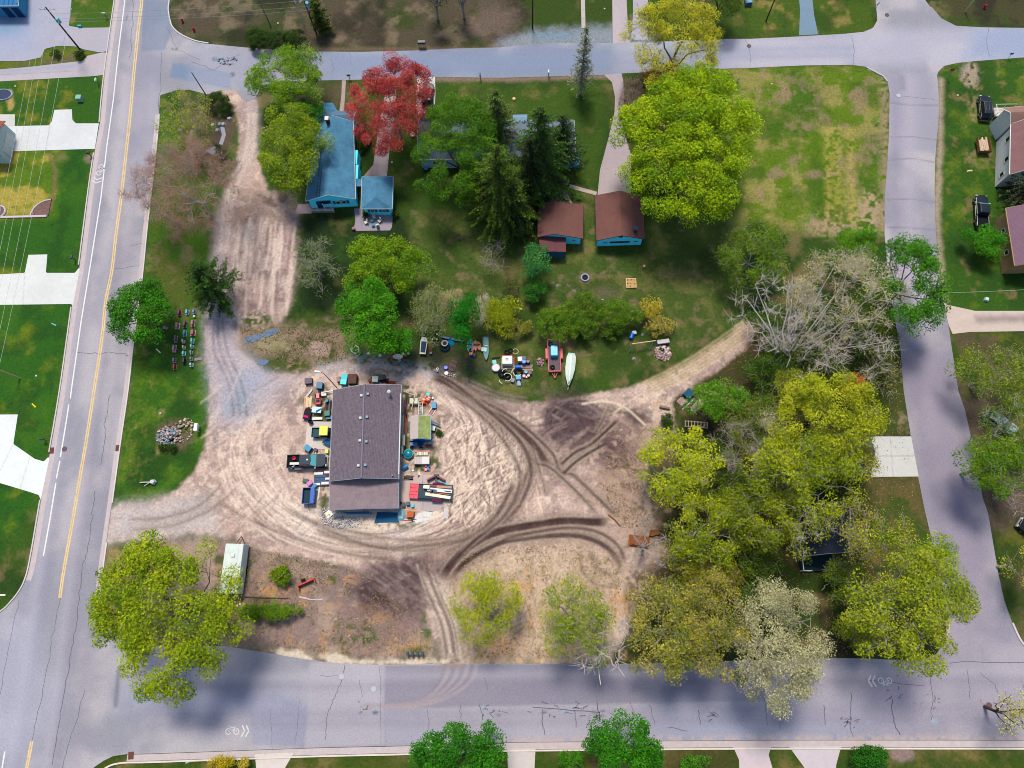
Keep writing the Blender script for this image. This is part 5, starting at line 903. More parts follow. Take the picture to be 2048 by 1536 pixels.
spruce('lone thin grey-green conifer beside the north street',1160,188,15.5,2.6,(96,112,84),(146,152,112),dens=.55,bark='g',low=.16)
tree('open yellow-budded tree with dark forked limbs spreading over the north street',1350,78,108,92,13,(150,160,30),(214,208,50),.5,.15,'d',4,limb=1.25,zc=8)
tree('huge dense lime-green tree on the right of the curved driveway',1378,272,150,158,16,(98,148,8),(178,200,14),1.1,.2,'d',1,rc=1.5,cnt=2.2)
bush('brown leafless bush between the curved driveway and the lime-green tree',1262,205,26,55,2.6,(146,112,92),(176,140,110),.25,.12,twig=8,bark='g')
bush('orange-brown bush at the foot of the yellow-budded tree',1320,150,50,16,2.0,(150,104,52),(180,130,60),.5,.12,twig=5)
spruce('low dark green conifer behind the larger brown-roofed garage',1290,378,5,2.6,(28,50,34),(48,78,44))
tree('loose green tree at the lower left corner of the empty lot',1510,505,78,68,8,(72,112,16),(124,152,28),.6,.16,'g',3)
tree('dark green tree hanging over the east street at its left edge',1830,565,62,108,12,(46,112,12),(84,148,20),1.0,.18,'d',2)
tree('small bright green tree behind the big pale-limbed tree',1712,490,50,38,9,(66,126,14),(110,160,20),.9,.17)
tree('big pale-limbed tree with sparse cream buds beside the east street',1690,585,130,100,13,(150,146,96),(220,212,140),.2,.14,'w',9,limb=1.05,zc=8,lean=(-7,-8),cnt=1.5)
tree('leafless white-limbed tree left of the big pale-limbed tree',1560,625,105,90,12,(170,164,120),(200,196,140),.012,.12,'w',9,limb=1.1,zc=7,lean=(2,-5),cnt=1.0)
tree('sprawling bare grey tree spreading down beside the east street',1665,690,135,80,10,(140,140,90),(190,190,120),.06,.12,'w',9,limb=1.0,zc=6,lean=(-5,1),cnt=1.2)
for i,(a,b,c,d,h,k1,k2,dn,lb) in enumerate([(1560,745,60,50,5,(52,92,16),(96,130,28),.7,'green understory tree just under the sprawling bare grey tree'),(1735,650,60,70,6,(50,92,16),(104,124,24),.8,'dark green understory tree close to the left edge of the east street'),(1600,700,60,45,6,(56,88,24),(104,126,44),.6,'green understory tree among the bare pale limbs'),(1440,800,62,44,5,(72,132,14),(110,164,24),.85,'bright green low tree above the stacked boards by the track'),(1760,740,40,60,4,(96,108,50),(146,146,84),.4,'sparse grey-green sapling below the bare grey tree'),(1510,860,60,60,6,(74,104,22),(132,148,34),.6,'yellowish green tree beside the grey brush in the wood'),(1560,650,60,50,5,(56,96,20),(96,130,30),.7,'green understory tree below the leafless white-limbed tree')]):
    tree(lb,a,b,c,d,h,k1,k2,dn,.17,'g',3)
tree('tall mustard-yellow crowned tree below the bare grey tree',1655,830,118,100,15,(116,138,18),(196,200,40),.8,.17,'d',2)
bush('orange-leaved bush at the upper right of the mustard-yellow tree',1708,772,26,28,5,(184,116,60),(214,140,70),.9,.14)
tree('pale whitish-budded small tree between the mustard tree and the grey brush',1540,875,36,60,9,(150,150,110),(200,196,150),.4,.13,'g',4)
tree('yellow-green tree at the right edge of the dirt yard',1358,925,85,85,12,(130,160,12),(206,210,26),.6,.17,'g',3,zc=7)
tree('yellow-green tree standing just below the one at the yard edge',1408,1060,84,80,11,(96,128,16),(184,188,24),.6,.17,'g',3)
tree('grey leafless brush tree deep in the wood',1480,905,60,75,8,(120,124,70),(150,150,90),.06,.12,'g',9,limb=.9)
tree('wide yellow-green tree over the slate-blue roofed house',1625,945,130,95,15,(98,130,12),(180,188,22),.55,.18,'g',3,rc=1.4)
tree('green tree between the two dark-roofed houses and the yard edge',1520,1030,75,80,12,(84,112,14),(150,160,20),.6,.18,'g',3)
tree('olive tree over the left wall of the navy-roofed house',1610,1050,60,70,13,(100,122,14),(164,170,22),.42,.18,'w',4)
tree('yellow-green tree sparse in front of the navy-roofed house',1720,1060,62,70,12,(120,132,24),(178,176,34),.3,.17,'g',4)
tree('very large yellow-green tree at the corner of the east and south streets',1815,1200,145,150,16,(100,132,18),(172,180,40),.62,.19,'g',3,rc=1.5)
tree('cream-flowering tree over the south street',1562,1290,108,138,15,(134,136,100),(208,204,160),.6,.14,'g',3)
tree('ochre-green tree left of the cream-flowering one over the south street',1440,1255,85,115,13,(88,112,24),(190,174,76),.5,.16,'g',3)
tree('green and straw-coloured tree left of the ochre-green one',1335,1265,88,105,12,(74,110,16),(190,178,76),.62,.17,'g',3)
tree('brown-green low tree filling the gap above the ochre-green tree',1430,1160,70,45,7,(96,104,24),(150,140,44),.55,.16,'g',3)
tree('sparse lime tree right of the wheel-marked exit to the south street',968,1215,74,80,9,(130,152,16),(192,194,30),.6,.16,'g',4)
tree('sparse green tree with crooked grey limbs above the south street',1148,1245,86,92,11,(108,140,24),(168,178,44),.5,.16,'g',6,limb=1.2)
tree('dead white tree leaning over the south street',1208,1300,62,92,10,(0,0,0),(0,0,0),0,.1,'w',8,limb=1.4,cnt=1.0)
tree('bare dark-limbed tree beside the orange dirt heap',1300,1090,58,80,9,(0,0,0),(0,0,0),0,.1,'g',7,limb=1.1,cnt=.9)
tree('very large yellow-green tree at the lower left corner lot',330,1225,165,175,14,(92,134,10),(176,188,18),.85,.2,'d',2,rc=1.5)
tree('dense dark green round tree at the bottom edge, left of the other one',920,1512,98,72,9,(28,92,4),(66,144,10),1.5,.18,'d',0,lob=.05)
tree('dense dark green round tree at the bottom edge, right of the other one',1247,1500,80,76,9,(28,94,4),(68,146,10),1.5,.18,'d',0,lob=.05)
tree('thin yellow-green tree at the right edge beside the south street',2035,1428,52,58,9,(176,176,70),(216,208,110),.3,.15,'d',4)
tree('dark green round tree leaning over the centre line of the west street verge',275,625,66,66,8,(40,104,10),(74,146,20),1.15,.2,'d',1)
tree('reddish bare-twigged tree in the verge above the memorial stones',372,368,128,96,12,(150,104,92),(190,134,122),.26,.09,'g',11,limb=.9)
tree('airy yellow-green tree over the garden bed by the broken asphalt',372,238,58,62,8,(118,136,26),(170,170,60),.42,.15,'g',4)
spruce('dark bushy pine beside the bare plot',448,592,10.5,5.0,(30,64,22),(66,100,34),name='pine_tree',dens=1.7,droop=.1,exp=.5,low=.15)
spruce('small narrow dark conifer at the foot of the garden walkway',446,312,4,.8,(40,84,18),(70,110,30),dens=1.3)
tree('round olive-green tree on the lawn below the cyan garage',772,535,84,68,8,(74,126,8),(136,168,18),1.0,.17,'d',2)
tree('dense fresh green tree beside the yard, taller of the two joined crowns',738,632,66,86,11,(44,118,8),(96,166,20),1.2,.18,'d',1)
tree('small green tree joined to the right of the dense fresh green one',790,672,36,36,6,(48,120,12),(84,160,24),1.1,.17,'d',1)
tree('sparse grey-green tree beside the bare plot',632,530,48,58,6,(90,118,60),(130,150,90),.22,.13,'g',6)
tree('grey-green thin tree with pale blossoms above the junk rows',868,625,48,62,6,(96,124,52),(156,164,96),.4,.14,'g',5)
tree('slim dark green tree behind the kayaks',928,630,27,58,9,(22,98,12),(44,134,22),1.3,.17,'d',0)
bush('white-blossomed brush right of the slim dark green tree',965,620,22,40,4,(170,160,120),(206,200,180),.35,.11,twig=6,bark='w'); bush('pale pinkish brush with an orange edge left of the slim dark green tree',905,600,30,24,3,(170,140,80),(190,180,150),.5,.12,twig=5,bark='w')
tree('round yellow-olive shrub tree right of the kayaks',1002,632,38,42,4,(108,136,10),(168,174,20),.9,.15,'d',3)
tree('blue-green young tree below the small shed',1075,522,28,36,5,(40,110,50),(84,160,80),.95,.16); bush('small dark green bush below the blue-green young tree',1068,580,24,26,3,(34,96,24),(64,130,36),.9)
for a,b,c,d,h,k1,k2,dn,lb in ((1125,645,52,42,4,(70,120,16),(116,150,26),.7,'green shrub over the far end of the red trailer'),(1168,610,44,28,3,(60,104,20),(110,140,30),.55,'loose green shrub between the blue-green tree and the pale bucket'),(1232,628,50,34,4,(62,110,18),(112,148,28),.75,'green shrub left of the straw-yellow bushes'),(1225,662,22,18,2.5,(56,96,20),(96,130,30),.8,'little green shrub above the blue barrel'),(1300,615,26,26,2.6,(170,156,40),(206,190,70),.6,'straw-yellow bush beside the green shrubs'),(1322,650,32,22,2.4,(160,150,60),(196,184,90),.5,'straw-yellow brush above the firewood heap'),(1035,655,42,16,2.4,(110,122,30),(160,160,70),.6,'low yellow-green brush above the white tank pallet'),(1165,655,30,26,3.5,(58,104,20),(100,138,30),.6,'green shrub right of the red trailer'),(1022,575,20,24,2,(90,84,50),(120,116,70),.3,'thin brown scrub left of the blue-green tree')): bush(lb,a,b,c,d,h,k1,k2,dn)
tree('bare grey twiggy tree left of the small shed',985,510,38,34,4,(0,0,0),(0,0,0),0,.1,'g',8,limb=.6)
bush('clipped long green hedge under the lower left tree',538,1222,60,21,2.4,(74,116,12),(120,152,22),1.3,name='hedge',cat='hedge',cup=.8); bush('round green bush right of the camper',563,1151,25,19,1.8,(84,124,12),(136,160,24),1.3)
bush('yellow-flowering bush at the bottom edge, left of its pair',440,1526,30,15,1.6,(150,140,20),(222,196,40),1,leaf=.11); bush('yellow-flowering bush at the bottom edge, right of its pair',490,1526,16,14,1.5,(160,150,40),(226,204,80),.9,leaf=.11)
bush('small green bush left of the right dense round tree at the bottom',1143,1522,28,24,2,(46,110,16),(80,146,26),1); bush('small green bush right of the right dense round tree at the bottom',1392,1526,34,18,2,(50,114,18),(90,150,30),.9); bush('dark green bush at the bottom edge beside the fan-shaped driveway',1738,1516,44,28,2.4,(28,90,14),(50,124,24),1.1)
spruce('dark blue-green spruce over the tan-walled building',2030,400,13,3.8,(34,54,40),(78,96,60),dens=1.2); tree('bright green bush-like tree in front of the tan-walled building',1972,482,42,34,4,(44,118,10),(80,152,20),1.1,.16)
tree('yellow-green spreading tree near the silver car',1995,745,80,60,9,(80,122,16),(150,168,30),.5,.16,'g',4); tree('green tree right of the silver car with bare pale limbs',2050,840,70,60,10,(76,116,18),(124,144,30),.5,.17,'w',6)
tree('green tree below the silver car, reaching over the east street',1985,930,72,72,10,(66,116,12),(118,150,20),.75,.17,'g',3); tree('pale yellow-green tree at the right edge below the black car',2050,1130,28,60,8,(140,150,40),(196,192,80),.6,.16,'g',3); tree('leafless tree at the right edge between the two green ones',2040,985,50,50,8,(0,0,0),(0,0,0),0,.1,'g',7,limb=.8)
spruce('broad columnar cypress beside the poles at the top',648,62,7,1.9,(40,64,10),(84,100,24),name='cypress_tree',dens=2.2,droop=-.3,exp=.35,low=.02)
for a,b,c,d,h,lb in ((518,76,30,22,2.4,'dark green bush at the north kerb, leftmost of three'),(556,78,16,18,2.6,'dark green bush at the north kerb, middle of three'),(588,74,24,18,2,'dark green bush at the north kerb, rightmost of three'),(432,204,32,18,2.2,'dark clipped bush at the top of the garden bed'),(110,108,9,8,1,'small dark bush at the left of the grass island'),(156,108,10,8,1.2,'small dark bush at the pole foot on the grass island'),(338,893,22,9,.9,'low dark green shrub below the rockery'),(728,272,14,30,1.6,'brown and green shrub along the right wall of the cyan house'),(732,430,7,7,.8,'small shrub at the left corner of the small cyan garage'),(791,428,6,7,.8,'small shrub at the right corner of the small cyan garage'),(880,866,5,5,.5,'tiny round green weed right of the garden shed'),(1335,845,12,22,1.5,'small green scrub below the orange heap of boards'),(1190,560,0,0,0,'')):
    if h: bush(lb,a,b,c,d,h,(34,66,16),(64,92,26),1.1,.12,rc=.45)
bush('tuft of straw-coloured ornamental grass by the cyan house',727,270,9,10,.9,(170,140,80),(196,166,100),1,.1,rc=.35)
tree('dark tree crown at the top edge right of the yellow-budded tree',1440,-12,50,40,8,(52,84,24),(96,116,40),.6,.16)
tree('tree with blue-grey trunk at the top edge, left of its pair',866,-22,30,24,9,(40,60,20),(60,80,30),.5,.16,'g',2); tree('tree with blue-grey trunk at the top edge, right of its pair',922,-26,30,24,9,(40,60,20),(60,80,30),.5,.16,'g',2)

for i,(a,b,c,d,h,k1,k2,dn,lb) in enumerate([(1460,960,60,60,6,(58,92,14),(110,134,24),.7,'low green tree between the two yard-edge trees and the grey brush'),(1500,1110,60,50,6,(56,88,16),(104,126,26),.7,'low green tree left of the navy-roofed house'),(1560,1000,60,50,7,(76,104,14),(146,156,20),.6,'low yellow-green tree at the left end of the slate-blue house'),(1390,1180,70,50,6,(70,92,18),(130,136,30),.6,'low olive tree above the straw-coloured tree'),(1510,1190,50,45,5,(50,84,20),(96,120,30),.7,'dark low tree above the cream-flowering tree'),(1680,1160,60,50,5,(62,92,18),(110,128,28),.55,'low tree just below the navy-roofed house'),(1730,1270,60,45,6,(84,112,14),(150,158,22),.6,'low yellow-green tree at the left foot of the very large corner tree'),(1590,790,50,50,7,(96,118,20),(170,172,40),.6,'yellow-green tree at the upper left of the mustard-yellow tree'),(1545,820,45,40,5,(56,92,18),(110,136,30),.7,'dark green sapling left of the mustard-yellow tree'),(1700,930,60,60,8,(110,126,16),(180,176,30),.5,'mustard-green tree at the corner of the square driveway'),(1470,1050,60,60,9,(84,116,16),(170,176,30),.55,'light green tree right of the second yard-edge tree'),(1380,1120,60,50,7,(96,118,20),(160,160,36),.5,'yellowish low tree right of the orange-brown boards'),(1640,720,50,40,5,(60,96,20),(110,134,40),.6,'green sapling beneath the sprawling bare grey tree'),(1880,1120,40,50,8,(90,132,14),(160,180,20),.6,'green tree at the upper right of the very large corner tree'),(1300,1190,50,50,6,(120,116,40),(170,156,80),.4,'thin straw-olive tree above the straw-coloured tree')]):
    tree(lb,a,b,c,d,h,k1,k2,dn,.17,'g',3,group='understorey of the eastern wood')

spruce('dark spruce over the right end of the hidden grey-roofed house',1118,330,13,5.6,(32,58,30),(60,92,44),dens=1.3)
spruce('dark spruce filling the gap left of the small brown-roofed shed',1030,450,13,5.6,(30,56,20),(70,98,28),dens=1.3)

# ---------------- ground cover nobody could count ----------------
def scatter(name,label,cat,polys,n,cols,size,up,seed,z=.02):
    rng=np.random.RandomState(seed); P=[]
    for poly,k in polys:
        g=np.array(gp(poly)); lo,hi=g.min(0),g.max(0); q=rng.uniform(lo,hi,(int(n*k*2.2),2)); q=q[sdf(q[:,0],q[:,1],[tuple(a) for a in g])<-.3]; q=q[fbm(q[:,0],q[:,1],3,2)>.40]; P.append(q[:int(n*k)])
    q=np.concatenate(P); k=len(q); dd=np.full(k,9.)
    for Rp in ROADS: dd=np.minimum(dd,sdf(q[:,0],q[:,1],gp(Rp)))
    q=q[dd>.2]; k=len(q); s=size*rng.uniform(.5,1.3,k)
    if up:
        a=rng.rand(k)*6.28; e=np.stack([np.cos(a),np.sin(a),0*a],1)*s[:,None]*.25; t=np.stack([rng.normal(0,.35,k)*s,rng.normal(0,.35,k)*s,s],1); b=np.stack([q[:,0],q[:,1],np.full(k,-.02)],1)
        V=np.stack([b-e,b+e,b+t+e*.2,b+t-e*.2],1).reshape(-1,3); Fq=np.arange(k*4).reshape(k,4)
    else: V,Fq=quads(np.stack([q[:,0],q[:,1],z+rng.rand(k)*.05],1),rng.normal(0,.3,(k,3))+np.array([0,0,1.]),s,.6,rng)
    cc=np.array([C(c) for c in cols])[rng.randint(len(cols),size=k)]*rng.uniform(.8,1.25,(k,1))*1.2
    o=npmesh(name,V,Fq,leafmat(.1),np.repeat(np.clip(cc,.003,.9),4,0)); tag(o,label,cat,kind='stuff')
WOOD=[(1300,870),(1340,800),(1440,730),(1500,660),(1620,700),(1785,670),(1840,1010),(1880,1240),(1840,1315),(1273,1322),(1260,1200),(1310,1060)]
SANDP=[(900,1110),(1000,1090),(1150,1085),(1225,1115),(1250,1160),(1230,1250),(1200,1320),(940,1322),(900,1220)]
CORN=[(470,1080),(700,1130),(850,1230),(860,1310),(700,1320),(480,1285),(480,1190)]
SCR=[(1180,860),(1340,850),(1300,900),(1290,960),(1310,1060),(1240,1060),(1190,960)]
scatter('leaf_litter','brown leaf litter under the trees of the eastern wood','leaf litter',[(WOOD,.75),(CORN,.25)],13000,[(136,104,76),(170,134,96),(108,84,64),(150,120,104),(84,96,40)],.09,False,1)
scatter('tall_grass','dry straw-coloured tall grass between the wheel marks and the south street','tall grass',[(SANDP,.5),(SCR,.2),(CORN,.15),([(470,650),(600,650),(690,640),(700,720),(600,745),(500,700)],.15)],14000,[(206,184,150),(170,150,110),(130,128,64),(216,196,170),(150,116,92)],.24,True,2)
scatter('grass','short tufted lawn grass around the gardens and verges','grass',[([(820,420),(1480,420),(1480,640),(1400,700),(1000,795),(860,700)],.3),([(1440,138),(1763,138),(1770,300),(1765,460),(1500,460)],.24),([(270,760),(300,430),(440,430),(412,800),(385,940),(240,1000)],.14),([(1885,130),(2050,130),(2050,600),(1895,600)],.12),([(590,160),(1220,160),(1190,400),(800,460),(590,430)],.2)],60000,[(52,84,22),(80,110,30),(110,118,50),(44,70,18),(128,116,70)],.13,True,3)
# ---------------- small things ----------------
def m(c,**k): return M(c,rough=k.pop('rough',.7),var=k.pop('var',.1),**k)
# memorial stones
HS=[(360,625,.75,1.3,(112,52,84),'dark plum-coloured upright stone, top of the left column'),(376,624,.6,1.15,(120,176,216),'tall pale blue stone, top of the middle column'),(390,623,.6,.75,(96,156,206),'blue stone, top of the right column'),(356,651,.8,1.4,(176,136,156),'long pinkish stone with a white left edge in the left column'),(371,648,.75,1.45,(70,52,90),'dark violet stone second from the top of the middle column'),(387,646,.75,1.35,(150,104,130),'mauve stone with a pale edge, third in the right column'),(371,666,.65,1.3,(70,140,190),'long blue stone in the middle column below the dark violet one'),(387,665,.95,1.3,(156,88,104),'broad rose-red stone in the right column'),(353,677,.5,1.5,(132,104,130),'thin grey-mauve stone in the left column'),(350,696,.6,1.6,(176,130,158),'long pink-mauve stone in the lower left column'),(368,682,.5,.65,(190,186,216),'small white-framed stone in the middle column'),(386,681,.6,1.0,(116,180,220),'light blue stone right under the rose-red one'),(369,694,.45,.75,(226,190,184),'small cream-pink stone in the middle column'),(385,692,.45,.75,(150,200,236),'small light blue stone in the right column below the larger one'),(369,706,.6,.95,(120,190,230),'bright blue stone in the middle column below the cream-pink one'),(384,704,.45,.7,(120,160,200),'small slate-blue stone with a rust edge in the right column'),(350,720,.55,1.05,(116,92,136),'violet stone with a white base in the left column'),(370,721,.7,1.4,(14,24,30),'black polished stone in the middle column'),(384,717,.42,.65,(160,130,160),'small framed mauve stone low in the right column'),(351,733,.6,1.05,(150,50,60),'dark red stone with cream edges, bottom of the left column'),(384,729,.6,.75,(150,190,230),'pale blue stone, bottom of the right column')]
for x,y,sx,sy,c_,lb in HS:
    sx*=.85; sy*=.72
    T=thing('headstone',lb,'headstone',x,y+2,0,'memorial stones on the west verge'); v=MB(); v.box(0,0,0,sx,sy,.16); v.build('base',m([min(240,q+50) for q in c_]),T,bevel=.02); v=MB(); v.box(.04,0,.16,sx*.62,sy*.82,.6,top=(.8,.95)); v.build('tablet',m(c_,rough=.35),T,bevel=.04)
one('urn','small round white urn between the upper stones of the right column','urn',390,634,0,MB().lathe(0,0,[(.1,0),(.16,.1),(.2,.35),(.13,.4)],10),m((206,216,230))); one('stone_slab','flat lilac slab lying right of the lower memorial stones','slab',397,718,8,MB().box(0,0,0,1.2,.45,.08),m((150,126,160))); one('board','short white board lying on the grass below the dark green verge tree','board',317,702,-40,MB().box(0,0,0,1.0,.14,.1),m((216,206,190))); one('marker_plate','small grey plate under the edge of the dark green verge tree','plate',331,656,-20,MB().box(0,0,0,.8,.4,.1),m((150,130,160)))
# rockery, rock piles
def rocks(label,px,py,rx,ry,n,cols,s=(.15,.35),name='rock_pile',h=.5,cat='rock pile',pile=True):
    rs=random.Random(int(px+py)); g=G(px,py); sx,sy=GS(px,py); o=bpy.data.objects.new(name,None); SC.collection.objects.link(o); o.location=g; tag(o,label,cat)
    for ci,c_ in enumerate(cols):
        v=MB()
        for i in range(n//len(cols)):
            if n<=60: v=MB()
            a=rs.uniform(0,6.28); r=rs.uniform(0,1)**.5; q=rs.uniform(*s); x,y=r*rx*sx*math.cos(a),r*ry*sy*math.sin(a); z=max(0,(1-r))*h; k=rs.randint(5,7)
            v.prism([(x+q*rs.uniform(.7,1.1)*math.cos(6.28*j/k),y+q*rs.uniform(.6,1)*math.sin(6.28*j/k)) for j in range(k)],z,z+q*.8,.65)
            if n<=60: v.build('rock',m(c_,var=.25,sc=4),o)
        if n>60: v.build('rocks',m(c_,var=.25,sc=4),o)
    return o
rocks('round rockery heap of grey and pink stones on the west verge',337,872,24,20,170,[(170,160,180),(206,180,170),(130,116,120),(120,150,180)],(.12,.3),'rockery',.8)
rocks('scattered pale stones on the right half of the rockery bed',368,860,22,24,60,[(206,190,180),(150,130,110),(180,160,160)],(.1,.3),h=.25); rocks('heap of pale broken stones beside the lumber rack on the back lawn',1325,706,17,17,150,[(226,214,214),(196,150,140),(180,170,190),(150,110,104)],(.12,.26),h=.7); rocks('round heap of pinkish rubble left of the red trailer',1080,724,7,9,50,[(190,150,164),(160,120,134)],(.1,.25),h=.5)
for x,y in ((369,249),(369,244),(377,238),(367,258),(427,252),(441,250),(460,239),(448,250),(436,262),(360,262)): one('boulder','grey boulder in the ring of the garden bed by the broken asphalt','boulder',x,y,random.uniform(0,90),MB().prism([(.5,0),(.3,.35),(-.1,.42),(-.5,.2),(-.4,-.3),(.1,-.42)],0,.4,.6),m((120,146,170) if random.random()<.5 else (166,166,180)),'boulders of the garden bed')
rocks('low heap of pale rubble at the lower left corner of the workshop',655,1030,14,20,110,[(214,204,214),(190,170,180),(160,170,200)],(.06,.2),h=.15)['kind']='stuff'; rocks('spread of blue-grey crushed stone along the front of the workshop annexe',690,1045,34,12,150,[(150,170,206),(190,196,214),(110,130,170)],(.05,.16),name='crushed_stone',h=.05,cat='crushed stone')['kind']='stuff'; rocks('small broken asphalt chunks by the broken corner of the north street',455,122,20,8,26,[(110,140,176),(150,150,176)],(.1,.3),h=0); rocks('clump of pale rocks at the edge of the eastern wood',1408,964,9,7,16,[(196,180,170),(150,130,120)],(.2,.4),h=.3); rocks('litter of small pale stones on the back lawn above the yard',897,751,16,5,26,[(206,204,206),(180,170,160)],(.06,.16),h=.05)
T=thing('rock_ring','bent stone edging around the quarter-round flower bed on the far left lawn','edging',77,416); v=MB(); v.ring(0,0,.1,3.0,.16,14,5,arc=(0,90)); v.build('edging',m((206,196,206)),T); T.rotation_euler=(0,0,R(90)); T.location=G(97,432)
v=MB(); v.prism([(0,0),(2.9,0),(2.5,1.5),(1.5,2.5),(0,2.9)],.02,.12); v.build('soil',m((120,92,92),var=.4),T)
one('edging','straight pale block edging below the quarter-round flower bed','edging',45,434,1,MB().box(0,0,0,8.2,.35,.2),m((206,190,206)))
T=thing('rock_ring','round plant bed edge at the left side above the straight edging','edging',-2,424); v=MB(); v.ring(0,0,.1,1.1,.15,16,5); v.build('edging',m((206,196,206)),T); v=MB(); v.cyl(0,0,0,1,.08,14); v.build('soil',m((110,90,100)),T)
T=thing('pond','rounded garden pond with a pale blue rim at the left edge above the driveway',"garden pond",6,190); v=MB(); v.ring(0,0,.08,1.5,.14,18,5,sx=1.1,sy=.75); v.build('rim',m((160,170,210)),T); v=MB(); v.cyl(0,0,0,1,.1,16); v.v=[(x*1.6,y*1.1,z) for x,y,z in v.v]; v.build('basin',m((50,60,90),rough=.1),T)
# poles, wires, signs, lamps
def pole(label,bx,by,h,lean=(0,0),arm=0,col=(70,58,56),tf=None,name='utility_pole',r=.16,ang=20):
    T=thing(name,label,'utility pole',bx,by); v=MB(); v.tube([(0,0,-.1),(lean[0]*h,lean[1]*h,h)],r,8,r*.65); v.build('shaft',m(col,var=.2),T)
    if arm:
        v=MB(); a=R(ang); z=h-.5; v.tube([(lean[0]*z-arm*math.cos(a),lean[1]*z-arm*math.sin(a),z),(lean[0]*z+arm*math.cos(a),lean[1]*z+arm*math.sin(a),z)],.07,5); v.build('crossarm',m((190,206,226)),T)
        for t in (-.9,-.3,.9): v=MB(); v.cyl(lean[0]*z+arm*t*math.cos(a),lean[1]*z+arm*t*math.sin(a),z,.06,.3,6); v.build('insulator',m((200,220,236)),T)
    if tf: v=MB(); v.cyl(lean[0]*tf+.35,lean[1]*tf,tf,.28,.9,12); v.build('transformer',m((90,190,220),rough=.4),T)
    return T
pole('tall dark utility pole with a crossarm rising from the grass island at upper left',165,105,10.3,arm=1.3,tf=7,ang=-3); pole('thin dark utility pole by the broken asphalt and the garden bed',412,190,5.6,r=.1,tf=None); 
T=thing('street_light','light grey pole without crossarm lying in perspective on the left lawn',"light pole",40,757); v=MB(); v.tube([(0,0,0),(-.5,.1,6.5)],.13,6,.09); v.build('shaft',m((206,180,150)),T); T['label']='light tan pole at the left edge on the lawn below the second driveway'; v=MB(); v.tube([(-.5,.1,6.5),(-1.5,.3,6.9)],.05,5); v.build('arm',m((190,190,196)),T); 
pole('dark utility pole at the top edge above the lone thin conifer',1065,57,8,r=.14); pole('dark utility pole at the top edge right of the yellow-budded tree',1532,42,6,r=.13,lean=(0,0)); pole('pale wooden pole at the top right corner',1930,24,5,col=(200,184,176),r=.14)
pole('utility pole with a crowded crossarm beside the cypress at the top',633,68,8.5,arm=1.1,tf=6.2,r=.14,ang=60); pole('bare grey pole at the top left of the cypress',541,52,7,col=(130,120,120),r=.12)
T=thing('street_lamp','white-headed street lamp beside the upper left corner of the workshop','street lamp',676,778); v=MB(); v.tube([(0,0,0),(-.05,.05,5.2),(-.5,.5,5.9),(-1.0,.8,6.1)],.08,6,.05); v.build('pole',m((110,110,130)),T); v=MB(); v.box(-1.5,.85,6.05,1.0,.34,.16,rot=-8,top=(.7,.6)); v.build('lamp_head',m((238,242,246),rough=.4),T,bevel=.03); v=MB(); v.cyl(0,0,0,.16,.5,8,.13); v.build('base',m((236,240,244)),T)
T=thing('street_lamp','white lamp on a thin pale pole left of the cypress at the top','street lamp',608,50); v=MB(); v.tube([(0,0,0),(0,0,5),(-.1,.5,5.6)],.07,6,.05); v.build('pole',m((190,206,226)),T); v=MB(); v.box(-.1,.9,5.5,.3,.8,.14); v.build('lamp_head',m((230,240,246)),T)
def wire(label,pts,r=.022,sag=.5,col=(200,206,210),grp='power lines'):
    P=[Vector(G(*p)) for p in pts]; q=[]
    for i in range(len(P)-1):
        for k in range(12): t=k/12; a=P[i].lerp(P[i+1],t); a.z-=4*t*(1-t)*sag; q.append(a)
    q.append(P[-1]); v=MB(); v.tube(q,r,4); o=v.build('power_line',m(col,rough=.4)); tag(o,label,'power line',grp)
for i,(x0,x1,lb) in enumerate(((79,-75,'leftmost of the five wires over the left lawns'),(89,-55,'second from left of the five wires over the left lawns'),(100,-38,'middle one of the five wires over the left lawns'),(122,-22,'fourth from left of the five wires over the left lawns'),(143,-8,'rightmost of the five wires over the left lawns'))): wire(lb,[(x0,16,9.8 if i<3 else 8.2),(x1,760,9 if i<3 else 8)])
for y0,y1,lb in ((14,-6,'upper wire crossing the wood at the top left'),(24,6,'middle wire crossing the wood at the top left'),(30,14,'lower wire crossing the wood at the top left')): wire(lb,[(95,y0+14,9.6),(620,y1+6,8.4)],col=(160,170,180),grp='wires over the north-west wood')
wire('single wire crossing the lawn beside the gravel drive on the right',[(1880,586,6),(2110,576,6)],col=(190,214,200),sag=.2)
def sign(label,px,py,col,h=2.2,w_=.75,rot=0,kind='stop',name='road_sign',tilt=0):
    T=thing(name,label,'sign',px,py,rot); v=MB(); v.tube([(0,0,0),(0,.0,h)],.035,5); v.build('post',m((150,160,160)),T); v=MB()
    if kind=='stop': 
        n=8; v.add([(w_/2*math.cos(R(22.5+45*i)),.04,h-.35+w_/2*math.sin(R(22.5+45*i))) for i in range(n)]+[(w_/2*math.cos(R(22.5+45*i)),.07,h-.35+w_/2*math.sin(R(22.5+45*i))) for i in range(n)],[tuple(range(n)),tuple(range(2*n-1,n-1,-1))]+[(i,i+n,(i+1)%n+n,(i+1)%n) for i in range(n)])
    else: v.box(0,.05,h-.5,w_,.03,.35)
    v.build('plate',m(col,rough=.4),T); return T
sign('red stop sign at the corner of the north and east streets',1893,156,(206,30,70),2.3,.75); sign('blue street name sign at the top end of the east street',1744,30,(40,160,210),2.8,.9,40,'n'); sign('small white and blue yard sign beside the east street',1752,249,(210,226,236),.8,.8,20,'n',name='yard_sign'); sign('pale blue lawn sign on the grass right of the lime-green tree',1475,163,(110,180,214),.9,.5,70,'n',name='yard_sign'); sign('small dark sign at the north kerb of the east side lawn',2016,117,(40,60,100),1.4,.6,0,'n')
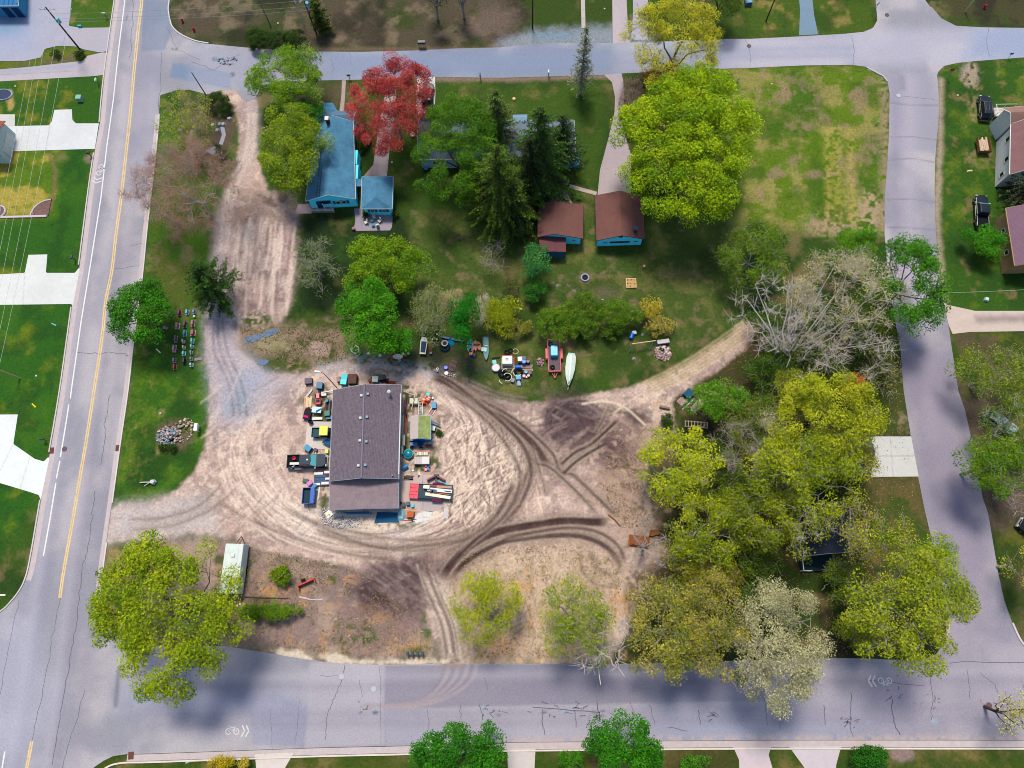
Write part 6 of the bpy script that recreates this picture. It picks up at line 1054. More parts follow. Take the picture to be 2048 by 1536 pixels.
T=thing('signboard','white double-sided sign box right of the rockery','sign',399,858,0); v=MB(); v.box(0,0,.9,.5,1.15,.5); v.build('board',m((240,242,246)),T); v=MB()
for y_ in (-.45,.45): v.tube([(.1,y_,0),(.1,y_,1)],.04,5)
v.build('post',m((220,226,230)),T)
T=thing('signboard','pale grey winged lawn ornament sign near the yard entrance','lawn ornament',303,965,10); v=MB(); v.prism([(-.1,-.2),(.5,-.5),(.9,-.1),(.6,.35),(.1,.35)],.2,.7,.7); v.build('body',m((206,206,224)),T); v=MB(); v.tube([(0,0,.4),(-1.6,.25,.2)],.09,5); v.tube([(0,0,.4),(-1.0,-.35,.1)],.07,5); v.build('legs',m((200,200,210)),T)
# mailboxes
for x,y,c_,lb in ((214,36,(214,220,226),'white mailbox at the west kerb above the parking lot entrance'),(198,168,(206,226,230),'pale mailbox at the west kerb below the two top driveways'),(183,313,(30,40,56),'black mailbox in a small dirt bed at the west kerb'),(151,520,(60,50,120),'purple-blue mailbox by the second white driveway'),(92,881,(60,60,90),'dark mailbox at the west kerb above the third driveway'),(202,1147,(50,60,80),'dark mailbox leaning over the east kerb of the west street'),(700,159,(20,24,40),'black mailbox left of the straight driveway'),(961,158,(40,50,70),'dark mailbox pair post at the lawn right of the driveway with the car'),(1097,152,(220,214,230),'white and dark mailbox at the north street near the thin conifer')):
    T=thing('mailbox',lb,'mailbox',x,y,random.choice((0,90))); v=MB(); v.box(0,0,0,.1,.1,1.0); v.build('post',m((120,100,90)),T); v=MB(); v.box(0,0,.95,.28,.62,.3,top=(.7,1)); v.build('box',m(c_,rough=.4),T,bevel=.03)
T=thing('mailbox','long black newspaper and mailbox stand with white legs on the north verge','mailbox stand',845,94,0); v=MB(); v.box(0,0,.9,1.3,.5,.45); v.build('box',m((8,20,34),rough=.4),T); v=MB(); 
for x_ in (-.55,-.2,.2,.55): v.box(x_,0,0,.08,.1,.92)
v.build('post',m((200,200,210)),T)
T=thing('mailbox','row of four dark mailboxes on the lower verge beside the wheel-marked exit','mailbox stand',832,1306,0); v=MB()
for x_ in (-1,-.35,.35,1): v.box(x_,0,.8,.3,.5,.35)
v.build('box',m((30,70,90),rough=.4),T); v=MB(); v.box(0,0,.7,2.4,.2,.1); v.box(-.9,0,0,.1,.1,.7); v.box(.9,0,0,.1,.1,.7); v.build('post',m((150,120,90)),T)
# drains, manholes, hydrants, stakes
for x,y,lb in ((129,898,'round manhole cover in the left lane of the west street'),(1774,30,'round manhole cover at the top end of the east street'),(1498,92,'round manhole cover on the north street'),(1978,1411,'rusty round manhole cover near the right end of the south street'),(1797,191,'pale round cover on the east street'),(747,1378,'pale round cover on the south street, right of its pair'),(683,1353,'pale round cover on the south street, left of its pair')):
    v=MB(); v.cyl(0,0,0,.34,.03,16); v.ring(0,0,.02,.36,.03,16,4); one('manhole_cover',lb,'manhole cover',x,y,0,v,m((110,84,96) if 'pale' not in lb else (186,190,208)),z=.034)
for x,y,lb in ((103,901,'rusty drain grate at the left kerb of the west street'),(236,896,'rusty drain grate at the right kerb of the west street'),(262,1511,'rusty drain grate at the bottom left kerb corner')):
    v=MB(); v.box(0,0,0,.7,.9,.05); 
    for i in range(5): v.box(0,-.35+i*.175,.05,.6,.05,.03)
    one('drain_grate',lb,'drain grate',x,y,5,v,m((112,70,66)),z=.05)
T=thing('transformer_box','pale green utility box on the top left lawn','utility box',162,200,0); v=MB(); v.box(0,0,0,1.0,.9,.9,top=(.92,.92)); v.build('box',m((140,190,176)),T,bevel=.03)
for x,y,c_,lb in ((161,54,(40,190,210),'teal box at the kerb of the parking lot entrance'),(106,1200-1020,(0,0,0),None)):
    if lb: one('utility_box',lb,'utility box',x,y,0,MB().box(0,0,0,.7,.35,.4,top=(.9,.8)),m(c_))
for x,y,lb in ((389,62,'red fire hydrant in the wood by the kerb at the top left'),(366,44,'blue and red hydrant marker near the top left kerb')): one('hydrant',lb,'hydrant',x,y,0,MB().lathe(0,0,[(.16,0),(.16,.5),(.22,.52),(.2,.7),(.05,.82)],10),m((190,30,40)))
one('hydrant','red hydrant on the dark lawn at the top right corner','hydrant',1968,16,30,MB().lathe(0,0,[(.16,0),(.16,.5),(.22,.52),(.2,.7),(.05,.82)],10),m((190,30,50)))
for x,y,a,c_,lb,n_ in ((68,811,-40,(226,214,30),'thin yellow plank on the lower left lawn','plank'),(108,649,-25,(120,180,196),'pale blue small sign lying on the left lawn','sign_panel'),(5,1190,0,(236,240,240),'pair of white strips on the lawn at the lower left edge','strip'),(378,1523,25,(150,190,190),'pale strip lying on the bottom lawn','strip'),(170,1200,0,None,'','')):
    if c_: one(n_,lb,n_.replace('_',' '),x,y,a,MB().box(0,0,0,.9,.2,.06),m(c_))
one('fallen_board','long white board lying on the bare ground below the orange plow blade','board',620,1197,-2,MB().box(-.8,.05,0,1.6,.2,.06,rot=-10).box(.9,-.1,0,1.8,.16,.06,rot=3),m((196,190,214))); one('log','thin brown log line between the hedge and the bare lot','log',540,1196,-1,MB().tube([(-3.6,.1,.1),(0,0,.1),(2.6,0,.1)],.07,6),m((96,66,66)))
# yard lawn: fire pit, sandbox, buckets, stumps
T=thing('fire_pit','round white-rimmed fire pit on the back lawn below the garages','fire pit',1170,556); v=MB(); v.ring(0,0,.18,.58,.12,20,6); v.build('ring',m((176,176,214)),T); v=MB(); v.cyl(0,0,0,.52,.1,18); v.build('ash_bed',m((22,26,34)),T)
T=thing('sandbox','square wooden sandbox with toys on the back lawn','sandbox',1262,567,0); v=MB()
for a in ((0,-.75,1.6,.1),(0,.75,1.6,.1),(-.75,0,.1,1.4),(.75,0,.1,1.4)): v.box(a[0],a[1],0,a[2],a[3],.25)
v.build('frame',m((232,204,150)),T); v=MB(); v.box(0,0,0,1.4,1.4,.15); v.build('sand',m((196,156,110),var=.25,sc=4),T)
rs=random.Random(5)
for i in range(9): one('toy','small toy on the sand of the wooden sandbox','toy',1254+8*(i%3)+rs.uniform(-1,1),560+7*(i//3)+rs.uniform(-1,1),rs.uniform(0,90),MB().box(0,0,0,.16,.12,.12,top=(.6,.6)).cyl(.1,0,0,.05,.1,6),m(rs.choice([(70,50,60),(200,190,40),(120,80,70)])),'toys in the sandbox',z=.15)
for x,y,r_,lb in ((1288,533,.2,'pale stump on the lawn below the larger brown-roofed garage'),(1042,619,.2,'small pale stump left of the green shrubs'),(1189,617,.22,'pale stump among the green shrubs'),(1028,199,.28,'pale stump on the lawn above the hidden house')): one('tree_stump',lb,'stump',x,y,0,MB().lathe(0,0,[(r_*1.2,0),(r_,.15),(r_*.95,.3)],10),m((226,190,150)))
one('bucket','white bucket with a blue lid on the grass by the straw-yellow bush','bucket',1264,624,0,MB().lathe(0,0,[(.18,0),(.22,.4),(.2,.42),(.18,.2)],12),m((196,216,226)))
T=thing('birdbath','dark round birdbath on the lawn above the round olive tree','birdbath',918,477); v=MB(); v.lathe(0,0,[(.2,0),(.08,.1),(.08,.7)],10); v.build('stem',m((120,120,126)),T); v=MB(); v.lathe(0,0,[(.08,.7),(.34,.84),(.36,.9),(.28,.86)],14); v.build('bowl',m((80,66,80)),T)
# patio set
for x,y,a,lb in ((749,437,10,'pale patio chair at the top of the circle beside the small cyan garage'),(733,447,-60,'pale patio chair on the left of the circle beside the small cyan garage'),(760,444,-40,'pale patio chair on the right of the circle beside the small cyan garage'),(756,453,-160,'pale patio chair at the bottom of the circle beside the small cyan garage')):
    T=thing('patio_chair',lb,'chair',x,y,a,'chairs on the patio'); v=MB(); v.box(0,0,.4,.5,.5,.06); v.build('seat',m((214,214,222)),T); v=MB(); v.box(0,.3,.42,.5,.08,.6,top=(.8,1)); v.build('backrest',m((214,214,222)),T)
    for sx in (-.2,.2):
        for sy in (-.2,.2): v=MB(); v.box(sx,sy,0,.05,.05,.4); v.build('leg',m((190,190,200)),T)
for x,y,lb in ((745,443,'small teal table in the middle of the patio chairs'),(747,452,'small teal stool at the lower side of the patio chairs')): 
    T=thing('side_table',lb,'table',x,y,20); v=MB(); v.box(0,0,.42,.5,.5,.04); v.build('table_top',m((50,150,180)),T); v=MB(); v.cyl(0,0,0,.08,.42,8); v.build('leg',m((60,130,160)),T)
T=thing('flower_pot','round pot of pink flowers at the patio corner','flower pot',708,459); v=MB(); v.lathe(0,0,[(.2,0),(.3,.35),(.26,.36)],12); v.build('pot',m((120,90,120)),T); v=MB(); v.lathe(0,0,[(.24,.34),(.28,.45),(.1,.55)],8); v.build('flowers',m((190,110,140)),T)
T=thing('satellite_table','white garden table with a black board beside the hidden house','table',853,341,0); v=MB(); v.box(0,0,.6,.7,.5,.05); v.build('table_top',m((70,170,226)),T); v=MB(); v.box(-.25,0,0,.06,.4,.6); v.box(.25,0,0,.06,.4,.6); v.build('leg',m((30,60,90)),T)
T.name='garden_table'; T['label']='little blue-topped garden table left of the hidden house'
one('fire_bowl','dark round fire bowl on the lawn left of the spruces','fire bowl',847,370,0,MB().lathe(0,0,[(.2,0),(.5,.3),(.52,.4),(.4,.32)],14),m((56,52,80))); one('garden_chair','white round chair at the left wall of the hidden house','chair',826,272,0,MB().lathe(0,0,[(.3,0),(.35,.4),(.4,.45),(.3,.45)],12),m((216,206,190)))
# generic makers
def pallet(label,px,py,rot,w_=1.2,l_=1.0,col=(206,176,160),h=.14,group=None,z=.02):
    T=thing('pallet',label,'pallet',px,py,rot,group); T.location.z=z; v=MB(); n=6
    for i in range(n): v.box(0,-l_/2+l_*(i+.5)/n,h-.03,w_,l_/n*.62,.03)
    v.build('deck',m(col,var=.2),T); v=MB()
    for x_ in (-w_/2+.06,0,w_/2-.06): v.box(x_,0,0,.09,l_,h-.03)
    v.build('stringer',m([q*.85 for q in col]),T); return T
def barrel(label,px,py,col,r=.3,h=.85,lying=False,rot=0,name='barrel',z=0,group=None):
    T=thing(name,label,name.replace('_',' '),px,py,rot,group); v=MB(); v.lathe(0,0,[(r*.92,0),(r,.05),(r,h*.3),(r*1.05,h*.33),(r,h*.36),(r,h*.64),(r*1.05,h*.67),(r,h*.7),(r,h*.97),(r*.9,h),(r*.88,h*.97)],16); o=v.build('drum',m(col,rough=.4),T); v=MB(); v.ring(0,0,h,r*.95,.03,16,4); v.build('rim',m([min(240,q+30) for q in col],rough=.4),o)
    if lying: o.rotation_euler=(R(90),0,0); o.location=(0,h/2,r)
    T.location.z=z; return T
def tire(label,px,py,r=.32,col=(22,24,28),z=0,hub=None,group=None):
    T=thing('tire',label,'tire',px,py,0,group); v=MB(); v.ring(0,0,.12,r*.74,r*.28,18,7,fz=.85 ); v.build('rubber',m(col),T)
    if hub: v=MB(); v.cyl(0,0,.04,r*.42,.12,12); v.build('hub',m(hub,rough=.4),T)
    T.location.z=z; return T
def crate(label,px,py,rot,sx,sy,h,col,lid=None,name='crate',z=0,bed=.03,group=None):
    T=thing(name,label,name.replace('_',' '),px,py,rot,group); t=.05; v=MB()
    for a in ((0,-sy/2+t/2,sx,t),(0,sy/2-t/2,sx,t),(-sx/2+t/2,0,t,sy-2*t),(sx/2-t/2,0,t,sy-2*t)): v.box(a[0],a[1],0,a[2],a[3],h)
    v.box(0,0,0,sx-2*t,sy-2*t,.05); v.build('body',m(col,rough=.6),T)
    v=MB()
    if lid is not False: v.box(0,0,h+.002,sx+.04,sy+.04,.06,top=(.94,.94)); v.build('lid',m(lid or [min(245,q+35) for q in col],rough=.5),T,bevel=.015)
    T.location.z=z; return T
def boards(label,px,py,rot,L,n,w_,cols,z=0,name='lumber_stack',layers=1,group=None):
    T=thing(name,label,'lumber',px,py,rot,group); rs=random.Random(int(px*7+py))
    for i in range(n):
        for k in range(layers): 
            l=L*rs.uniform(.8,1.05); v=MB(); v.box(rs.uniform(-.1,.1)*L,(i-(n-1)/2)*w_*1.15,k*.06,l,w_,.05,rot=rs.uniform(-2,2)); v.build('board',m(rs.choice(cols),var=.15),T)
    T.location.z=z; return T
# west side of the workshop (from the lamp down to the slab)
crate('brown open crate nearest the street lamp, north-west of the workshop',619,764,5,1.1,.9,.6,(90,60,84),lid=(64,48,76)); crate('dark blue bin below the brown crate by the workshop corner',660-18,774,-3,.9,1.0,.9,(14,74,120),name='bin')
T=crate('upper of two cyan tote tanks against the north wall of the workshop',692,757,-5,.95,.85,1.0,(0,130,170),lid=(0,190,216),name='tote_tank'); crate('lower of two cyan tote tanks against the north wall of the workshop',690,767,-5,.95,.85,1.0,(0,140,180),lid=(60,220,230),name='tote_tank')
crate('small reddish stove left of the cyan tote tanks',679,761,10,.5,.8,.7,(110,66,70),name='stove'); T=thing('steel_rack','rusty metal rack right of the cyan tote tanks','rack',708,762,0); v=MB(); 
for a in ((-.6,-.7),(.6,-.7),(-.6,.7),(.6,.7)): v.box(a[0],a[1],0,.06,.06,1.2)
for z_ in (.3,.75,1.2): v.box(0,0,z_,1.3,1.5,.04)
v.build('frame',m((96,66,62),var=.3),T)
boards('tangle of brown and orange scrap wood at the north wall of the workshop',745,760,40,1.3,5,.14,[(120,50,44),(196,120,80),(90,60,60)],name='scrap_pile',layers=2); crate('white-framed glass box at the north wall of the workshop',752,761,0,.9,.9,.7,(20,110,130),lid=(226,232,236)); crate('dark green tarp-covered box at the north wall of the workshop',763,757,10,1.3,.8,.6,(20,50,56),lid=(16,44,50)); boards('dark stack of planks right of the green box by the north wall',770,762,5,1.3,3,.2,[(50,40,50),(70,50,60)]); boards('red-brown boards under the north-east eave of the workshop',782,765,-4,1.6,3,.16,[(170,70,66),(206,160,140)])
one('plank','long white plank lying left of the upper workshop wall','plank',657,826-43,10,MB().box(0,0,0,1.9,.14,.1),m((226,236,242)),z=.5); T=crate('white cut-corner basin below the long white plank, left of the workshop',649,789,5,.75,.65,.4,(206,190,206),lid=(230,214,226),name='basin')
boards('slanting dark and white poles above the pile of pale boards, left of the workshop',619,787,55,1.6,3,.12,[(90,70,80),(226,220,220)]); boards('pile of pale pinkish boards at the upper left of the workshop',616,805,92,1.7,5,.2,[(236,206,176),(226,190,170),(206,160,140)],layers=2); boards('short dark and cream planks below the pale boards, left of the workshop',617,821,3,1.1,4,.15,[(50,34,50),(226,206,150),(80,60,70)])
T=thing('lawn_mower','red riding mower with a pink hood, left of the workshop','mower',638,800,95); v=MB(); v.box(.45,0,.3,.9,.6,.5,top=(.85,.8)); v.build('hood',m((240,130,146),rough=.3),T,bevel=.04); v=MB(); v.box(-.4,0,.3,.9,.8,.3); v.build('body',m((206,20,20),rough=.3),T,bevel=.04); v=MB(); v.box(-.3,0,.6,.4,.5,.12); v.build('seat',m((24,60,80)),T); wheels(T,(-.55,.6),.42,.24,.18)
T=thing('play_boat','small black and pink toy boat left of the workshop','toy boat',617,829,80); v=MB(); v.prism([(-.8,-.5),(.6,-.5),(1,0),(.6,.5),(-.8,.5)],.1,.6,1.08); v.build('hull',m((36,24,44)),T); v=MB(); v.box(-.5,.1,.55,.3,.7,.15); v.build('seat',m((220,30,130)),T)
T=thing('folding_table','tilted white-and-blue table top left of the workshop','table',636,822,-6); v=MB(); v.box(0,0,.7,1.4,.9,.06); v.build('table_top',m((190,226,240),rough=.4),T); 
for a in ((-.6,-.38),(.6,-.38),(-.6,.38),(.6,.38)): v=MB(); v.box(a[0],a[1],0,.05,.05,.7); v.build('leg',m((60,70,90)),T)
one('tarp','deep blue cloth folded on the tilted white table left of the workshop','cloth',637,821,30,MB().prism([(-.5,-.15),(.5,-.05),(.45,.15),(-.3,.2)],0,.06,.8),m((0,110,180),var=.2),z=.77)
one('door_panel','white bench-like panel at the top edge of the workshop slab','panel',636,838,2,MB().box(0,0,.25,1.5,.4,.12).box(-.6,0,0,.1,.3,.25).box(.6,0,0,.1,.3,.25),m((236,238,244))); one('office_chair','black tub chair at the top left of the workshop slab','chair',623,845,0,MB().lathe(0,0,[(.25,0),(.3,.3),(.36,.6),(.3,.6),(.26,.35)],12),m((12,18,40)))
boards('stacked rusty panels against the upper west wall of the workshop',657,812,90,2.0,4,.22,[(120,60,50),(90,110,120),(60,40,44)],layers=2); T=crate('dark green drum box at the west wall above the slab',657,829,5,.8,.8,.8,(10,70,60),lid=(30,110,100)); crate('blue flat crate under the green box at the west wall',661,836,5,1.1,.5,.4,(20,84,130)); barrel('small blue bin against the west wall near the upper end',655,803,(40,120,160),.26,.6)
crate('teal square air unit at the lower left of the workshop slab',618,898,-35,1.0,.8,.7,(20,110,160),lid=(30,140,190),name='air_unit'); barrel('small purple planter pot below the workshop slab',632,901,(70,44,90),.28,.4,name='planter_pot'); crate('yellow-green bag bin beside the pickup bumper',655,904,3,.5,.6,.5,(120,160,60),lid=(206,226,110)); one('wheelbarrow','blue wheelbarrow tray near the yellow-roofed cart','wheelbarrow',657,886,-20,MB().prism([(-.7,-.3),(.4,-.45),(.5,.4),(-.2,.4)],.3,.6,1.1).tube([(-.6,0,.3),(-1,0,.1)],.05,5),m((24,90,140)))
boards('tall white downpipe pieces standing at the pickup nose by the wall',661,921,88,1.9,1,.1,[(226,238,242)])
T=thing('window_stack','rack of white-framed windows laid in rows beside the pickup, under the workshop eave','window rack',645,957,2); v=MB(); v.box(0,0,0,2.3,2.2,.3); v.build('base',m((84,60,100)),T)
for x_,y_,sx,sy in ((-.5,.7,1.3,.35),(.7,.85,.75,.35),(.9,-.1,.8,.3),(.5,-.75,1.1,.38),(-.7,-.85,1.0,.35)): v=MB(); v.box(x_,y_,.3,sx,sy,.08); v.build('window_frame',m((236,234,244)),T)
for y_ in (.3,-.1,-.45): v=MB(); v.box(-.2,y_,.3,1.7,.3,.05); v.build('pane',GLASS((60,96,140)),T)
crate('pink-lidded white cooler at the corner of the window rack',621,967,40,.75,.6,.5,(226,226,236),lid=(206,120,196),name='cooler'); crate('open toolbox with teal trays left of the pink cooler',612,962,-10,.8,.5,.3,(170,130,140),lid=(20,80,90),name='toolbox'); barrel('blue tub above the blue utility trailer',631,972,(10,130,200),.3,.5,name='tub'); boards('white and green rods right of the blue utility trailer',637,985,88,2.2,3,.1,[(226,230,236),(40,120,110),(120,60,84)])
one('paving_slab','square white slab leaning at the lower left corner of the workshop','slab',658,1028,40,MB().box(0,0,0,.95,.95,.12),m((236,232,224)),z=.1); boards('long blue-grey pipes lying along the front of the workshop annexe',715,1026,2,3.8,2,.16,[(60,130,180),(50,110,160)],name='pipe_stack'); one('tarp','dark blue tarp patch on the ground in front of the annexe','tarp',775,1035,0,MB().prism([(-1.9,-.8),(1.7,-.7),(1.8,.7),(-1.5,.8)],0,.04,.95),m((14,84,130),var=.2,sc=2))
# east side of the workshop
boards('long white siding lengths leaning along the east wall of the workshop',805,870,90,7,2,.12,[(206,220,232),(226,230,236)],name='siding_stack'); boards('dark steel lengths lying along the upper east wall of the workshop',811,815,88,3.4,4,.14,[(30,50,84),(120,70,80),(160,120,130)]); boards('reddish scrap boards lying along the middle of the east wall',812,850,88,3.0,3,.15,[(140,80,84),(110,70,80)]); boards('leaning white T-shaped pipe beyond the upper east wall',820,795-8,-20,2.0,1,.1,[(214,200,206)]); one('pipe','crossing white pipe over the wrapped bales east of the workshop','pipe',829,805,78,MB().tube([(-1.5,0,.9),(1.4,0,1.0)],.06,5),m((216,204,200)))
for x,lb in ((824,'left of two white wrapped bales under the crossing pipe'),(833,'right of two white wrapped bales under the crossing pipe')): one('wrapped_bale',lb,'bale',x,804,4,MB().prism([(-.32,-.5),(.3,-.55),(.36,.45),(-.28,.5)],0,.75,.85),m((226,224,212),var=.15,bump=.03),bevel=.05)
barrel('teal box-topped drum above the orange barrels',857,790,(30,170,180),.34,.6,name='drum'); 
T=barrel('orange and white striped traffic barrel lying right of its pair',858,798,(236,70,30),.3,1.0,True,-30,name='traffic_barrel'); v=MB(); v.cyl(0,0,.3,.315,.16,16,cap=False); v.cyl(0,0,.6,.315,.16,16,cap=False); v.build('white_band',m((240,226,214)),T.children[0])
T=barrel('orange traffic barrel lying left of its pair beside the ladder',848,802,(240,100,30),.3,1.0,True,-15,name='traffic_barrel'); v=MB(); v.cyl(0,0,.3,.315,.16,16,cap=False); v.build('white_band',m((240,226,214)),T.children[0])
one('traffic_cone','bright orange cone tipped beside the orange traffic barrels','cone',851,809,40,MB().lathe(0,0,[(.26,0),(.26,.05),(.16,.06),(.04,.6)],12),m((236,60,20))); barrel('white bucket right of the orange traffic barrels',866,797,(230,226,232),.16,.35,name='bucket'); crate('blue and teal toy truck right of the orange barrels',869,812,3,.65,.95,.5,(0,100,160),lid=(0,140,200),name='toy_truck')
boards('white and pink odds and ends framed by a white pole, above the garden shed',865,822,60,1.0,5,.15,[(230,214,206),(206,160,166),(150,110,120)],name='scrap_pile',layers=2); 
T=thing('ladder','aluminium ladder leaning on the end of the garden shed','ladder',843,818,98); v=MB()
for y_ in (-.3,.3): v.tube([(1.5,y_,.1),(-1.3,y_,1.9)],.045,5)
v.build('rail',m((226,232,240)),T); v=MB()
for i in range(6): t=i/5; v.tube([(1.3-2.4*t,-.3,.25+1.5*t),(1.3-2.4*t,.3,.25+1.5*t)],.035,5)
v.build('rung',m((206,216,230)),T)
one('gutter_length','blue-grey gutter length leaning off the garden shed roof','gutter',872,848,-24,MB().box(0,0,.5,1.6,.22,.12),m((70,120,176))); crate('white box with grey top right of the garden shed',866,858,-12,.8,.7,.6,(60,70,110),lid=(216,228,236)); one('boards_leaning','pale panel leaning on the east wall of the workshop, upper one','panel',809,883,0,MB().box(0,0,0,.45,1.6,1.0),m((166,176,166))); one('boards_leaning','pale narrow panel leaning on the east wall, below the upper one','panel',806,902,0,MB().box(0,0,0,.3,1.1,1.0),m((206,210,200)))
for o_ in list(SC.objects)[-2:]: o_.name='leaning_panel'
T=thing('tractor','blue garden tractor below the garden shed','tractor',832,890,0); v=MB(); v.box(-.2,0,.35,1.3,.6,.45,top=(.9,.85)); v.build('hood',m((10,110,190),rough=.4),T,bevel=.04); v=MB(); v.box(.7,.1,.5,.6,.8,.4); v.build('body',m((16,60,120)),T); wheels(T,(-.6,.8),.45,.27,.2,(206,214,220)); barrel('blue plastic drum standing behind the blue garden tractor',845,886,(10,70,150),.3,.8)
boards('white poles stacked slanting right of the blue garden tractor',862,881,40,1.2,3,.08,[(190,230,240),(150,90,100)]); boards('red and dark offcuts on the grass right of the blue garden tractor',858,892,5,1.1,3,.14,[(150,80,90),(60,40,80)],name='scrap_pile')
T=thing('cable_reel','round teal barbecue kettle beside the long east wall','kettle',818,909); v=MB(); v.lathe(0,0,[(.3,0),(.62,.25),(.66,.6),(.5,.85),(.1,.95)],16); v.build('body',m((0,130,160),rough=.3),T,smooth=True); T.name='water_tank'; T['label']='round teal tank beside the long east wall'; T['category']='tank'; v=MB(); v.ring(0,0,.6,.66,.05,16,5); v.build('rim',m((80,220,226)),T)
pallet('pallet holding the white and orange block row, uppermost right of the workshop',845,908,1,2.3,1.1); 
for i in range(5): one('block','white block in the row on the uppermost pallet right of the workshop','block',836+i*4.6,908,0,MB().box(0,0,0,.3,.5,.3),m((238,238,232) if i%2 else (226,214,206)),'blocks on the uppermost pallet',z=.17,bevel=.02)
one('plank','pinkish plank along the upper side of the uppermost pallet','plank',845,903,0,MB().box(0,0,0,2.1,.22,.1),m((216,150,130)),z=.17)
pallet('left pallet of the wrapped pair right of the workshop',837,922,0,1.15,1.15); pallet('right pallet of the wrapped pair right of the workshop',852,922,0,1.15,1.15)
one('paver_stack','pinkish grey paver stack, left of the wrapped pair','pavers',837,922,0,MB().box(0,0,0,1.1,1.1,.6),m((206,196,206),stripe=('X',.5,.2,0)),z=.17,bevel=.03); one('paver_stack','white plastic-covered stack, right of the wrapped pair','pavers',852,922,0,MB().box(0,0,0,1.15,1.1,.65),m((226,226,236),var=.15,sc=3,bump=.03),z=.17,bevel=.04); pallet('small pallet with red and blue boxes below the wrapped pair',855,936,0,1.0,.9,(190,120,130))
for i,(x,y,c_) in enumerate(((852,939,(230,190,190)),(856,938,(110,150,200)),(858,932,(30,110,180)),(852,932,(190,100,110)))): one('box','small coloured box on the pallet below the wrapped pair: '+('pink','grey-blue','bright blue','dull red')[i],'box',x,y,0,MB().box(0,0,0,.32,.4,.2).box(0,0,.2,.2,.25,.04),m(c_),z=.17)
barrel('bright blue drum tipped over against the lower east wall',811,935,(0,130,206),.33,.8,True,-60); barrel('white bucket lid on the grass left of the red and blue boxes',826,941,(236,232,232),.16,.1,name='bucket'); boards('pale plank beside the round teal tank',812,918,-45,.8,2,.07,[(220,190,180)]); boards('white rusty slats lying in two rows on the slab right of the workshop',818,956,-2,1.5,5,.13,[(238,236,220),(120,110,160),(226,220,214)],name='slat_stack'); boards('white narrow posts standing by the slab joint',838,950,85,.8,2,.1,[(236,226,230)])
crate('black suitcase-like box by the lower right workshop corner',808,1010,5,.45,.6,.5,(10,14,40)); crate('black slatted crate beside the suitcase-like box',817,1008,5,.5,.5,.5,(24,34,60)); crate('small bright cyan box beside the slatted crate',826,1012,3,.4,.4,.35,(0,160,200)); boards('orange wooden ramp at the lower right workshop corner',798,1008,30,.9,3,.14,[(226,140,100),(190,110,80)]); boards('tan planks above the orange-topped workbench',820,1020,-4,1.9,3,.12,[(196,150,120),(226,190,160)])
T=thing('workbench','orange-topped wooden workbench on the ground by the paving stones','workbench',822,1030,0); v=MB(); v.box(0,0,.6,.95,.8,.08); v.build('table_top',m((196,100,50)),T); v=MB(); v.box(0,0,0,1.1,.95,.1); 
for a in ((-.4,-.35),(.4,-.35),(-.4,.35),(.4,.35)): v.box(a[0],a[1],.1,.08,.08,.5)
v.build('frame',m((110,80,100)),T); boards('long white and red boards below the orange-topped workbench',814,1041,-1,2.3,3,.1,[(236,206,196),(170,70,70),(226,226,230)]); one('tarp','pale blue-grey crumpled tarp right of the annexe corner','tarp',803,1028,0,MB().prism([(-.4,-1),(.4,-1),(.6,-.2),(.3,.9),(-.5,.6),(-.6,-.3)],0,.35,.6),m((150,190,216),var=.12,bump=.04))
# back lawn junk row
T=thing('hose_coil','large coil of white pipe on the grass left of the dense green tree','pipe coil',710,700); v=MB(); v.ring(0,.1,.12,.6,.07,22,6); v.ring(.15,-.1,.24,.55,.06,22,6); v.ring(.4,-.45,.08,.45,.05,22,6); v.build('pipe',m((206,200,206)),T)
for x,y,lb in ((737,707,'white paper scrap under the dense green tree, left'),(760,711,'white paper scrap under the dense green tree, right'),(745,688,'tiny pale scrap on the dense green tree shadow')): one('paper_scrap',lb,'scrap',x,y,10,MB().prism([(-.3,-.1),(.1,-.2),(.3,.1),(-.1,.2)],0,.12,.7),m((226,240,236)))
T=thing('bathtub','white bathtub with dark water on the edge of the back lawn','bathtub',797,715,0); v=MB(); v.ring(0,0,.45,.42,.1,22,6,sx=1.45,sy=.85); v.lathe(0,0,[(.3,0),(.5,.45)],20); v.v[-40:]=[(x*1.3,y*.8,z) for x,y,z in v.v[-40:]]; v.build('tub',m((238,238,238),rough=.3),T); v=MB(); v.cyl(0,0,.4,.42,.03,20); v.v=[(x*1.35,y*.75,z) for x,y,z in v.v]; v.build('water',m((30,56,56),rough=.1),T)
tire('small white ring below the white bathtub',799,721,.22,(226,226,230)); crate('small red toy at the left end of the white bathtub',787,715,10,.4,.5,.3,(190,20,44)); one('shovel','orange-bladed snow shovel with a long handle above the bathtub','shovel',795,696,0,MB().prism([(-.5,.5),(.1,.6),(.1,.1),(-.1,0)],.1,.2,.9).tube([(.05,.3,.15),(.1,-1.3,.1)],.03,5),m((190,80,40))); crate('small dark navy box right of the orange shovel',803,689,-5,.6,.4,.4,(24,30,66)); barrel('bright blue upright tank on the dark soil of the back lawn',819,687,(0,130,226),.26,.9,True,0,name='tank')
barrel('red jug beside the right end of the bathtub',811,712,(230,40,30),.2,.35,name='jug'); barrel('pale blue jug beside the red jug',807,709,(190,210,236),.17,.35,name='jug'); barrel('small white-blue pail right of the red jug',817,708,(170,220,236),.15,.3,name='pail')
T=thing('boat_trailer','narrow white-framed jon boat full of gear on the back lawn','boat',848,694,-4); v=MB(); v.prism([(-.42,-1.2),(.42,-1.2),(.5,.7),(.25,1.3),(-.35,1.3),(-.5,.7)],.3,.6,1.1); v.build('hull',m((214,224,226)),T); v=MB(); v.prism([(-.36,-1.1),(.36,-1.1),(.42,.7),(-.4,.7)],.6,.66,.95); v.build('deck',m((40,60,96),var=.4,sc=5),T); T.name='jon_boat'
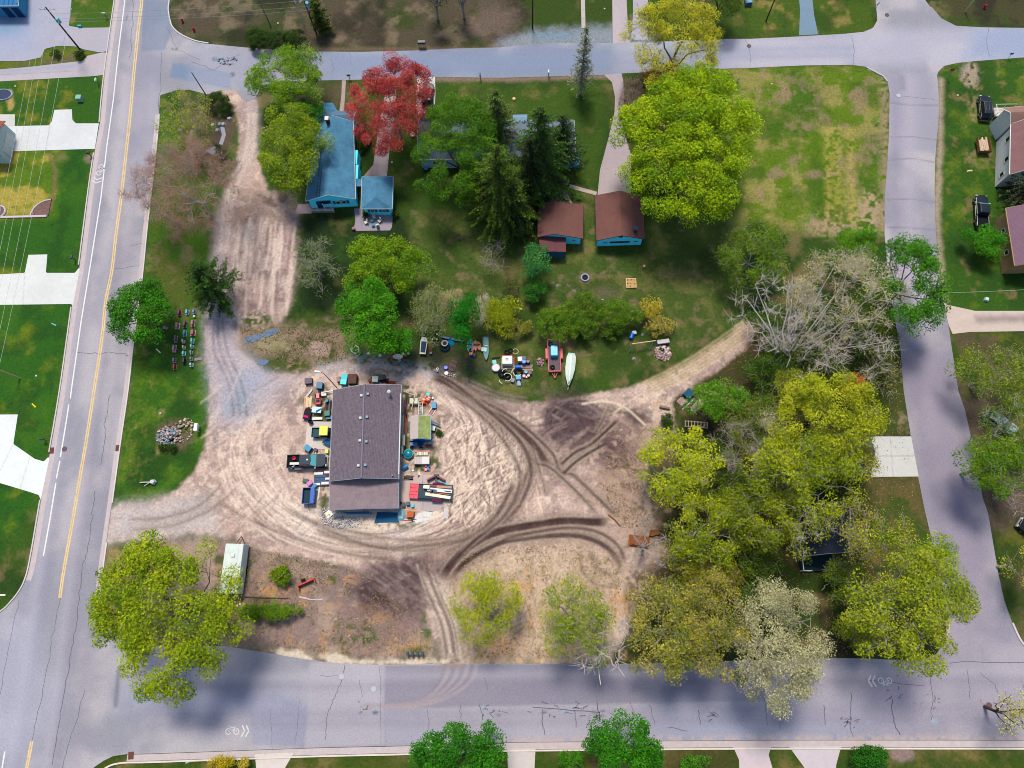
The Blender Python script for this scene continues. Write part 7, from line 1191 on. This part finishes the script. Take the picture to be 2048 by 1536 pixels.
boards('rusty red grate right of the jon boat',861,697,90,1.0,3,.12,[(120,70,64)]); barrel('dark teal ball-shaped float below the rusty grate',862,707,(16,50,66),.24,.35,name='float'); tire('black tire with a white hub above the jon boat, left of its pair',865,679,.3,(16,30,44),hub=(190,216,226)); tire('dark tire with a teal hub above the jon boat, right of its pair',874,679,.34,(14,34,50),hub=(70,140,170)); tire('tire with a pale hub half under the grey-green tree',874,669,.3,(20,30,50),hub=(190,206,230)); crate('black crate at the far end of the jon boat',846,672,20,.6,.6,.4,(10,12,22))
barrel('royal blue round pool ring on the lawn left of the weathered frame',892,736,(10,50,200),.32,.3,name='tub'); pallet('weathered brown bed frame leaning on the lawn below the canoe',906,732,80,1.7,1.0,(110,84,90)); tire('white wheel rim near the gravel edge',875,738,.2,(236,232,236)); tire('small pink wheel beside the white wheel rim',871,740,.16,(220,160,166)); barrel('small blue can below the white wheel rim',875,743,(20,110,170),.16,.3,name='can'); barrel('white round basin on the lawn below the royal blue ring',893,747,(226,220,226),.3,.25,name='basin')
# island of junk with the white tank
pallet('large pallet under the square white tank in the junk island',1016,727,0,2.1,1.9,(170,150,150)); T=thing('water_tank','square white tank with a blue filler cap in the middle of the junk island','tank',1015,724,0); v=MB(); v.box(0,0,.15,1.6,1.35,.95,top=(.95,.95)); v.build('tank',m((236,240,236),rough=.4),T,bevel=.06); v=MB(); v.ring(-.05,.1,1.12,.17,.06,14,5); v.build('cap',m((20,60,100)),T)
one('hose','red hose bent round the square white tank','hose',1015,724,0,MB().tube([(-1,.9,.4),(.9,.9,.4),(1.05,.6,.35),(1.1,-.4,.3)],.07,5),m((214,40,50))); 
for x,y,r_,lb in ((1014,705,.42,'upper left black tire behind the white tank'),(1021,702,.4,'upper right black tire behind the white tank'),(1016,712,.4,'black tire standing close behind the white tank')): tire(lb,x,y,r_)
T=thing('hose_coil','single cream hoop lying in the grass behind the junk island','hoop',1031,703); v=MB(); v.ring(0,0,.05,.42,.05,20,5); v.build('hoop',m((230,226,190)),T)
crate('white cabinet beside the royal blue barrel in the junk island',1040,721,3,.65,.65,.8,(232,230,232),lid=(240,236,236),name='cabinet'); crate('dark navy bin behind the royal blue barrel',1048,719,2,.55,.6,.7,(14,20,60),name='bin'); barrel('royal blue barrel in the junk island',1048,726,(10,90,226),.33,.8); barrel('black drum right of the royal blue barrel',1056,725,(14,24,36),.3,.7,name='drum'); barrel('bright blue drum lying at the end of the plank stack',1036,735,(0,100,236),.28,.8,True,90,name='drum')
boards('upper weathered plank bundle right of the bright blue lying drum',1053,733,0,1.9,3,.16,[(150,130,130),(180,156,150)],layers=2); boards('lower weathered plank bundle in the junk island',1056,740,0,1.5,2,.16,[(196,160,160),(150,120,130)],layers=2)
barrel('round grey tabletop disc at the left of the junk island',992,737,(186,184,206),.62,.55,name='round_table'); crate('teal plastic chair behind the round grey disc',989,726,10,.6,.6,.5,(60,170,190),lid=(90,200,206),name='plastic_chair'); one('beam','dark beam lying left of the white tank','beam',992,716,8,MB().box(0,0,0,1.3,.2,.15),m((24,30,40)))
for x,y,lb in ((1005,749,'leftmost black pipe coil in the junk island'),(1014,753,'largest black pipe coil in the junk island'),(1037,745,'black pipe coil on the right side of the junk island')):
    T=thing('pipe_coil',lb,'pipe coil',x,y); v=MB()
    for k in range(5): v.ring(.05*math.sin(k*2),.05*math.cos(k*2),.1+.09*k,.62-.05*k,.07,20,5)
    v.build('coil',m((14,18,34)),T)
for x,y,r_,a0,lb in ((1015,754,.62,(-130,150),'white curved pipe forming an open ring over the largest coil'),(1011,744,.5,(60,170),'short white curved pipe above the largest coil'),(1008,758,.75,(190,250),'outer white curved pipe left of the largest coil'),(1035,745,.6,(180,330),'white hooked pipe over the right coil'),(1031,744,.55,(110,200),'thin white curved pipe left of the right coil')): v=MB(); v.ring(0,0,0,r_,.055,16,5,arc=a0); one('curved_pipe',lb,'curved pipe',x,y,0,v,m((240,240,240)),z=.55)
crate('cyan tote below the hooked white pipe',1037,756,2,.75,.75,.5,(0,140,200),lid=(0,160,214),name='tote'); barrel('pale blue bucket in the lower right of the junk island',1052,745,(90,140,180),.26,.4,name='bucket'); barrel('pink bucket left of its pair in the junk island',1048,753,(226,150,180),.24,.4,name='bucket'); barrel('pink bucket right of its pair in the junk island',1057,752,(220,150,190),.22,.4,name='bucket'); barrel('small white jar between the two pink buckets',1053,755,(236,240,240),.13,.3,name='jar'); crate('black box at the right edge of the junk island',1060,746,0,.5,.6,.4,(14,14,20)); one('garden_chair','folded pale chair lying below the cyan tote','chair',1038,767,5,MB().prism([(-.25,.5),(.2,.55),(.3,-.45),(-.3,-.4)],.05,.25,.9),m((150,180,226))); crate('grey metal toolbox left of the cyan tote',1026,762,-15,.5,.6,.4,(70,80,110),name='toolbox')
# lumber rack and barrels on the right of the back lawn
T=thing('log_rack','wooden cross beam on two grey posts beside the heap of pale stones','rack',1287,693,0); v=MB(); v.tube([(-2,-.15,1.6),(1.6,.35,1.6)],.09,6); v.build('beam',m((226,190,160)),T); 
for x_,y_ in ((-1.9,-.1),(1.2,.2)): v=MB(); v.tube([(x_-.4,y_-.9,0),(x_,y_,1.6)],.08,6); v.build('post',m((110,150,160)),T)
T=thing('canoe_cover','grey bench box with a blue side at the end of the cross beam','bench',1325,686,8); v=MB(); v.box(0,0,.6,1.9,.7,.22,top=(.96,.9)); v.build('seat',m((206,200,210),stripe=('Y',.25,.2,0)),T,bevel=.03); v=MB(); v.box(0,-.15,0,1.8,.45,.6); v.build('base',m((10,90,150)),T); T.name='storage_bench'
barrel('blue barrel leaning by the green shrubs on the back lawn',1263,673,(10,100,220),.32,.9,True,-20); crate('pale box behind the leaning blue barrel',1268,667,10,.6,.5,.5,(150,170,206)); one('garden_gnome_stand','little white cone right of the leaning blue barrel','cone',1285,670,0,MB().lathe(0,0,[(.22,0),(.04,.5)],8),m((226,230,236))); list(SC.objects)[-1].name='white_cone'
one('white_cone','little white cone below the cross beam','cone',1268,718,0,MB().lathe(0,0,[(.26,0),(.04,.5)],8),m((214,214,230)))
# boards by the track
one('tarp','slate blue tarp sheet covering a stack beside the track','tarp',1377,789,45,MB().box(0,0,0,1.5,1.3,.5,top=(.9,.9)),m((24,84,120),var=.12),bevel=.05); boards('short grey board stack left of the slate blue tarp',1363,803,45,1.1,5,.2,[(190,170,176),(170,140,150)],layers=3); boards('long narrow dark and pale rails beside the slate blue tarp',1378,808,42,3.0,4,.12,[(120,80,80),(190,220,226),(60,60,100)],name='rail_stack'); boards('wide stack of weathered planks below the slate blue tarp',1394,812,42,2.2,6,.15,[(190,166,170),(206,200,190),(160,150,120)],layers=3)
T=thing('pallet','long broken pallet frame below the stack of weathered planks','pallet',1392,849,-5); v=MB()
for i in range(8): v.box(-1.6+i*.46,0,.1,.12,1.0,.05)
v.build('deck',m((196,176,166)),T); v=MB(); v.box(0,-.4,0,3.4,.12,.1); v.box(0,.4,0,3.0,.12,.1); v.build('stringer',m((180,160,150)),T)
T=thing('brush_heap','stack of orange-brown cut boards under the bare dark-limbed tree','board heap',1278,1083,-8); 
for k in range(3): v=MB(); v.box(.05*k,.04*k,.2*k,2.9-.3*k,1.6-.15*k,.2); v.build('board_layer',m((150,84,44),var=.3,sc=5,stripe=('Y',.3,.3,2)),T)
one('log','short thick brown log chunk by the dark soil fringe','log',1329,817,-20,MB().tube([(-.8,0,.25),(-.1,.05,.3),(.7,.2,.25)],.22,7),m((150,124,110))); one('brush_heap','smaller orange-brown heap right of the cut boards','heap',1308,1066,10,MB().prism([(-.9,-.4),(.8,-.5),(1,.3),(-.4,.5)],0,.6,.7),m((146,92,56),var=.3,sc=4))
T=thing('log','thin fallen log lying slanting on the eastern part of the dirt yard','fallen log',1228,1040,-45); v=MB(); v.tube([(-1.1,0,.12),(0,.1,.12),(1.2,0,.12)],.11,6); v.build('trunk',m((150,100,80)),T)
# trailer with wood on the right lawn
T=thing('utility_trailer','small wooden-sided trailer loaded with pale boards on the right lawn','trailer',1962,296,-2); v=MB(); v.box(0,0,.5,1.9,2.6,.1); v.build('bed',m((120,84,64)),T); v=MB()
for a in ((-.95,0,.06,2.6),(.95,0,.06,2.6),(0,-1.3,1.9,.06)): v.box(a[0],a[1],.5,a[2],a[3],.6)
v.build('side_rail',m((150,104,70),stripe=('Z',.2,.3,0)),T); wheels(T,(0,),1.05,.3,.2); v=MB(); v.tube([(-.4,1.3,.5),(0,2.1,.45)],.05,5); v.tube([(.4,1.3,.5),(0,2.1,.45)],.05,5); v.build('hitch',m((60,50,50)),T)
boards('pale boards filling the small wooden-sided trailer',1961,294,90,2.3,6,.24,[(220,200,180),(206,184,166)],z=.62,layers=2); one('rag','white rag on the right lawn below the loaded trailer','cloth',1939,342,10,MB().prism([(-.5,-.1),(.4,-.2),(.6,.1),(-.2,.25)],0,.1,.7),m((226,196,160)))
one('cooler','white and blue cooler box on the lawn above the gravel drive','cooler',1971,600,-20,MB().box(0,0,0,.6,.6,.5,top=(.85,.85)),m((190,226,236)),bevel=.04)
crate('teal crate on the lawn at the top edge right of the yellow-budded tree',1495,8,3,1.2,1.0,.8,(60,110,150),lid=(90,150,190))
for x,y in ((31,173),(556,47),(1543,1168-1000),(1915,191),(73,752),(321,1127-1000+700),(1209,18),(778,145),(1205,600),(500+76*1.0,186),(784,325),(440,-500)):
    if y>0: one('pale_pebble','tiny pale stone lying on the grass','stone',x,y,0,MB().lathe(0,0,[(.14,0),(.16,.1),(.05,.18)],7),m((226,220,226)),'tiny pale stones on the grass')
